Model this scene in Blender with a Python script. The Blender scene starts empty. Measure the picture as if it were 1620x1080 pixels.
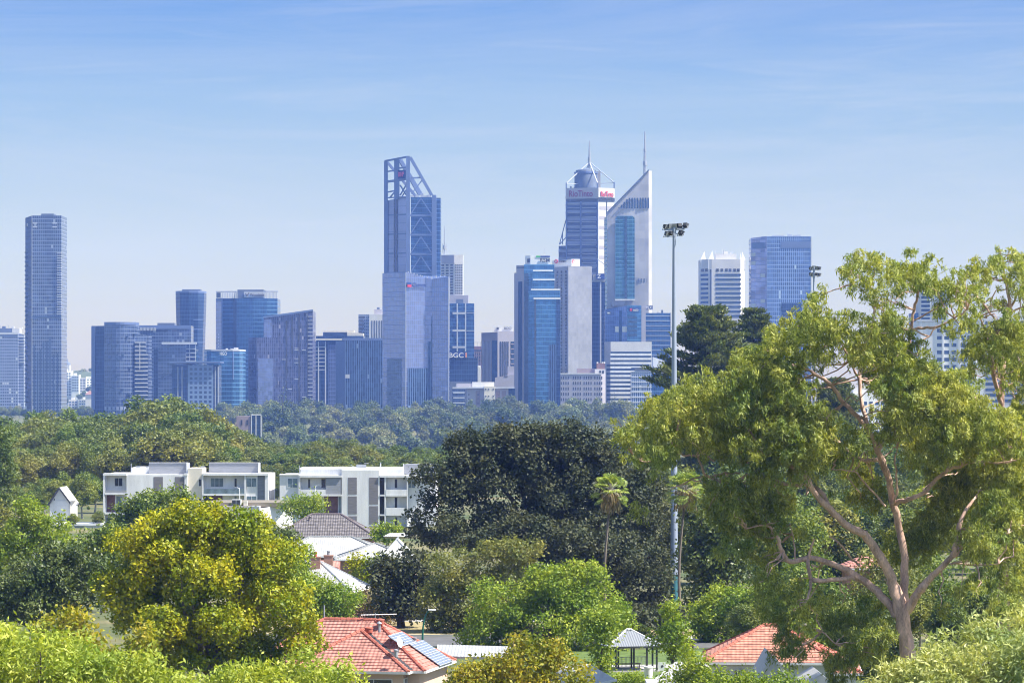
import bpy, math, random
import numpy as np
from mathutils import Vector, Matrix

R = math.radians
# ---------------------------------------------------------------- camera model
F = 5260.0      # focal length in photo pixels (1620 wide)
H0 = 22.5       # eye height
YH = 620.0      # photo row of the horizon
CX = 810.0
def X(px, D): return (px - CX) * D / F
def Z(py, D): return H0 + (YH - py) * D / F
def P(px, py, D): return (X(px, D), D, Z(py, D))
def S(n, D): return n * D / F

scene = bpy.context.scene
col = scene.collection
world = bpy.data.worlds.new("World"); scene.world = world

SUN_AZ, SUN_EL = R(104), R(54)          # azimuth clockwise from +Y (the view direction)
sun_dir = Vector((math.sin(SUN_AZ)*math.cos(SUN_EL), math.cos(SUN_AZ)*math.cos(SUN_EL), math.sin(SUN_EL)))

def sstep(a, b, t):
    t = np.clip((np.asarray(t, float) - a) / (b - a), 0, 1)
    return t*t*(3-2*t)
def ground_z(x, y):
    return float(-24*sstep(880, 1300, y) + 24*sstep(1550, 2700, y))

# ---------------------------------------------------------------- object helpers
def off(o):
    while o is not None and o.parent is not None: o = o.parent
    return np.array(o.location) if o is not None else np.zeros(3)

def tag(o, label=None, cat=None, group=None, kind=None):
    if label: o['label'] = label
    if cat: o['category'] = cat
    if group: o['group'] = group
    if kind: o['kind'] = kind
    return o

def thing(name, label, cat, loc=(0, 0, 0), group=None):
    o = bpy.data.objects.new(name, None); col.objects.link(o)
    o.location = loc; o.empty_display_size = 0.5
    return tag(o, label, cat, group)

def link(name, me, mat, parent=None):
    o = bpy.data.objects.new(name, me); col.objects.link(o)
    if mat is not None and len(me.materials) == 0: me.materials.append(mat)
    if parent is not None: o.parent = parent
    return o

def copy_tree(o, parent=None):
    c = o.copy(); col.objects.link(c)
    if parent is not None: c.parent = parent
    for ch in list(o.children): copy_tree(ch, c)
    return c

class MB:
    """collects polygons with UVs in metres, linked as one mesh object"""
    def __init__(s): s.v = []; s.f = []; s.uv = []; s.smooth = False
    def poly(s, pts, uvs=None):
        i = len(s.v); n = len(pts)
        s.v += [tuple(p) for p in pts]; s.f.append(tuple(range(i, i+n)))
        if uvs is None:
            a = np.array(pts[0], float); nr = np.zeros(3)
            q = np.array(pts, float)
            for k in range(n): nr += np.cross(q[k]-a, q[(k+1) % n]-a)
            L = np.linalg.norm(nr)
            if L < 1e-12: uvs = [(0, 0)]*n
            else:
                nr /= L
                if abs(nr[2]) > .9: uvs = [(p[0], p[1]) for p in q]
                else:
                    t = np.array((-nr[1], nr[0], 0)); t /= np.linalg.norm(t)
                    if t[0] < 0 or (abs(t[0]) < 1e-6 and t[1] < 0): t = -t
                    b = min(q, key=lambda p: p @ t)
                    uvs = [((p-b) @ t, p[2]) for p in q]
        s.uv += list(uvs)
    def box(s, x0, x1, y0, y1, z0, z1):
        a, b, c, d = (x0, y0), (x1, y0), (x1, y1), (x0, y1)
        s.prism([a, b, c, d], z0, z1)
    def prism(s, plan, z0, z1, bottom=True):
        n = len(plan)
        zt = list(z1) if hasattr(z1, '__len__') else [z1]*n
        zb = list(z0) if hasattr(z0, '__len__') else [z0]*n
        top = [(p[0], p[1], zt[k]) for k, p in enumerate(plan)]
        bot = [(p[0], p[1], zb[k]) for k, p in enumerate(plan)]
        for k in range(n):
            m = (k+1) % n
            s.poly([bot[k], bot[m], top[m], top[k]])
        s.poly(top)
        if bottom: s.poly(bot[::-1])
    def beam(s, p, q, w, h=None):
        h = h or w
        p = np.array(p, float); q = np.array(q, float); d = q-p; d /= np.linalg.norm(d)
        u = np.cross(d, (0, 0, 1)) if abs(d[2]) < .95 else np.array((1., 0, 0))
        u /= np.linalg.norm(u); v = np.cross(u, d)
        c = [(-w/2, -h/2), (w/2, -h/2), (w/2, h/2), (-w/2, h/2)]
        A = [p+u*a+v*b for a, b in c]; B = [q+u*a+v*b for a, b in c]
        for k in range(4): s.poly([A[k], A[(k+1) % 4], B[(k+1) % 4], B[k]])
        s.poly(A[::-1]); s.poly(B)
    def tube(s, path, rad, n=7, cap=True):
        path = [np.array(p, float) for p in path]
        if not hasattr(rad, '__len__'): rad = [rad]*len(path)
        rings = []
        u = None
        for k, p in enumerate(path):
            d = path[min(k+1, len(path)-1)]-path[max(k-1, 0)]
            d = d/ (np.linalg.norm(d)+1e-9)
            if u is None:
                u = np.cross(d, (0, 0, 1)) if abs(d[2]) < .95 else np.array((1., 0, 0))
            u = u-d*(u @ d); u /= np.linalg.norm(u)+1e-9
            v = np.cross(d, u)
            rings.append([p+(u*math.cos(t)+v*math.sin(t))*rad[k] for t in np.arange(n)*2*math.pi/n])
        base = len(s.v)
        for r in rings: s.v += [tuple(p) for p in r]
        for k in range(len(rings)-1):
            for j in range(n):
                a = base+k*n+j; b = base+k*n+(j+1) % n
                s.f.append((a, b, b+n, a+n)); s.uv += [(j, k)]*4
        if cap:
            for k0 in (0, len(rings)-1):
                s.f.append(tuple(base+k0*n+j for j in range(n))); s.uv += [(0, 0)]*n
        s.smooth = True
    def lathe(s, prof, c=(0, 0, 0), n=16):
        s.tube([(c[0], c[1], c[2]+z) for r, z in prof], [max(r, .001) for r, z in prof], n)
    def build(s, name, mat, parent=None, smooth=None):
        o = off(parent) if parent is not None else np.zeros(3)
        me = bpy.data.meshes.new(name)
        v = np.array(s.v, float)-o
        me.from_pydata(v.tolist(), [], s.f)
        uv = me.uv_layers.new(name='UVMap')
        uv.data.foreach_set('uv', np.array(s.uv, np.float32).ravel())
        if s.smooth if smooth is None else smooth:
            me.polygons.foreach_set('use_smooth', [True]*len(me.polygons))
            me.update()
            try: me.set_sharp_from_angle(angle=R(40))
            except Exception: pass
        return link(name, me, mat, parent)

# ---------------------------------------------------------------- materials
def newmat(name):
    m = bpy.data.materials.new(name); m.use_nodes = True
    nt = m.node_tree; nt.nodes.clear()
    out = nt.nodes.new('ShaderNodeOutputMaterial')
    return m, nt, out
def N(nt, typ, **kw):
    n = nt.nodes.new(typ)
    for k, v in kw.items():
        if k.startswith('i_'): n.inputs[k[2:].replace('_', ' ')].default_value = v
        else: setattr(n, k, v)
    return n
def math_(nt, op, a, b=None, c=None):
    n = nt.nodes.new('ShaderNodeMath'); n.operation = op
    for k, v in enumerate((a, b, c)):
        if v is None: continue
        if isinstance(v, (int, float)): n.inputs[k].default_value = v
        else: nt.links.new(v, n.inputs[k])
    return n.outputs[0]
def mixc(nt, fac, a, b, mode='MIX'):
    n = nt.nodes.new('ShaderNodeMix'); n.data_type = 'RGBA'; n.blend_type = mode
    for sock, v in ((n.inputs['Factor'], fac), (n.inputs['A'], a), (n.inputs['B'], b)):
        pass
    ins = [i for i in n.inputs if i.enabled]
    for i, v in zip(ins, (fac, a, b)):
        if isinstance(v, (int, float)): i.default_value = v
        elif isinstance(v, (tuple, list)): i.default_value = (*v[:3], 1)
        else: nt.links.new(v, i)
    return [o for o in n.outputs if o.enabled][0]
def ramp(nt, fac, stops):
    n = nt.nodes.new('ShaderNodeValToRGB'); e = n.color_ramp.elements
    while len(e) < len(stops): e.new(.5)
    for k, (p, c) in enumerate(stops):
        e[k].position = p; e[k].color = (*c[:3], 1) if hasattr(c, '__len__') else (c, c, c, 1)
    nt.links.new(fac, n.inputs[0])
    return n.outputs[0]

def mat(name, c, rough=.75, metal=0, var=.12, scale=.6, spec=.4, bump=0, stretch=(1, 1, 1), emit=None):
    """painted / mineral surface: colour broken up by two sizes of noise"""
    m, nt, out = newmat(name); L = nt.links
    tc = N(nt, 'ShaderNodeTexCoord')
    mp = N(nt, 'ShaderNodeMapping'); mp.inputs['Scale'].default_value = stretch
    L.new(tc.outputs['Object'], mp.inputs[0])
    n1 = N(nt, 'ShaderNodeTexNoise', i_Scale=scale, i_Detail=6.0)
    n2 = N(nt, 'ShaderNodeTexNoise', i_Scale=scale*9, i_Detail=3.0)
    L.new(mp.outputs[0], n1.inputs['Vector']); L.new(mp.outputs[0], n2.inputs['Vector'])
    f = math_(nt, 'ADD', math_(nt, 'MULTIPLY', n1.outputs[0], .65), math_(nt, 'MULTIPLY', n2.outputs[0], .35))
    lo = [x*(1-2.2*var) for x in c]; hi = [min(1, x*(1+2.2*var)) for x in c]
    cc = ramp(nt, f, [(.3, lo), (.7, hi)])
    b = N(nt, 'ShaderNodeBsdfPrincipled', i_Roughness=rough, i_Metallic=metal)
    b.inputs['Specular IOR Level'].default_value = spec
    L.new(cc, b.inputs['Base Color'])
    if bump:
        bp = N(nt, 'ShaderNodeBump', i_Strength=bump, i_Distance=.05)
        L.new(n2.outputs[0], bp.inputs['Height']); L.new(bp.outputs[0], b.inputs['Normal'])
    L.new(b.outputs[0], out.inputs[0])
    return m

def facade(name, glass, frame, fh=3.6, mw=1.5, th=.18, tv=.1, var=.45, rough=.12, metal=.7, lit=.06, litc=(.5, .52, .55), off_v=0.0, big=.35):
    """curtain wall: panels of glass in a grid of spandrels and mullions, in metres of wall"""
    m, nt, out = newmat(name); L = nt.links
    uv = N(nt, 'ShaderNodeUVMap'); sp = N(nt, 'ShaderNodeSeparateXYZ'); L.new(uv.outputs[0], sp.inputs[0])
    u = math_(nt, 'DIVIDE', sp.outputs[0], mw); v = math_(nt, 'DIVIDE', math_(nt, 'ADD', sp.outputs[1], off_v+1000*fh), fh)
    mu = math_(nt, 'LESS_THAN', math_(nt, 'FRACT', u), tv); mv = math_(nt, 'LESS_THAN', math_(nt, 'FRACT', v), th)
    mask = math_(nt, 'MAXIMUM', mu, mv)
    cb = N(nt, 'ShaderNodeCombineXYZ')
    L.new(math_(nt, 'FLOOR', u), cb.inputs[0]); L.new(math_(nt, 'FLOOR', v), cb.inputs[1])
    wn = N(nt, 'ShaderNodeTexWhiteNoise'); wn.noise_dimensions = '3D'; L.new(cb.outputs[0], wn.inputs['Vector'])
    ns = N(nt, 'ShaderNodeTexNoise', i_Scale=.03, i_Detail=3.0); L.new(uv.outputs[0], ns.inputs['Vector'])
    lo = [x*(1-var) for x in glass]; hi = [min(1, x*(1+var)) for x in glass]
    g = ramp(nt, wn.outputs[0], [(0, lo), (1, hi)])
    g = mixc(nt, 1.0, g, ramp(nt, ns.outputs[0], [(.3, 1-big), (.7, 1+big*.0)]), 'MULTIPLY')
    wn2 = N(nt, 'ShaderNodeTexWhiteNoise'); wn2.noise_dimensions = '3D'
    ad = N(nt, 'ShaderNodeVectorMath', operation='ADD'); ad.inputs[1].default_value = (17, 5, 3)
    L.new(cb.outputs[0], ad.inputs[0]); L.new(ad.outputs[0], wn2.inputs['Vector'])
    blind = math_(nt, 'LESS_THAN', wn2.outputs[0], lit)
    g = mixc(nt, blind, g, litc)
    c = mixc(nt, mask, g, frame)
    b = N(nt, 'ShaderNodeBsdfPrincipled')
    b.inputs['Specular IOR Level'].default_value = .5
    L.new(c, b.inputs['Base Color'])
    opaque = math_(nt, 'MAXIMUM', mask, blind)
    L.new(math_(nt, 'MULTIPLY', math_(nt, 'SUBTRACT', 1.0, opaque), metal), b.inputs['Metallic'])
    L.new(math_(nt, 'ADD', math_(nt, 'MULTIPLY', opaque, .5), rough), b.inputs['Roughness'])
    sb = N(nt, 'ShaderNodeVectorMath', operation='SUBTRACT'); sb.inputs[1].default_value = (.5, .5, .5); L.new(wn.outputs['Color'], sb.inputs[0])
    scv = N(nt, 'ShaderNodeVectorMath', operation='SCALE'); scv.inputs['Scale'].default_value = .035; L.new(sb.outputs[0], scv.inputs[0])
    ge = N(nt, 'ShaderNodeNewGeometry'); av = N(nt, 'ShaderNodeVectorMath', operation='ADD'); L.new(ge.outputs['Normal'], av.inputs[0]); L.new(scv.outputs[0], av.inputs[1])
    nv = N(nt, 'ShaderNodeVectorMath', operation='NORMALIZE'); L.new(av.outputs[0], nv.inputs[0]); L.new(nv.outputs[0], b.inputs['Normal'])
    L.new(b.outputs[0], out.inputs[0])
    return m

def leafmat(name, c1, c2, c3, trans=.35, rough=.5, spec=.35, tcol=(1.25, 1.2, .55), patch=.35, pscale=.35, vary=False):
    m, nt, out = newmat(name); L = nt.links
    ge = N(nt, 'ShaderNodeNewGeometry'); tc = N(nt, 'ShaderNodeTexCoord')
    rnd = ge.outputs['Random Per Island']
    cc = ramp(nt, rnd, [(0, c1), (.55, c2), (.97, c3)])
    ns = N(nt, 'ShaderNodeTexNoise', i_Scale=pscale, i_Detail=3.0); L.new(tc.outputs['Object'], ns.inputs['Vector'])
    tint = ramp(nt, ns.outputs[0], [(.35, (1-patch*.9, 1-patch*.55, 1-patch*.5)), (.65, (1+patch*.5, 1+patch*.3, 1.0))])
    cc = mixc(nt, 1.0, cc, tint, 'MULTIPLY')
    if vary:
        oi = N(nt, 'ShaderNodeObjectInfo'); cc = mixc(nt, 1.0, cc, ramp(nt, oi.outputs['Random'], [(0, (.70, .74, .70)), (.35, (.88, 1.0, .85)), (.7, (1.15, 1.08, .95)), (1, (1.38, 1.25, 1.2))]), 'MULTIPLY')
    b = N(nt, 'ShaderNodeBsdfPrincipled', i_Roughness=rough); b.inputs['Specular IOR Level'].default_value = spec
    L.new(cc, b.inputs['Base Color'])
    t = N(nt, 'ShaderNodeBsdfTranslucent'); L.new(mixc(nt, 1.0, cc, tcol, 'MULTIPLY'), t.inputs[0])
    mx = N(nt, 'ShaderNodeMixShader'); mx.inputs[0].default_value = trans
    L.new(b.outputs[0], mx.inputs[1]); L.new(t.outputs[0], mx.inputs[2]); L.new(mx.outputs[0], out.inputs[0])
    return m

def tilemat(name, c, cols=.3, rows=.32, var=.25, rough=.8, roll=.5):
    """roof tiles: uv in metres (u along the eave, v up the slope)"""
    m, nt, out = newmat(name); L = nt.links
    uv = N(nt, 'ShaderNodeUVMap'); sp = N(nt, 'ShaderNodeSeparateXYZ'); L.new(uv.outputs[0], sp.inputs[0])
    u = math_(nt, 'DIVIDE', sp.outputs[0], cols); v = math_(nt, 'DIVIDE', sp.outputs[1], rows)
    cb = N(nt, 'ShaderNodeCombineXYZ'); L.new(math_(nt, 'FLOOR', u), cb.inputs[0]); L.new(math_(nt, 'FLOOR', v), cb.inputs[1])
    wn = N(nt, 'ShaderNodeTexWhiteNoise'); wn.noise_dimensions = '3D'; L.new(cb.outputs[0], wn.inputs['Vector'])
    ns = N(nt, 'ShaderNodeTexNoise', i_Scale=.8, i_Detail=5.0); L.new(uv.outputs[0], ns.inputs['Vector'])
    f = math_(nt, 'ADD', math_(nt, 'MULTIPLY', wn.outputs[0], .6), math_(nt, 'MULTIPLY', ns.outputs[0], .4))
    cc = ramp(nt, f, [(.1, [x*(1-var) for x in c]), (.9, [min(1, x*(1+var)) for x in c])])
    b = N(nt, 'ShaderNodeBsdfPrincipled', i_Roughness=rough); L.new(cc, b.inputs['Base Color'])
    h = math_(nt, 'SINE', math_(nt, 'MULTIPLY', u, 2*math.pi))
    bp = N(nt, 'ShaderNodeBump', i_Strength=roll, i_Distance=.05); L.new(h, bp.inputs['Height'])
    L.new(bp.outputs[0], b.inputs['Normal']); L.new(b.outputs[0], out.inputs[0])
    return m

def brickmat(name, c1, c2, mortar, w=.24, h=.085):
    m, nt, out = newmat(name); L = nt.links
    uv = N(nt, 'ShaderNodeUVMap')
    br = N(nt, 'ShaderNodeTexBrick', i_Scale=1.0); br.inputs['Brick Width'].default_value = w; br.inputs['Row Height'].default_value = h
    br.inputs['Mortar Size'].default_value = .008
    br.inputs['Color1'].default_value = (*c1, 1); br.inputs['Color2'].default_value = (*c2, 1); br.inputs['Mortar'].default_value = (*mortar, 1)
    L.new(uv.outputs[0], br.inputs['Vector'])
    b = N(nt, 'ShaderNodeBsdfPrincipled', i_Roughness=.85); L.new(br.outputs[0], b.inputs['Base Color']); L.new(b.outputs[0], out.inputs[0])
    return m

M = {}
M['concrete'] = mat('pale_concrete', (.60, .59, .60), var=.06, scale=.1)
M['concrete2'] = mat('grey_concrete', (.30, .30, .32), var=.08, scale=.1)
M['white'] = mat('white_render', (.74, .74, .76), var=.07, scale=.5, stretch=(1, 1, .18))
M['cream'] = mat('cream_render', (.70, .65, .56), var=.05, scale=.3)
M['grey'] = mat('grey_cladding', (.42, .42, .44), var=.08, scale=.8, stretch=(1, 1, 4))
M['dark'] = mat('dark_metal', (.05, .052, .058), rough=.5, var=.15)
M['steel'] = mat('galvanised_steel', (.36, .38, .42), rough=.45, metal=.3, var=.08)
M['mauve'] = mat('mauve_stone', (.30, .24, .25), var=.08, scale=.1)
M['redbrown'] = mat('red_brown_stone', (.25, .14, .13), var=.1, scale=.1)
M['glassd'] = mat('dark_window_glass', (.03, .035, .045), rough=.08, var=.3, spec=.8)
M['glassb'] = mat('blue_window_glass', (.05, .09, .16), rough=.08, var=.3, metal=.4)
M['signw'] = mat('white_sign', (.8, .8, .8), var=.02)
M['signb'] = mat('blue_sign', (.02, .05, .22), var=.05)
M['signr'] = mat('red_sign', (.62, .03, .05), var=.05)
M['signg'] = mat('green_sign', (.05, .4, .1), var=.05)
M['signk'] = mat('charcoal_sign', (.07, .07, .08), var=.05)
M['orange'] = mat('orange_sign', (.75, .3, .12), var=.05)
# look
DENS = 1.6
SUN, SKY_STRENGTH, EXPOSURE, HAZE = 4.8, .105, 1.06, .00009
SKYRAMP = [(0.0, (.555, .53, .53)), (.02, (.52, .50, .52)), (.16, (.48, .475, .53)), (.30, (.445, .455, .55)), (.447, (.37, .425, .57)), (.58, (.225, .335, .58)), (.75, (.3, .5, .8)), (1.0, (1, 1, 1))]
CLOUD = (3.0, 3.2, 3.7)
# ---------------------------------------------------------------- foliage
def leaf_mesh(name, C, A, B):
    """rhombus leaves: centres C, half length vectors A, half width vectors B"""
    n = len(C)
    v = np.empty((n, 4, 3), np.float32)
    v[:, 0] = C-A; v[:, 1] = C+B-A*.15; v[:, 2] = C+A; v[:, 3] = C-B-A*.15
    me = bpy.data.meshes.new(name)
    me.vertices.add(n*4); me.vertices.foreach_set('co', v.ravel())
    me.loops.add(n*4); me.loops.foreach_set('vertex_index', np.arange(n*4, dtype=np.int32))
    me.polygons.add(n); me.polygons.foreach_set('loop_start', np.arange(n, dtype=np.int32)*4)
    me.update(calc_edges=True)
    return me

def unit(v): return v/(np.linalg.norm(v, axis=-1, keepdims=True)+1e-9)

def lobes_of(ells, frac, k, rng):
    """small round lobes over the surface of each big ellipsoid (cx,cy,cz,rx,ry,rz)"""
    out = []
    for (cx, cy, cz, rx, ry, rz) in ells:
        r0 = frac*min(rx, ry, rz)
        n = max(3, int(k*(rx*ry+ry*rz+rx*rz)/3/(r0*r0)))
        # fibonacci directions, jittered
        i = np.arange(n)+.5
        ph = np.arccos(1-2*i/n); th = math.pi*(1+5**.5)*i+rng.uniform(0, 6)
        d = np.stack([np.cos(th)*np.sin(ph), np.sin(th)*np.sin(ph), np.cos(ph)], 1)
        d = unit(d+rng.normal(0, .22, d.shape))
        rr = r0*rng.uniform(.7, 1.35, n)
        q = rng.uniform(.62, .98, n)[:, None]
        c = np.array((cx, cy, cz))+d*np.array((rx, ry, rz))*q*(1-.5*frac)
        out.append(np.column_stack([c, rr]))
    return np.concatenate(out)

def leaves_on(lobes, leaf, wid, cover, rng, droop=0., per=10, spread=1.0, squash=.85, inner=.3, under=.28, tuft_drop=0.):
    Cs, As, Bs = [], [], []
    for (cx, cy, cz, r) in lobes:
        nl = cover*4*math.pi*r*r/(leaf*wid)*DENS
        nt_ = max(3, int(nl/per))
        d = unit(rng.normal(0, 1, (nt_, 3)))
        keep = (d[:, 2] > -.35) | (rng.uniform(0, 1, nt_) < under)
        d = d[keep]; nt2 = len(d)
        if nt2 == 0: continue
        rad = r*(1-inner*rng.uniform(0, 1, nt2)**1.6)*rng.uniform(.88, 1.1, nt2)
        tc = np.array((cx, cy, cz))+d*rad[:, None]*np.array((1, 1, squash))
        c = np.repeat(tc, per, 0); dd = np.repeat(d, per, 0); m = len(c)
        g = rng.normal(0, leaf*spread, (m, 3))
        if tuft_drop:
            g[:, 2] = -np.abs(rng.normal(0, leaf*spread*tuft_drop, m)); g[:, :2] *= .55
        c = c+g
        if droop:
            a = unit(rng.normal(0, 1, (m, 3))*.55+np.array((0, 0, -droop))+dd*.35)
        else:
            a = unit(rng.normal(0, 1, (m, 3))+dd*.3)
        nrm = unit(dd*1.0+rng.normal(0, .55, (m, 3))+np.array((0, 0, .4)))
        b = unit(np.cross(nrm, a))
        sc = rng.uniform(.65, 1.25, m)[:, None]
        Cs.append(c); As.append(a*leaf*.5*sc); Bs.append(b*wid*.5*sc)
    return np.concatenate(Cs), np.concatenate(As), np.concatenate(Bs)

def limb(mb, p, q, r0, r1, rng, n=6, wob=.08, sag=.0, seg=5):
    p = np.array(p, float); q = np.array(q, float); L = np.linalg.norm(q-p)
    path = []; rad = []
    for k in range(seg+1):
        t = k/seg
        w = rng.normal(0, wob*L*.35, 3)*math.sin(math.pi*t)
        path.append(p*(1-t)+q*t+w+np.array((0, 0, sag*L*math.sin(math.pi*t)))); rad.append(r0*(1-t)+r1*t)
    mb.tube(path, rad, n)
    return path

BARK = {}
BARK['grey'] = mat('grey_bark', (.16, .13, .10), var=.25, scale=2, bump=.4, stretch=(1, 1, .3))
BARK['dark'] = mat('dark_bark', (.07, .055, .045), var=.25, scale=2, bump=.4)
BARK['gum'] = mat('smooth_pink_gum_bark', (.55, .36, .28), var=.3, scale=1.6, rough=.65, stretch=(1, 1, .35))
BARK['pale'] = mat('pale_bark', (.42, .38, .33), var=.2, scale=1.5)

LF = {}
def lm(k, *a, **kw): LF[k] = leafmat(k+'_leaves', *a, **kw)
lm('yellow', (.19, .23, .010), (.39, .41, .013), (.54, .49, .025), trans=.33, patch=.5, pscale=.3)
lm('lime', (.28, .35, .035), (.42, .47, .055), (.56, .58, .12), trans=.38)
lm('pale', (.32, .36, .10), (.48, .50, .17), (.64, .64, .30), trans=.33)
lm('bright', (.18, .26, .02), (.28, .36, .03), (.40, .45, .06), trans=.36, patch=.4)
lm('green', (.12, .175, .022), (.18, .24, .035), (.27, .32, .06), trans=.33)
lm('deep', (.07, .10, .024), (.11, .15, .034), (.18, .22, .07), trans=.26, spec=.4, rough=.45)
lm('fig', (.066, .078, .038), (.085, .097, .048), (.115, .125, .066), trans=.2, spec=.2, rough=.55, patch=.35)
lm('olive', (.15, .165, .035), (.23, .24, .055), (.34, .33, .10), trans=.33)
lm('gum', (.16, .20, .03), (.33, .365, .06), (.58, .58, .18), trans=.40, patch=.4, pscale=.3)
lm('rust', (.25, .26, .02), (.38, .36, .03), (.50, .38, .05), trans=.36, patch=.45, pscale=.5)
lm('brown', (.20, .16, .08), (.29, .22, .11), (.37, .29, .15), trans=.3)
lm('pine', (.08, .11, .024), (.14, .17, .036), (.23, .25, .06), trans=.25)
lm('palm', (.22, .29, .05), (.34, .41, .08), (.46, .52, .16), trans=.36)
lm('bushy', (.16, .20, .032), (.205, .25, .042), (.25, .285, .065), trans=.3, patch=.4, pscale=.1, vary=True)
lm('bushy2', (.19, .205, .043), (.235, .245, .055), (.29, .29, .08), trans=.3, patch=.4, pscale=.1, vary=True)
lm('bushy3', (.13, .16, .03), (.17, .20, .04), (.22, .25, .06), trans=.28, patch=.4, pscale=.1, vary=True)
lm('far', (.10, .13, .045), (.16, .19, .06), (.25, .27, .12), trans=.28, patch=.3, pscale=.06, vary=True)
lm('far2', (.14, .17, .075), (.20, .225, .105), (.28, .29, .15), trans=.28, patch=.3, pscale=.06, vary=True)
lm('far3', (.05, .075, .03), (.08, .11, .045), (.13, .16, .06), trans=.22, patch=.3, pscale=.06, vary=True)

def tree(name, label, cat, D, ells, leafkey, leaf=.24, wid=.15, cover=1.1, frac=.33, k=1.5, seed=1, bark='grey', group=None,
         base=None, trunk_r=.3, droop=0., depth=1.0, per=10, spread=1.0, tuft_drop=0., inner=.28, gz=None, squash=.85, nl=7, fork=.45, world_ells=False, extra=None):
    """a tree from big ellipses seen in the photo (px, py, rx, ry [, depth offset in m]) at distance D"""
    rng = np.random.default_rng(seed)
    if world_ells: E = ells
    else:
        E = []
        for e in ells:
            px, py, rx, ry = e[:4]; dy = e[4] if len(e) > 4 else 0
            Dd = D+dy
            E.append((X(px, Dd), Dd, Z(py, Dd), S(rx, Dd), max(S((rx+ry)/2, Dd)*depth, .5), S(ry, Dd)))
    Ea = np.array(E)
    w = Ea[:, 3]*Ea[:, 4]*Ea[:, 5]
    bx, by = (Ea[:, 0]*w).sum()/w.sum(), (Ea[:, 1]*w).sum()/w.sum()
    if base is not None: bx = X(base, D)
    g = ground_z(bx, by) if gz is None else gz
    root = thing(name, label, cat, (bx, by, g), group)
    lob = lobes_of(E, frac, k, rng)
    C, A, B = leaves_on(lob, leaf, wid, cover, rng, droop, per, spread, squash, inner, tuft_drop=tuft_drop)
    if extra is not None:
        C2, A2, B2 = leaves_on(np.array(extra), leaf, wid, cover, rng, droop, per, spread, squash, inner, tuft_drop=tuft_drop)
        C, A, B = np.concatenate([C, C2]), np.concatenate([A, A2]), np.concatenate([B, B2])
    me = leaf_mesh('crown', C-np.array(root.location), A, B)
    link('crown', me, LF[leafkey], root)
    tb = MB()
    zc = (Ea[:, 2]*w).sum()/w.sum(); zlow = (Ea[:, 2]-Ea[:, 5]).min()
    zf = g+max(1.0, (zc-g)*fork)
    limb(tb, (bx, by, g-.3), (bx+rng.normal(0, .2), by, zf), trunk_r*1.25, trunk_r*.8, rng, 8, .04)
    pick = rng.permutation(len(lob))[:nl]
    for i in pick:
        c = lob[i, :3]
        mid = np.array((bx, by, zf))*.45+c*.55+np.array((0, 0, -.15*abs(c[2]-zf)))
        limb(tb, (bx, by, zf-.2), mid, trunk_r*.55, trunk_r*.3, rng, 6, .08)
        limb(tb, mid, c, trunk_r*.3, trunk_r*.08, rng, 5, .1)
    tb.build('trunk', BARK[bark], root)
    return root

# prototypes of trees seen far off: built once at the origin then copied
def proto_tree(name, kind, leafkey, h, w, leaf, seed, cover=1.0, nell=6, low=.25):
    rng = np.random.default_rng(seed)
    E = []
    for i in range(nell):
        a = rng.uniform(0, 6.28); rr = w*.5*rng.uniform(.15, .62)
        zz = h*rng.uniform(.45, .76)
        r = w*rng.uniform(.2, .34)
        E.append((math.cos(a)*rr, math.sin(a)*rr, zz, r, r, r*rng.uniform(.7, .95)))
    E.append((0, 0, h*.80, w*.27, w*.27, h*.19))
    E.append((0, 0, h*.45, w*.36, w*.36, h*.22))
    r = tree(name, '', kind, 0, E, leafkey, leaf=leaf, wid=leaf*.62, cover=cover, frac=.52, k=1.5, seed=seed, world_ells=True, gz=0, trunk_r=h*.02, per=5, nl=6, bark='pale', spread=.5, inner=.16, squash=.78)
    return r

def proto_conifer(name, kind, h, w, leaf, seed, leafkey='far3'):
    rng = np.random.default_rng(seed)
    root = thing(name, '', kind, (0, 0, 0))
    lob = []
    for k in range(9):
        t = k/8; z = h*(.15+.83*t); r = w*.5*(1-t)**.8+.3
        for j in range(max(1, int(7*(1-t)))):
            a = rng.uniform(0, 6.28)
            lob.append((math.cos(a)*r*.6, math.sin(a)*r*.6, z, max(.5, r*.5)))
    C, A, B = leaves_on(np.array(lob), leaf, leaf*.5, 1.0, rng, per=6)
    link('crown', leaf_mesh('crown', C, A, B), LF[leafkey], root)
    tb = MB(); tb.tube([(0, 0, -.3), (0, 0, h*.9)], [h*.02, .05], 6); tb.build('trunk', BARK['dark'], root)
    return root

def place(proto, first, loc, s, rz, label, group, sz=1.0):
    o = proto if first else copy_tree(proto)
    o.location = loc; o.scale = (s, s, s*sz); o.rotation_euler = (0, 0, rz)
    tag(o, label, None, group)
    return o
# ---------------------------------------------------------------- the city
def tower(name, label, px, D, cat='office tower', group=None):
    return thing(name, label, cat, (X(px, D), D, 0), group)
def _zt(root, py, Dr): return Z(py, Dr or root.location.y)
def block(root, name, m, pts, ytop, ybot=None, depth=30, Dr=None, proud=0):
    plan = [(X(p, d), d-proud) for p, d in pts]
    plan += [(plan[-1][0], plan[-1][1]+depth), (plan[0][0], plan[0][1]+depth)]
    if hasattr(ytop, '__len__'):
        zt = [_zt(root, y, Dr) for y in ytop]; zt += [zt[-1], zt[0]]
    else: zt = _zt(root, ytop, Dr)
    z0 = -3 if ybot is None else _zt(root, ybot, Dr)
    b = MB(); b.prism(plan, z0, zt)
    return b.build(name, m, root)
def _frame(a, b):
    A = np.array((X(*a), a[1])); B = np.array((X(*b), b[1]))
    t = B-A; L = np.linalg.norm(t); t = t/L; n = np.array((t[1], -t[0]))
    if n[1] > 0: n = -n
    return A, B, t, n, L
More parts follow.
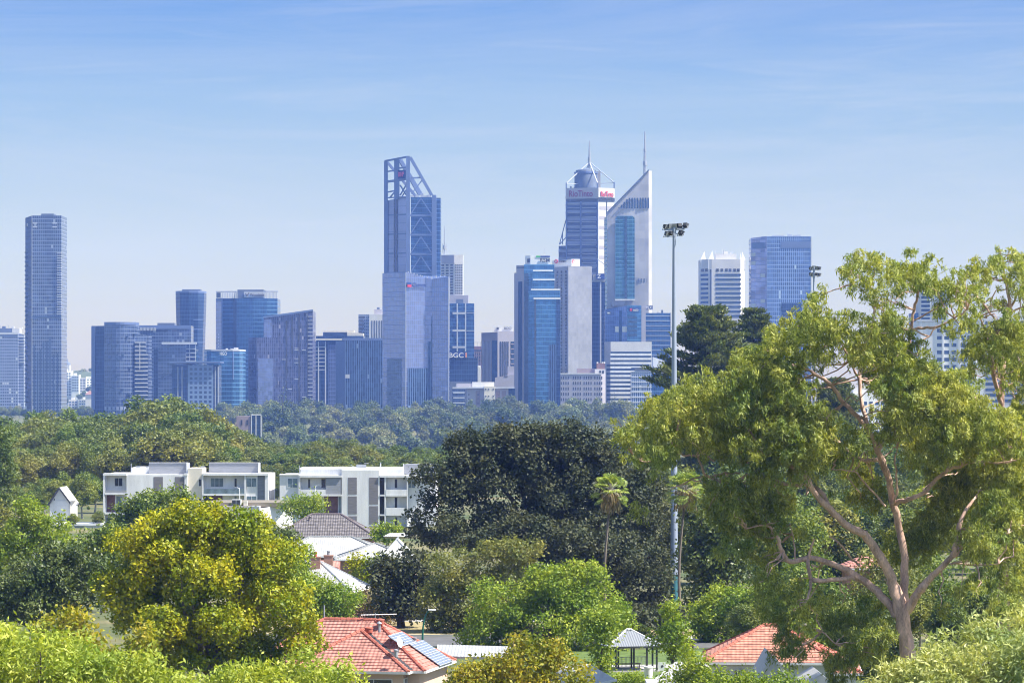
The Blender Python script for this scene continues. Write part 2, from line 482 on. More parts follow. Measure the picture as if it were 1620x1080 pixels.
def wpan(root, name, m, a, b, y0, y1, proud=.25, th=.5, Dr=None, parent=None):
    A, B, t, n, L = _frame(a, b)
    z1, z0 = _zt(root, y0, Dr), _zt(root, y1, Dr)
    o = n*proud; i = n*(proud-th)
    mb = MB(); mb.prism([A+o, B+o, B+i, A+i], z0, z1)
    return mb.build(name, m, parent or root)
def bands(root, name, m, a, b, y0, y1, n, frac=.5, proud=.25, th=.5, Dr=None):
    h = (y1-y0)/n
    for k in range(n): wpan(root, name, m, a, b, y0+k*h, y0+(k+frac)*h, proud, th, Dr)
def along(a, b, t): return (a[0]+(b[0]-a[0])*t, a[1]+(b[1]-a[1])*t)
def fins(root, name, m, a, b, y0, y1, n, frac=.4, proud=.4, th=.6, Dr=None):
    for k in range(n): wpan(root, name, m, along(a, b, k/n), along(a, b, (k+frac)/n), y0, y1, proud, th, Dr)
def windows(root, name, m, a, b, y0, y1, nx, ny, fx=.5, fy=.5, proud=.12, th=.3, Dr=None, rng=None, skip=0):
    """a grid of separate windows sharing one mesh"""
    A, B, t, n, L = _frame(a, b)
    z1, z0 = _zt(root, y0, Dr), _zt(root, y1, Dr)
    w = L/nx; h = (z1-z0)/ny; me = None; o0 = off(root)
    for j in range(ny):
        for i in range(nx):
            if rng is not None and rng.random() < skip: continue
            c = A+t*((i+.5)*w)
            if me is None:
                mb = MB(); p = t*w*fx/2
                mb.prism([-p+n*proud, p+n*proud, p+n*(proud-th), -p+n*(proud-th)], -h*fy/2, h*fy/2)
                ob = mb.build(name, m, None); me = ob.data; ob.parent = root
            else: ob = link(name, me, None, root)
            ob.location = np.array((c[0], c[1], z0+(j+.5)*h))-o0

def text_mesh(text, shear=0):
    c = bpy.data.curves.new('lettering', 'FONT'); c.body = text; c.extrude = .03; c.offset = .012; c.shear = shear
    o = bpy.data.objects.new('lettering', c); col.objects.link(o)
    dg = bpy.context.evaluated_depsgraph_get(); dg.update()
    me = bpy.data.meshes.new_from_object(o.evaluated_get(dg))
    bpy.data.objects.remove(o); bpy.data.curves.remove(c)
    return me
def lettering(root, text, m, a, b, y0, y1, proud=.6, Dr=None, parent=None, shear=0, name='lettering'):
    A, B, t, n, L = _frame(a, b)
    z1, z0 = _zt(root, y0, Dr), _zt(root, y1, Dr)
    me = text_mesh(text, shear); k = len(me.vertices)
    v = np.empty(k*3, np.float32); me.vertices.foreach_get('co', v); v = v.reshape(k, 3)
    lo, hi = v.min(0), v.max(0)
    u = (v[:, 0]-lo[0])/(hi[0]-lo[0])*L; w = (v[:, 1]-lo[1])/(hi[1]-lo[1])*(z1-z0)+z0
    d = proud+(v[:, 2]-lo[2])/(hi[2]-lo[2])*.3
    out = np.column_stack([A[0]+t[0]*u+n[0]*d, A[1]+t[1]*u+n[1]*d, w])-off(root)
    me.vertices.foreach_set('co', out.astype(np.float32).ravel()); me.update()
    return link(name, me, m, parent or root)
def mast(root, name, px, y0, y1, D, r=.5, Dr=None, parent=None):
    mb = MB(); mb.tube([P(px, y1, D), P(px, (y0*1.2+y1)/2.2, D), P(px, y0, D)], [r, r*.7, r*.3], 6)
    return mb.build(name, M['steel'], parent or root)

GL = {}  # blue cast of the tower colours below stands in for part of the haze
GL['t1'] = facade('tall_tower_cladding', (.10, .15, .26), (.22, .26, .36), 3.3, 1.9, .2, .16, .4, lit=.01, litc=(.3, .34, .42))
GL['t1d'] = facade('tall_tower_flank', (.05, .08, .17), (.08, .11, .2), 3.3, 2.2, .16, .1, .4, lit=.01)
GL['res'] = facade('apartment_glazing', (.09, .14, .27), (.15, .19, .31), 3.2, 2.4, .2, .1, .35, lit=.01, litc=(.26, .30, .42), metal=.55)
GL['res2'] = facade('violet_apartment_glazing', (.11, .13, .26), (.12, .13, .24), 3.2, 1.8, .1, .28, .55, lit=.01, litc=(.33, .32, .42), metal=.55)
GL['dark'] = facade('dark_curtain_wall', (.02, .055, .15), (.05, .10, .22), 3.8, 1.5, .1, .1, .3, lit=.0, metal=.5)
GL['blue'] = facade('blue_curtain_wall', (.04, .12, .30), (.08, .18, .36), 3.8, 1.5, .14, .06, .25, lit=.0, metal=.6)
GL['teal'] = facade('teal_curtain_wall', (.05, .17, .27), (.10, .24, .36), 3.8, 4, .2, .04, .2, lit=.0, metal=.55)
GL['chev'] = facade('pale_blue_curtain_wall', (.25, .31, .56), (.14, .19, .42), 3.9, 1.7, .09, .12, .10, lit=.0, litc=(.5, .54, .62), metal=.7, rough=.1, big=.25)
GL['rsm'] = facade('bright_blue_curtain_wall', (.06, .19, .42), (.10, .25, .48), 3.8, 1.5, .18, .05, .25, lit=.0, metal=.6)
GL['qv'] = facade('violet_blue_curtain_wall', (.11, .20, .46), (.27, .36, .58), 3.7, 1.7, .14, .22, .25, lit=.01, litc=(.4, .5, .66), metal=.6)
GL['qvl'] = facade('pale_violet_curtain_wall', (.30, .34, .62), (.20, .24, .46), 3.7, 5, .12, .05, .35, lit=.1, metal=.6)
GL['stripe'] = facade('striped_curtain_wall', (.03, .07, .17), (.10, .16, .30), 3.8, 1.9, .02, .32, .6, lit=.01, litc=(.16, .22, .36), metal=.5)
GL['bhp'] = facade('blue_tower_glazing', (.05, .13, .32), (.08, .17, .36), 4, 1.5, .16, .05, .2, lit=.0, metal=.55)
GL['bhpl'] = facade('sky_reflection_panels', (.36, .40, .64), (.22, .26, .46), 7.6, 40, .08, .0, .06, lit=.0, metal=.3, rough=.35)  # pale lavender base colour holds the sky's reflection on this flank
GL['park'] = facade('ribbon_glazing', (.07, .10, .20), (.26, .29, .42), 7.5, 60, .38, 0, .25, lit=.0, metal=.4)
GL['tile'] = facade('white_panel_wall', (.50, .50, .56), (.40, .41, .50), 3.6, 1.8, .08, .08, .06, lit=.0, metal=0, rough=.6)
GL['stone'] = facade('pale_stone_panels', (.54, .53, .56), (.45, .45, .50), 7.2, 5, .04, .03, .05, lit=.0, metal=0, rough=.6)
GL['old'] = facade('grey_office_grid', (.09, .13, .24), (.24, .28, .40), 3.3, 2.4, .4, .3, .3, lit=.03, metal=.2)
GL['low'] = facade('squared_office_grid', (.03, .07, .18), (.17, .24, .40), 3.9, 4.0, .42, .42, .3, lit=.0, metal=.3)
GL['fine'] = facade('white_fin_grid', (.08, .15, .32), (.42, .46, .58), 4.6, 1.5, .16, .48, .3, lit=.03, metal=.3)
GL['far'] = facade('distant_apartment_wall', (.10, .12, .18), (.68, .67, .66), 3.2, 4.0, .52, .45, .4, lit=.01, metal=.0)
M['lav'] = mat('lavender_steel', (.14, .19, .36), rough=.5, metal=.2, var=.05, scale=.1)
M['lilac'] = mat('lilac_concrete', (.40, .38, .44), var=.05, scale=.1)
M['plant'] = mat('roof_plant_cladding', (.12, .15, .22), var=.1, scale=.2)
M['slab'] = mat('balcony_slab', (.50, .52, .58), var=.05, scale=.2)

def roof_clutter(root, px0, px1, y, D, n, rng, hmax=4):
    for k in range(n):
        p = rng.uniform(px0, px1); w = rng.uniform(1, 4); h = rng.uniform(.6, hmax)
        z = Z(y, D)-.2; x = X(p, D); yy = D+rng.uniform(4, 14)
        mb = MB()
        if rng.random() < .35: mb.tube([(x, yy, z), (x, yy, z+h*2)], .12, 5); nm = 'aerial'
        else: mb.box(x-w/2, x+w/2, yy, yy+w, z, z+h); nm = 'roof_unit'
        mb.build(nm, M['plant'] if rng.random() < .6 else M['concrete'], root)

rg = random.Random(5)
# --- far left office with balconies
t = tower('office_tower', 'grey gridded office block with white balcony ends beside the tallest dark tower', 10, 3600)
block(t, 'facade', GL['old'], [(-25, 3600), (29, 3600)], 527)
block(t, 'side_wing', GL['old'], [(29.2, 3604), (38, 3604)], 529)
bands(t, 'balcony', M['slab'], (29.6, 3603), (38.6, 3603), 532, 577, 9, .25, 1.2, 2.2)
block(t, 'roof_plant', M['plant'], [(-22, 3606), (19, 3606)], 519, 527, 16)
block(t, 'lift_core', M['concrete'], [(19.3, 3606), (31, 3606)], 519.5, 527, 14)
wpan(t, 'parapet', M['slab'], (-25, 3600), (29, 3600), 526, 529, .5, .6)
roof_clutter(t, -5, 30, 519, 3606, 6, rg, 3)

# --- tall dark tower
t = tower('apartment_tower', 'tallest slender dark blue tower standing alone over the white hillside flats', 70, 3000, 'apartment tower')
block(t, 'flank_wall', GL['t1d'], [(40, 3009), (50.5, 3000)], [344, 341], depth=30)
block(t, 'facade', GL['t1'], [(50.6, 3000), (97, 3000)], 341, depth=38)
block(t, 'roof_plant', M['plant'], [(65, 3006), (85, 3006)], 337.5, 341, 16)
for p in (53, 58.5, 63, 68, 73, 78, 84, 90):
    top = 550 if p < 66 else (535 if p < 80 else 562)
    wpan(t, 'dark_strip', M['glassb'], (p, 3000), (p+2.2, 3000), top+rg.uniform(-6, 6), 655, .2, .4)
bands(t, 'balcony', M['slab'], (90, 3000), (97.3, 3000), 400, 500, 26, .3, 1.0, 1.6)
bands(t, 'balcony', M['plant'], (40.2, 3008.4), (42, 3007), 398, 640, 34, .35, .8, 1.4)
wpan(t, 'sky_lobby', M['glassb'], (50.6, 3000), (97, 3000), 500, 501.6, .25, .5)
wpan(t, 'corner_trim', M['slab'], (50.3, 3000), (51, 3000), 341, 655, .4, .6)
for (a, b, y) in ((52, 59, 352), (52, 59, 358), (83, 90, 352), (83, 90, 358)): wpan(t, 'lit_ceiling', M['slab'], (a, 3000), (b, 3000), y, y+2, .2, .4)

# --- curved apartments
t = tower('apartment_tower', 'round fronted apartment tower with stepped white edged balconies', 195, 2900, 'apartment tower')
block(t, 'dark_wing', GL['dark'], [(145, 2912), (166, 2908)], 515, depth=30)
wpan(t, 'pier', M['lav'], (145, 2912), (151, 2911), 515.5, 648, .8, 1.2)
cur = [(165+50*k/8, 2900-9*math.sin(math.pi*(k+1.2)/9.6)) for k in range(9)]
block(t, 'curved_facade', GL['res'], cur, 514, depth=28)
block(t, 'crown_screen', M['lav'], cur, 509.5, 514, depth=26, proud=.5)
block(t, 'balcony_core', GL['res'], [(214, 2899), (235, 2902)], [527, 531], depth=26)
for k in range(16):
    y = 541+k*6.4
    wpan(t, 'balcony', M['slab'], (213, 2897), (234 if k > 2 else 231, 2899), y, y+1.3, 1.8, 3)
    wpan(t, 'balcony_opening', M['glassb'], (214, 2897.5), (233 if k > 2 else 230, 2899.5), y+1.6, y+5.4, .35, .6)
wpan(t, 'white_pier', M['slab'], (221, 2898), (222, 2898), 541, 585, 2.0, 1.0)
for k in range(26):
    p = rg.uniform(168, 212); y = rg.uniform(525, 640)
    d = 2900-9*math.sin(math.pi*((p-165)/50*8+1.2)/9.6)
    wpan(t, 'loggia', M['glassb'], (p, d), (p+4, d), y, y+2.6, .7, 1.2)
t = tower('apartment_tower', 'broad apartment slab with a pale top band behind the round fronted tower', 258, 3050, 'apartment tower')
block(t, 'facade', GL['res'], [(213, 3050), (302, 3050)], 515, depth=25)
block(t, 'roof_plant', M['plant'], [(249, 3056), (276, 3056)], 510.5, 515, 12)
wpan(t, 'top_band', M['lav'], (213, 3050), (302, 3050), 514.5, 520, .4, .8)
for p in (249, 257, 272): wpan(t, 'slot_window', M['glassd'], (p, 3050), (p+8, 3050), 522, 524, .2, .4)
fins(t, 'pale_fin', M['slab'], (217, 3050), (248, 3050), 518, 523, 14, .5, .6, .6)
t = tower('apartment_tower', 'stepped mid height apartment block with open white corner balconies', 282, 2850, 'apartment tower')
block(t, 'facade', GL['res'], [(250, 2852), (294, 2850)], 544, depth=26)
block(t, 'dark_recess', GL['dark'], [(243, 2862), (250, 2862)], 552, depth=12)
block(t, 'balcony_core', GL['dark'], [(294.2, 2853), (310, 2853)], 544, depth=22)
wpan(t, 'roof_slab', M['slab'], (256, 2850), (311, 2850), 541, 544.5, 1.2, 2.4)
for k in range(9): wpan(t, 'balcony', M['slab'], (294, 2852), (310, 2852), 551+k*6.5, 552.2+k*6.5, 1.6, 2.4)
for p in (294, 300, 309): wpan(t, 'balcony_post', M['slab'], (p, 2852), (p+.8, 2852), 543, 575, 1.7, .5)
for k in range(14):
    p = rg.uniform(254, 290); y = rg.uniform(555, 635); wpan(t, 'loggia', M['glassb'], (p, 2851), (p+4, 2851), y, y+2.6, .3, .8)
t = tower('office_block', 'low dark office block with an overhanging roof slab and square windows', 310, 2800, 'office block')
block(t, 'facade', GL['low'], [(297, 2800), (337, 2800)], 577, depth=30)
block(t, 'dark_bay', GL['dark'], [(272, 2802), (297, 2802)], 577, depth=28)
block(t, 'glazed_bay', GL['dark'], [(337.2, 2802), (346, 2802)], 577, depth=28)
block(t, 'roof_slab', M['lav'], [(268, 2797), (348.5, 2797)], 571.6, 574, depth=36)
for p in (281, 287.5, 340, 344.6): wpan(t, 'white_fin', M['slab'], (p, 2802), (p+1.1, 2802), 580, 650, .8, .8)

# --- flared tower
t = tower('office_tower', 'dark glass tower flaring outward towards its rounded flat top', 303, 3300)
mb = MB(); path = []; 
prof = [(650, 42.5), (600, 42.5), (560, 43.5), (520, 45.5), (490, 47.5), (472, 48.5), (463, 48.5)]
cx = X(302.5, 3322)
rows = []
for y, w in prof:
    hw = S(w, 3300)/2; z = Z(y, 3300)
    pl = [(cx-hw, 3322), (cx-hw*.93, 3308), (cx-hw*.6, 3300.5), (cx, 3299), (cx+hw*.6, 3300.5), (cx+hw*.93, 3308), (cx+hw, 3322), (cx+hw*.8, 3342), (cx-hw*.8, 3342)]
    rows.append([(a, b, z) for a, b in pl])
for k in range(len(rows)-1):
    u = 0
    for j in range(9):
        a, b = rows[k][j], rows[k][(j+1) % 9]; c, d = rows[k+1][(j+1) % 9], rows[k+1][j]
        w = math.hypot(a[0]-b[0], a[1]-b[1])
        mb.poly([a, b, c, d], [(u, a[2]), (u+w, a[2]), (u+w, c[2]), (u, c[2])]); u += w
mb.poly(rows[-1]); mb.build('facade', GL['dark'], t)
mb = MB(); mb.prism([(a, b) for a, b, _ in rows[-1]], Z(463, 3300), Z(460, 3300)); mb.build('crown_rim', M['lav'], t)
block(t, 'roof_plant', M['plant'], [(288, 3312), (317, 3312)], 457, 460, 14)
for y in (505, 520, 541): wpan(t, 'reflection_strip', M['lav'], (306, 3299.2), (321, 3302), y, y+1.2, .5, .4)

# --- broad blue office with crown screens
t = tower('office_tower', 'broad blue glass office with pale finned crown screens around its sign', 390, 3100)
block(t, 'facade', GL['blue'], [(352, 3104), (371, 3098), (400, 3096), (422, 3098), (439, 3106)], 472, depth=40)
block(t, 'pale_flank', M['lav'], [(341.5, 3112), (352, 3104)], 471, depth=30)
wpan(t, 'flank_glazing', GL['chev'], (342, 3111.6), (351, 3104.8), 476, 552, .4, .8)
block(t, 'dark_shaft', GL['dark'], [(369, 3097.6), (374.5, 3097)], 472, depth=4, proud=.5)
for k in range(12): wpan(t, 'crown_fin', M['slab'], (343+k*2.7, 3108), (344.6+k*2.7, 3108), 461, 472, .2, .5)
for k in range(9): wpan(t, 'crown_fin', M['slab'], (419+k*2.2, 3106), (420.3+k*2.2, 3106), 460.5, 472, .2, .5)
for a, b in (((342, 3112), (374, 3108)), ((418, 3106), (439.5, 3108))): wpan(t, 'crown_rail', M['lav'], a, b, 460, 461.4, .4, .9)
block(t, 'roof_plant', M['plant'], [(375.5, 3102), (417, 3102)], 458, 472, 24)
sb = wpan(t, 'sign_panel', M['slab'], (386, 3102), (419.5, 3102), 461.5, 470.5, .6, .8)
lettering(t, 'Woodside', M['signk'], (395.5, 3102), (418, 3102), 463.5, 469, .75, parent=sb)
mb = MB(); mb.beam(P(388.5, 464, 3101), P(390.5, 468, 3101), .7); mb.beam(P(390.5, 468, 3101), P(394, 463, 3101), .7); mb.build('emblem', M['signk'], sb)
block(t, 'corner_sign_panel', M['plant'], [(342.4, 3109), (349, 3107)], 462.5, 470, 1.0, proud=1)
bands(t, 'flank_balcony', M['slab'], (343, 3112), (348, 3108), 528, 552, 5, .3, 1, 1.2)

# --- rounded teal office
t = tower('office_block', 'rounded blue office with small white rooftop sign below the broad finned tower', 354, 2950, 'office block')
block(t, 'facade', GL['rsm'], [(323, 2958), (327, 2951), (334, 2949), (368, 2949), (379, 2952), (384.5, 2960)], 555, depth=28)
block(t, 'roof_edge', M['slab'], [(323, 2957.6), (327, 2950.6), (334, 2948.6), (368, 2948.6), (379, 2951.6), (384.9, 2960)], 552.6, 555, depth=28)
lettering(t, 'HGO', M['signw'], (348, 2949), (359, 2949), 556.5, 562, .6)
fins(t, 'pale_mullion', M['lav'], (368, 2949), (382, 2956), 556, 600, 3, .25, .35, .4)
roof_clutter(t, 345, 372, 552.6, 2950, 6, rg, 2)

# --- sloped roof apartments
t = tower('apartment_tower', 'violet glass apartment tower with a sloping roof edge and lower wing', 450, 2850, 'apartment tower')
block(t, 'facade', GL['res2'], [(417, 2850), (495, 2850)], [503, 492], depth=40)
block(t, 'lower_wing', GL['res2'], [(393, 2856), (406, 2845), (441, 2845)], [534, 534, 534], depth=40)
wpan(t, 'pale_bay', GL['chev'], (408, 2845), (432, 2845), 567, 652, .4, .8)
wpan(t, 'glass_bay', GL['chev'], (417.3, 2850), (430, 2850), 505, 534, .3, .6)
for p, a, b in ((452, 507, 640), (461, 500, 560), (472, 497, 650), (486, 500, 650)): wpan(t, 'dark_shaft', M['glassd'], (p, 2850), (p+2.5, 2850), a, b, .3, .6)
mb = MB(); mb.beam(P(416.5, 502, 2849.5), P(495.3, 490.8, 2849.5), 1.2, 1.6); mb.build('roof_edge', M['lav'], t)
for k in range(24): wpan(t, 'balcony', M['slab'], (487, 2850), (494.5, 2850), 500+k*6.2, 501+k*6.2, 1.0, 1.6)
for k in range(9): p = rg.choice((446, 456, 466, 478)); y = rg.uniform(512, 630); wpan(t, 'balcony', M['slab'], (p, 2850), (p+6, 2850), y, y+1, .8, 1.3)
wpan(t, 'podium', M['concrete2'], (393, 2842), (440, 2842), 655, 672, .4, 3)

# --- glass wing with beige roof plant
t = tower('office_block', 'glazed office wing with beige roof plant behind the dark striped block', 530, 3150, 'office block')
block(t, 'facade', GL['dark'], [(497, 3150), (533, 3150)], 540, depth=34)
block(t, 'rear_wing', GL['dark'], [(500, 3158), (575, 3158)], 531, depth=30)
wpan(t, 'roof_slab', M['cream'], (499, 3150), (566, 3150), 535.5, 538, 2, 6)
block(t, 'roof_plant', M['plant'], [(511, 3164), (549, 3164)], 525, 536, 12)
block(t, 'lift_core', M['cream'], [(549.2, 3162), (575, 3162)], [524, 527], 536, 14)
wpan(t, 'plant_roof', M['cream'], (511, 3163), (560, 3163), 522.6, 525, .5, 14)
for p in (503, 514): wpan(t, 'pier', M['slab'], (p, 3150), (p+1.8, 3150), 540, 655, .8, 1.2)
wpan(t, 'light_bay', GL['chev'], (519.6, 3150), (531, 3150), 545, 652, .4, .8)
bands(t, 'floor_slab', M['slab'], (499.5, 3150), (514, 3150), 548, 590, 7, .2, .5, .9)

# --- dark striped block
t = tower('office_tower', 'dark block striped with fine vertical lines beneath a flat pale roof edge', 567, 2900)
block(t, 'facade', GL['stripe'], [(546, 2900), (605, 2900)], 538.5, depth=34)
block(t, 'flank_wall', M['lav'], [(531, 2914), (545.8, 2900)], 539, depth=20)
wpan(t, 'roof_slab', M['lav'], (541, 2901), (606, 2901), 534.5, 538.2, .6, 20)
wpan(t, 'lit_window', M['slab'], (546.3, 2900), (553, 2900), 592, 598, .2, .4)

# --- white striped tower behind
t = tower('office_tower', 'pale tower with dark vertical window strips rising behind the striped block', 587, 3500)
block(t, 'facade', M['concrete'], [(584, 3500), (606, 3500)], 497, depth=26)
block(t, 'glazed_wing', GL['old'], [(567, 3506), (584, 3506)], 497, depth=20)
fins(t, 'window_strip', M['glassd'], (587.5, 3500), (607, 3500), 507, 560, 5, .42, .2, .5)
block(t, 'roof_plant', M['lilac'], [(592, 3508), (604, 3508)], 489, 497, 14)
bands(t, 'window_band', M['glassd'], (567.4, 3506), (576, 3506), 500, 536, 6, .5, .2, .4)
roof_clutter(t, 594, 603, 489, 3508, 3, rg, 3)
# --- lavender framed tower with open truss top
t = tower('office_tower', 'tall blue tower crowned by an open steel truss with a dark square sign', 650, 3000)
block(t, 'core', GL['bhp'], [(650, 3000), (683, 3000)], 312, depth=44)
block(t, 'panelled_flank', GL['bhpl'], [(609, 3016), (646, 3000.5)], [316, 311], depth=36)
block(t, 'rear_shaft', GL['bhp'], [(690.3, 3010), (697, 3010)], 312, depth=30)
block(t, 'corner_column', M['lav'], [(683.2, 2999), (690, 2999)], 308.5, depth=10)
block(t, 'corner_column', M['lav'], [(642.5, 2998), (648.5, 2998)], 247, depth=6)
block(t, 'corner_column', M['lav'], [(607.5, 3015), (613.5, 3013)], 254, depth=6)
block(t, 'corner_column', M['lav'], [(623.5, 3007), (631.8, 3004)], 250.5, 315, depth=7)
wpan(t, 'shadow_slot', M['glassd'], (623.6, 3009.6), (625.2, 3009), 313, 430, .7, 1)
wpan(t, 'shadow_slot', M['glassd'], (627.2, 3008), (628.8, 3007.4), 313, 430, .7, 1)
def bm(name, m, p, q, w, h=None):
    mb = MB(); mb.beam(p, q, w, h); return mb.build(name, m, t)
for k in range(4):
    y0 = 313.5+k*30.5; y1 = y0+24
    bm('brace', M['lav'], P(666, y0, 2999), P(650, y1+1, 2999), 1.1, 1.0)
    bm('brace', M['lav'], P(666, y0, 2999), P(682.5, y1+1, 2999), 1.1, 1.0)
    wpan(t, 'transfer_beam', M['lav'], (649, 3000), (683, 3000), y1+2, y1+5.0, .9, 1.2)
    wpan(t, 'panel_joint', M['lav'], (609, 3016), (646, 3000.5), y1+.5, y1+2.6, .5, .8)
LV = M['lav']
# truss top: front diagonal, rear diagonal, rails and bracing
bm('truss_member', LV, P(649, 249, 3000), P(683, 309, 3002), 2.2, 2.6)
bm('truss_member', LV, P(613, 257, 3016), P(658, 311, 3022), 1.8, 2.2)
bm('truss_member', LV, P(632, 253, 3006), P(664, 309, 3012), 2.2, 2.4)
bm('truss_member', LV, P(634.5, 253, 3020), P(668, 309, 3026), 1.6, 2.0)
for (a, b, w) in (((609, 255, 3015), (643, 248.5, 3000), 1.6), ((613, 271.5, 3014), (624, 270, 3008), 1.2), ((613, 287.5, 3014), (624, 286, 3008), 2.0),
               ((613, 304, 3014), (624, 302, 3008), 1.2), ((616, 313.5, 3014), (624, 304.5, 3008), 1.0), ((649, 282, 3000), (666, 281, 3001), 1.4), ((651, 307, 3000), (667, 286, 3001), 1.0),
               ((632, 285, 3005), (643, 283, 3000), 2.0), ((633, 293, 3005), (643, 309, 3001), 1.0), ((633, 309, 3005), (643, 292, 3001), 1.0), ((632.5, 266, 3005), (643, 265, 3000), 1.4), ((636, 311, 3005), (643, 300, 3001), .8)):
    bm('truss_member', LV, P(*a), P(*b), w)
wpan(t, 'roof_edge', LV, (609, 3016), (646, 3000.5), 310.5, 312.5, .6, 1)
sg = wpan(t, 'sign_panel', M['signb'], (630.5, 3004), (642, 2999), 269, 282.5, 1.2, 1.4)
M['signpink'] = mat('pink_sign', (.70, .12, .28), var=.05)
lettering(t, 'BHP', M['signpink'], (631.8, 3003.4), (640.6, 2999.6), 272, 279.5, 1.35, parent=sg)
for p in (652, 660, 668, 674, 679): mb = MB(); x, y, z = P(p, 311.5, 3010); mb.box(x-1.6, x+1.6, y, y+4, z-.5, z+rg.uniform(1, 2.4)); mb.build('roof_unit', M['slab'], t)
bm('crane_arm', M['slab'], P(656, 308, 3012), P(672, 305, 3012), .5)

# --- pale blue tower in front
t = tower('office_tower', 'pale blue faceted glass tower in front of the truss topped one', 655, 2750)
ch = [(605, 2768), (642, 2750), (672, 2757), (683, 2757), (710, 2752)]
block(t, 'facade', GL['chev'], ch, [431, 430, 438.5, 441, 437], depth=40)
for k, p in enumerate((646, 650, 655, 660, 665, 668, 676, 683, 690, 697, 703)): mb = MB(); x, y, z = P(p, 431+min(10, (p-642)*.3) if p < 684 else 439, 2758); mb.box(x-.5, x+.5, y, y+.8, z-2, z+1.6); mb.build('parapet_post', M['slab'], t)
wpan(t, 'painted_reflection', GL['stripe'], (645, 2750.7), (676.5, 2757), 582, 650, .35, .7)  # reflections of dark buildings, painted as darker panels low on the facade
wpan(t, 'painted_reflection', GL['res'], (612.5, 2764.5), (635, 2753.5), 567, 655, .35, .7)
wpan(t, 'painted_reflection', GL['stripe'], (676.6, 2757), (684, 2757), 540, 650, .3, .6)
wpan(t, 'corner_glazing', M['glassb'], (682, 2757), (683.6, 2757), 500, 600, .5, .5)
wpan(t, 'edge_fin', M['slab'], (641.6, 2750), (642.6, 2750), 431, 650, .7, .7)
wpan(t, 'edge_fin', M['slab'], (709.4, 2752), (710.3, 2752), 437, 655, .7, .9)
mb = MB(); mb.prism([(X(644.5, 2750), 2749), (X(651, 2750), 2750.4), (X(651, 2750), 2751.4), (X(644.5, 2750), 2750.5)], Z(450, 2750), Z(446.4, 2750)); e1 = mb.build('emblem', M['signb'], t)
mb = MB(); mb.prism([(X(644.8, 2750), 2749), (X(650.8, 2750), 2750.4), (X(650.8, 2750), 2751.4), (X(644.8, 2750), 2750.5)], Z(454, 2750), Z(450.3, 2750)); e1 = mb.build('emblem', M['signr'], t)
lettering(t, 'Chevron', M['signb'], (652.5, 2752.5), (673.5, 2757), 446.8, 453.6, .9)

# --- white lattice tower with mast
t = tower('apartment_tower', 'white lattice fronted tower with rooftop mast over blue lower storeys', 720, 3300, 'office tower')
block(t, 'upper_shaft', M['concrete'], [(697, 3306), (719, 3300), (732.5, 3301)], 403, 470, depth=26)
wpan(t, 'parapet', M['lilac'], (697, 3305.5), (718.5, 3299.6), 403.5, 416, .4, .6)
windows(t, 'window', M['glassd'], (697, 3305.9), (718, 3300.2), 417, 466, 3, 11, .6, .55, .3, .6)
windows(t, 'window', M['glassd'], (719.5, 3300), (732, 3301), 417, 466, 4, 12, .55, .5, .3, .6)
block(t, 'setback', M['lilac'], [(700, 3299), (741, 3299)], 467, 486, depth=30)
wpan(t, 'dark_vent', M['plant'], (722, 3299), (733, 3299), 473, 481, .2, .5)
block(t, 'lower_block', GL['blue'], [(700, 3294), (750, 3294)], 480, depth=40)
for p in (722.5, 735.5): wpan(t, 'white_pier', M['slab'], (p, 3294), (p+2, 3294), 480, 556, .8, 1)
for y in (494, 521.5, 547.5): wpan(t, 'white_beam', M['slab'], (716, 3294), (737.5, 3294), y, y+3, .9, 1)
for y in (495, 523): wpan(t, 'floor_line', M['slab'], (738, 3294), (750, 3294), y, y+.7, .4, .6)
mast(t, 'mast', 703, 358, 403, 3310, .7); 
mb = MB(); mb.tube([P(703, 394, 3310), P(703, 388, 3310)], 1.8, 8); mb.tube([P(700.5, 400, 3310), P(700.5, 385, 3310)], .25, 5); mb.tube([P(706, 400, 3310), P(706, 386, 3310)], .25, 5); mb.build('antenna_array', M['steel'], t)

# --- dark block with sign
t = tower('office_block', 'squat dark blue block with big white letters along its top', 732, 2900, 'office block')
block(t, 'facade', GL['dark'], [(700, 2900), (755.5, 2900)], 566, depth=34)
block(t, 'sign_parapet', M['signb'], [(700, 2899), (738, 2899)], 557, 566, depth=6)
block(t, 'orange_panel', M['orange'], [(736.2, 2898.4), (738.6, 2898.4)], 557.5, 565.5, depth=2)
lettering(t, 'BGC', M['signw'], (710.5, 2899), (733.5, 2899), 558, 565.5, .5)
block(t, 'base_podium', M['plant'], [(712, 2896), (745, 2896)], 603, depth=20)
t = tower('office_block', 'red brown low block with rooftop railing between two towers', 752, 3300, 'office block')
block(t, 'facade', M['redbrown'], [(738, 3300), (766, 3300)], 547.5, depth=30)
bands(t, 'window_band', M['glassd'], (742, 3300), (762, 3300), 553, 575, 4, .45, .2, .4)
fins(t, 'pier', M['mauve'], (741, 3300), (763, 3300), 556, 580, 7, .3, .5, .5)
for p in (750, 755, 760): bm('railing_post', M['steel'], P(p, 541, 3302), P(p, 548, 3302), .3)
bm('railing', M['steel'], P(749, 541.5, 3302), P(763, 541.5, 3302), .35)

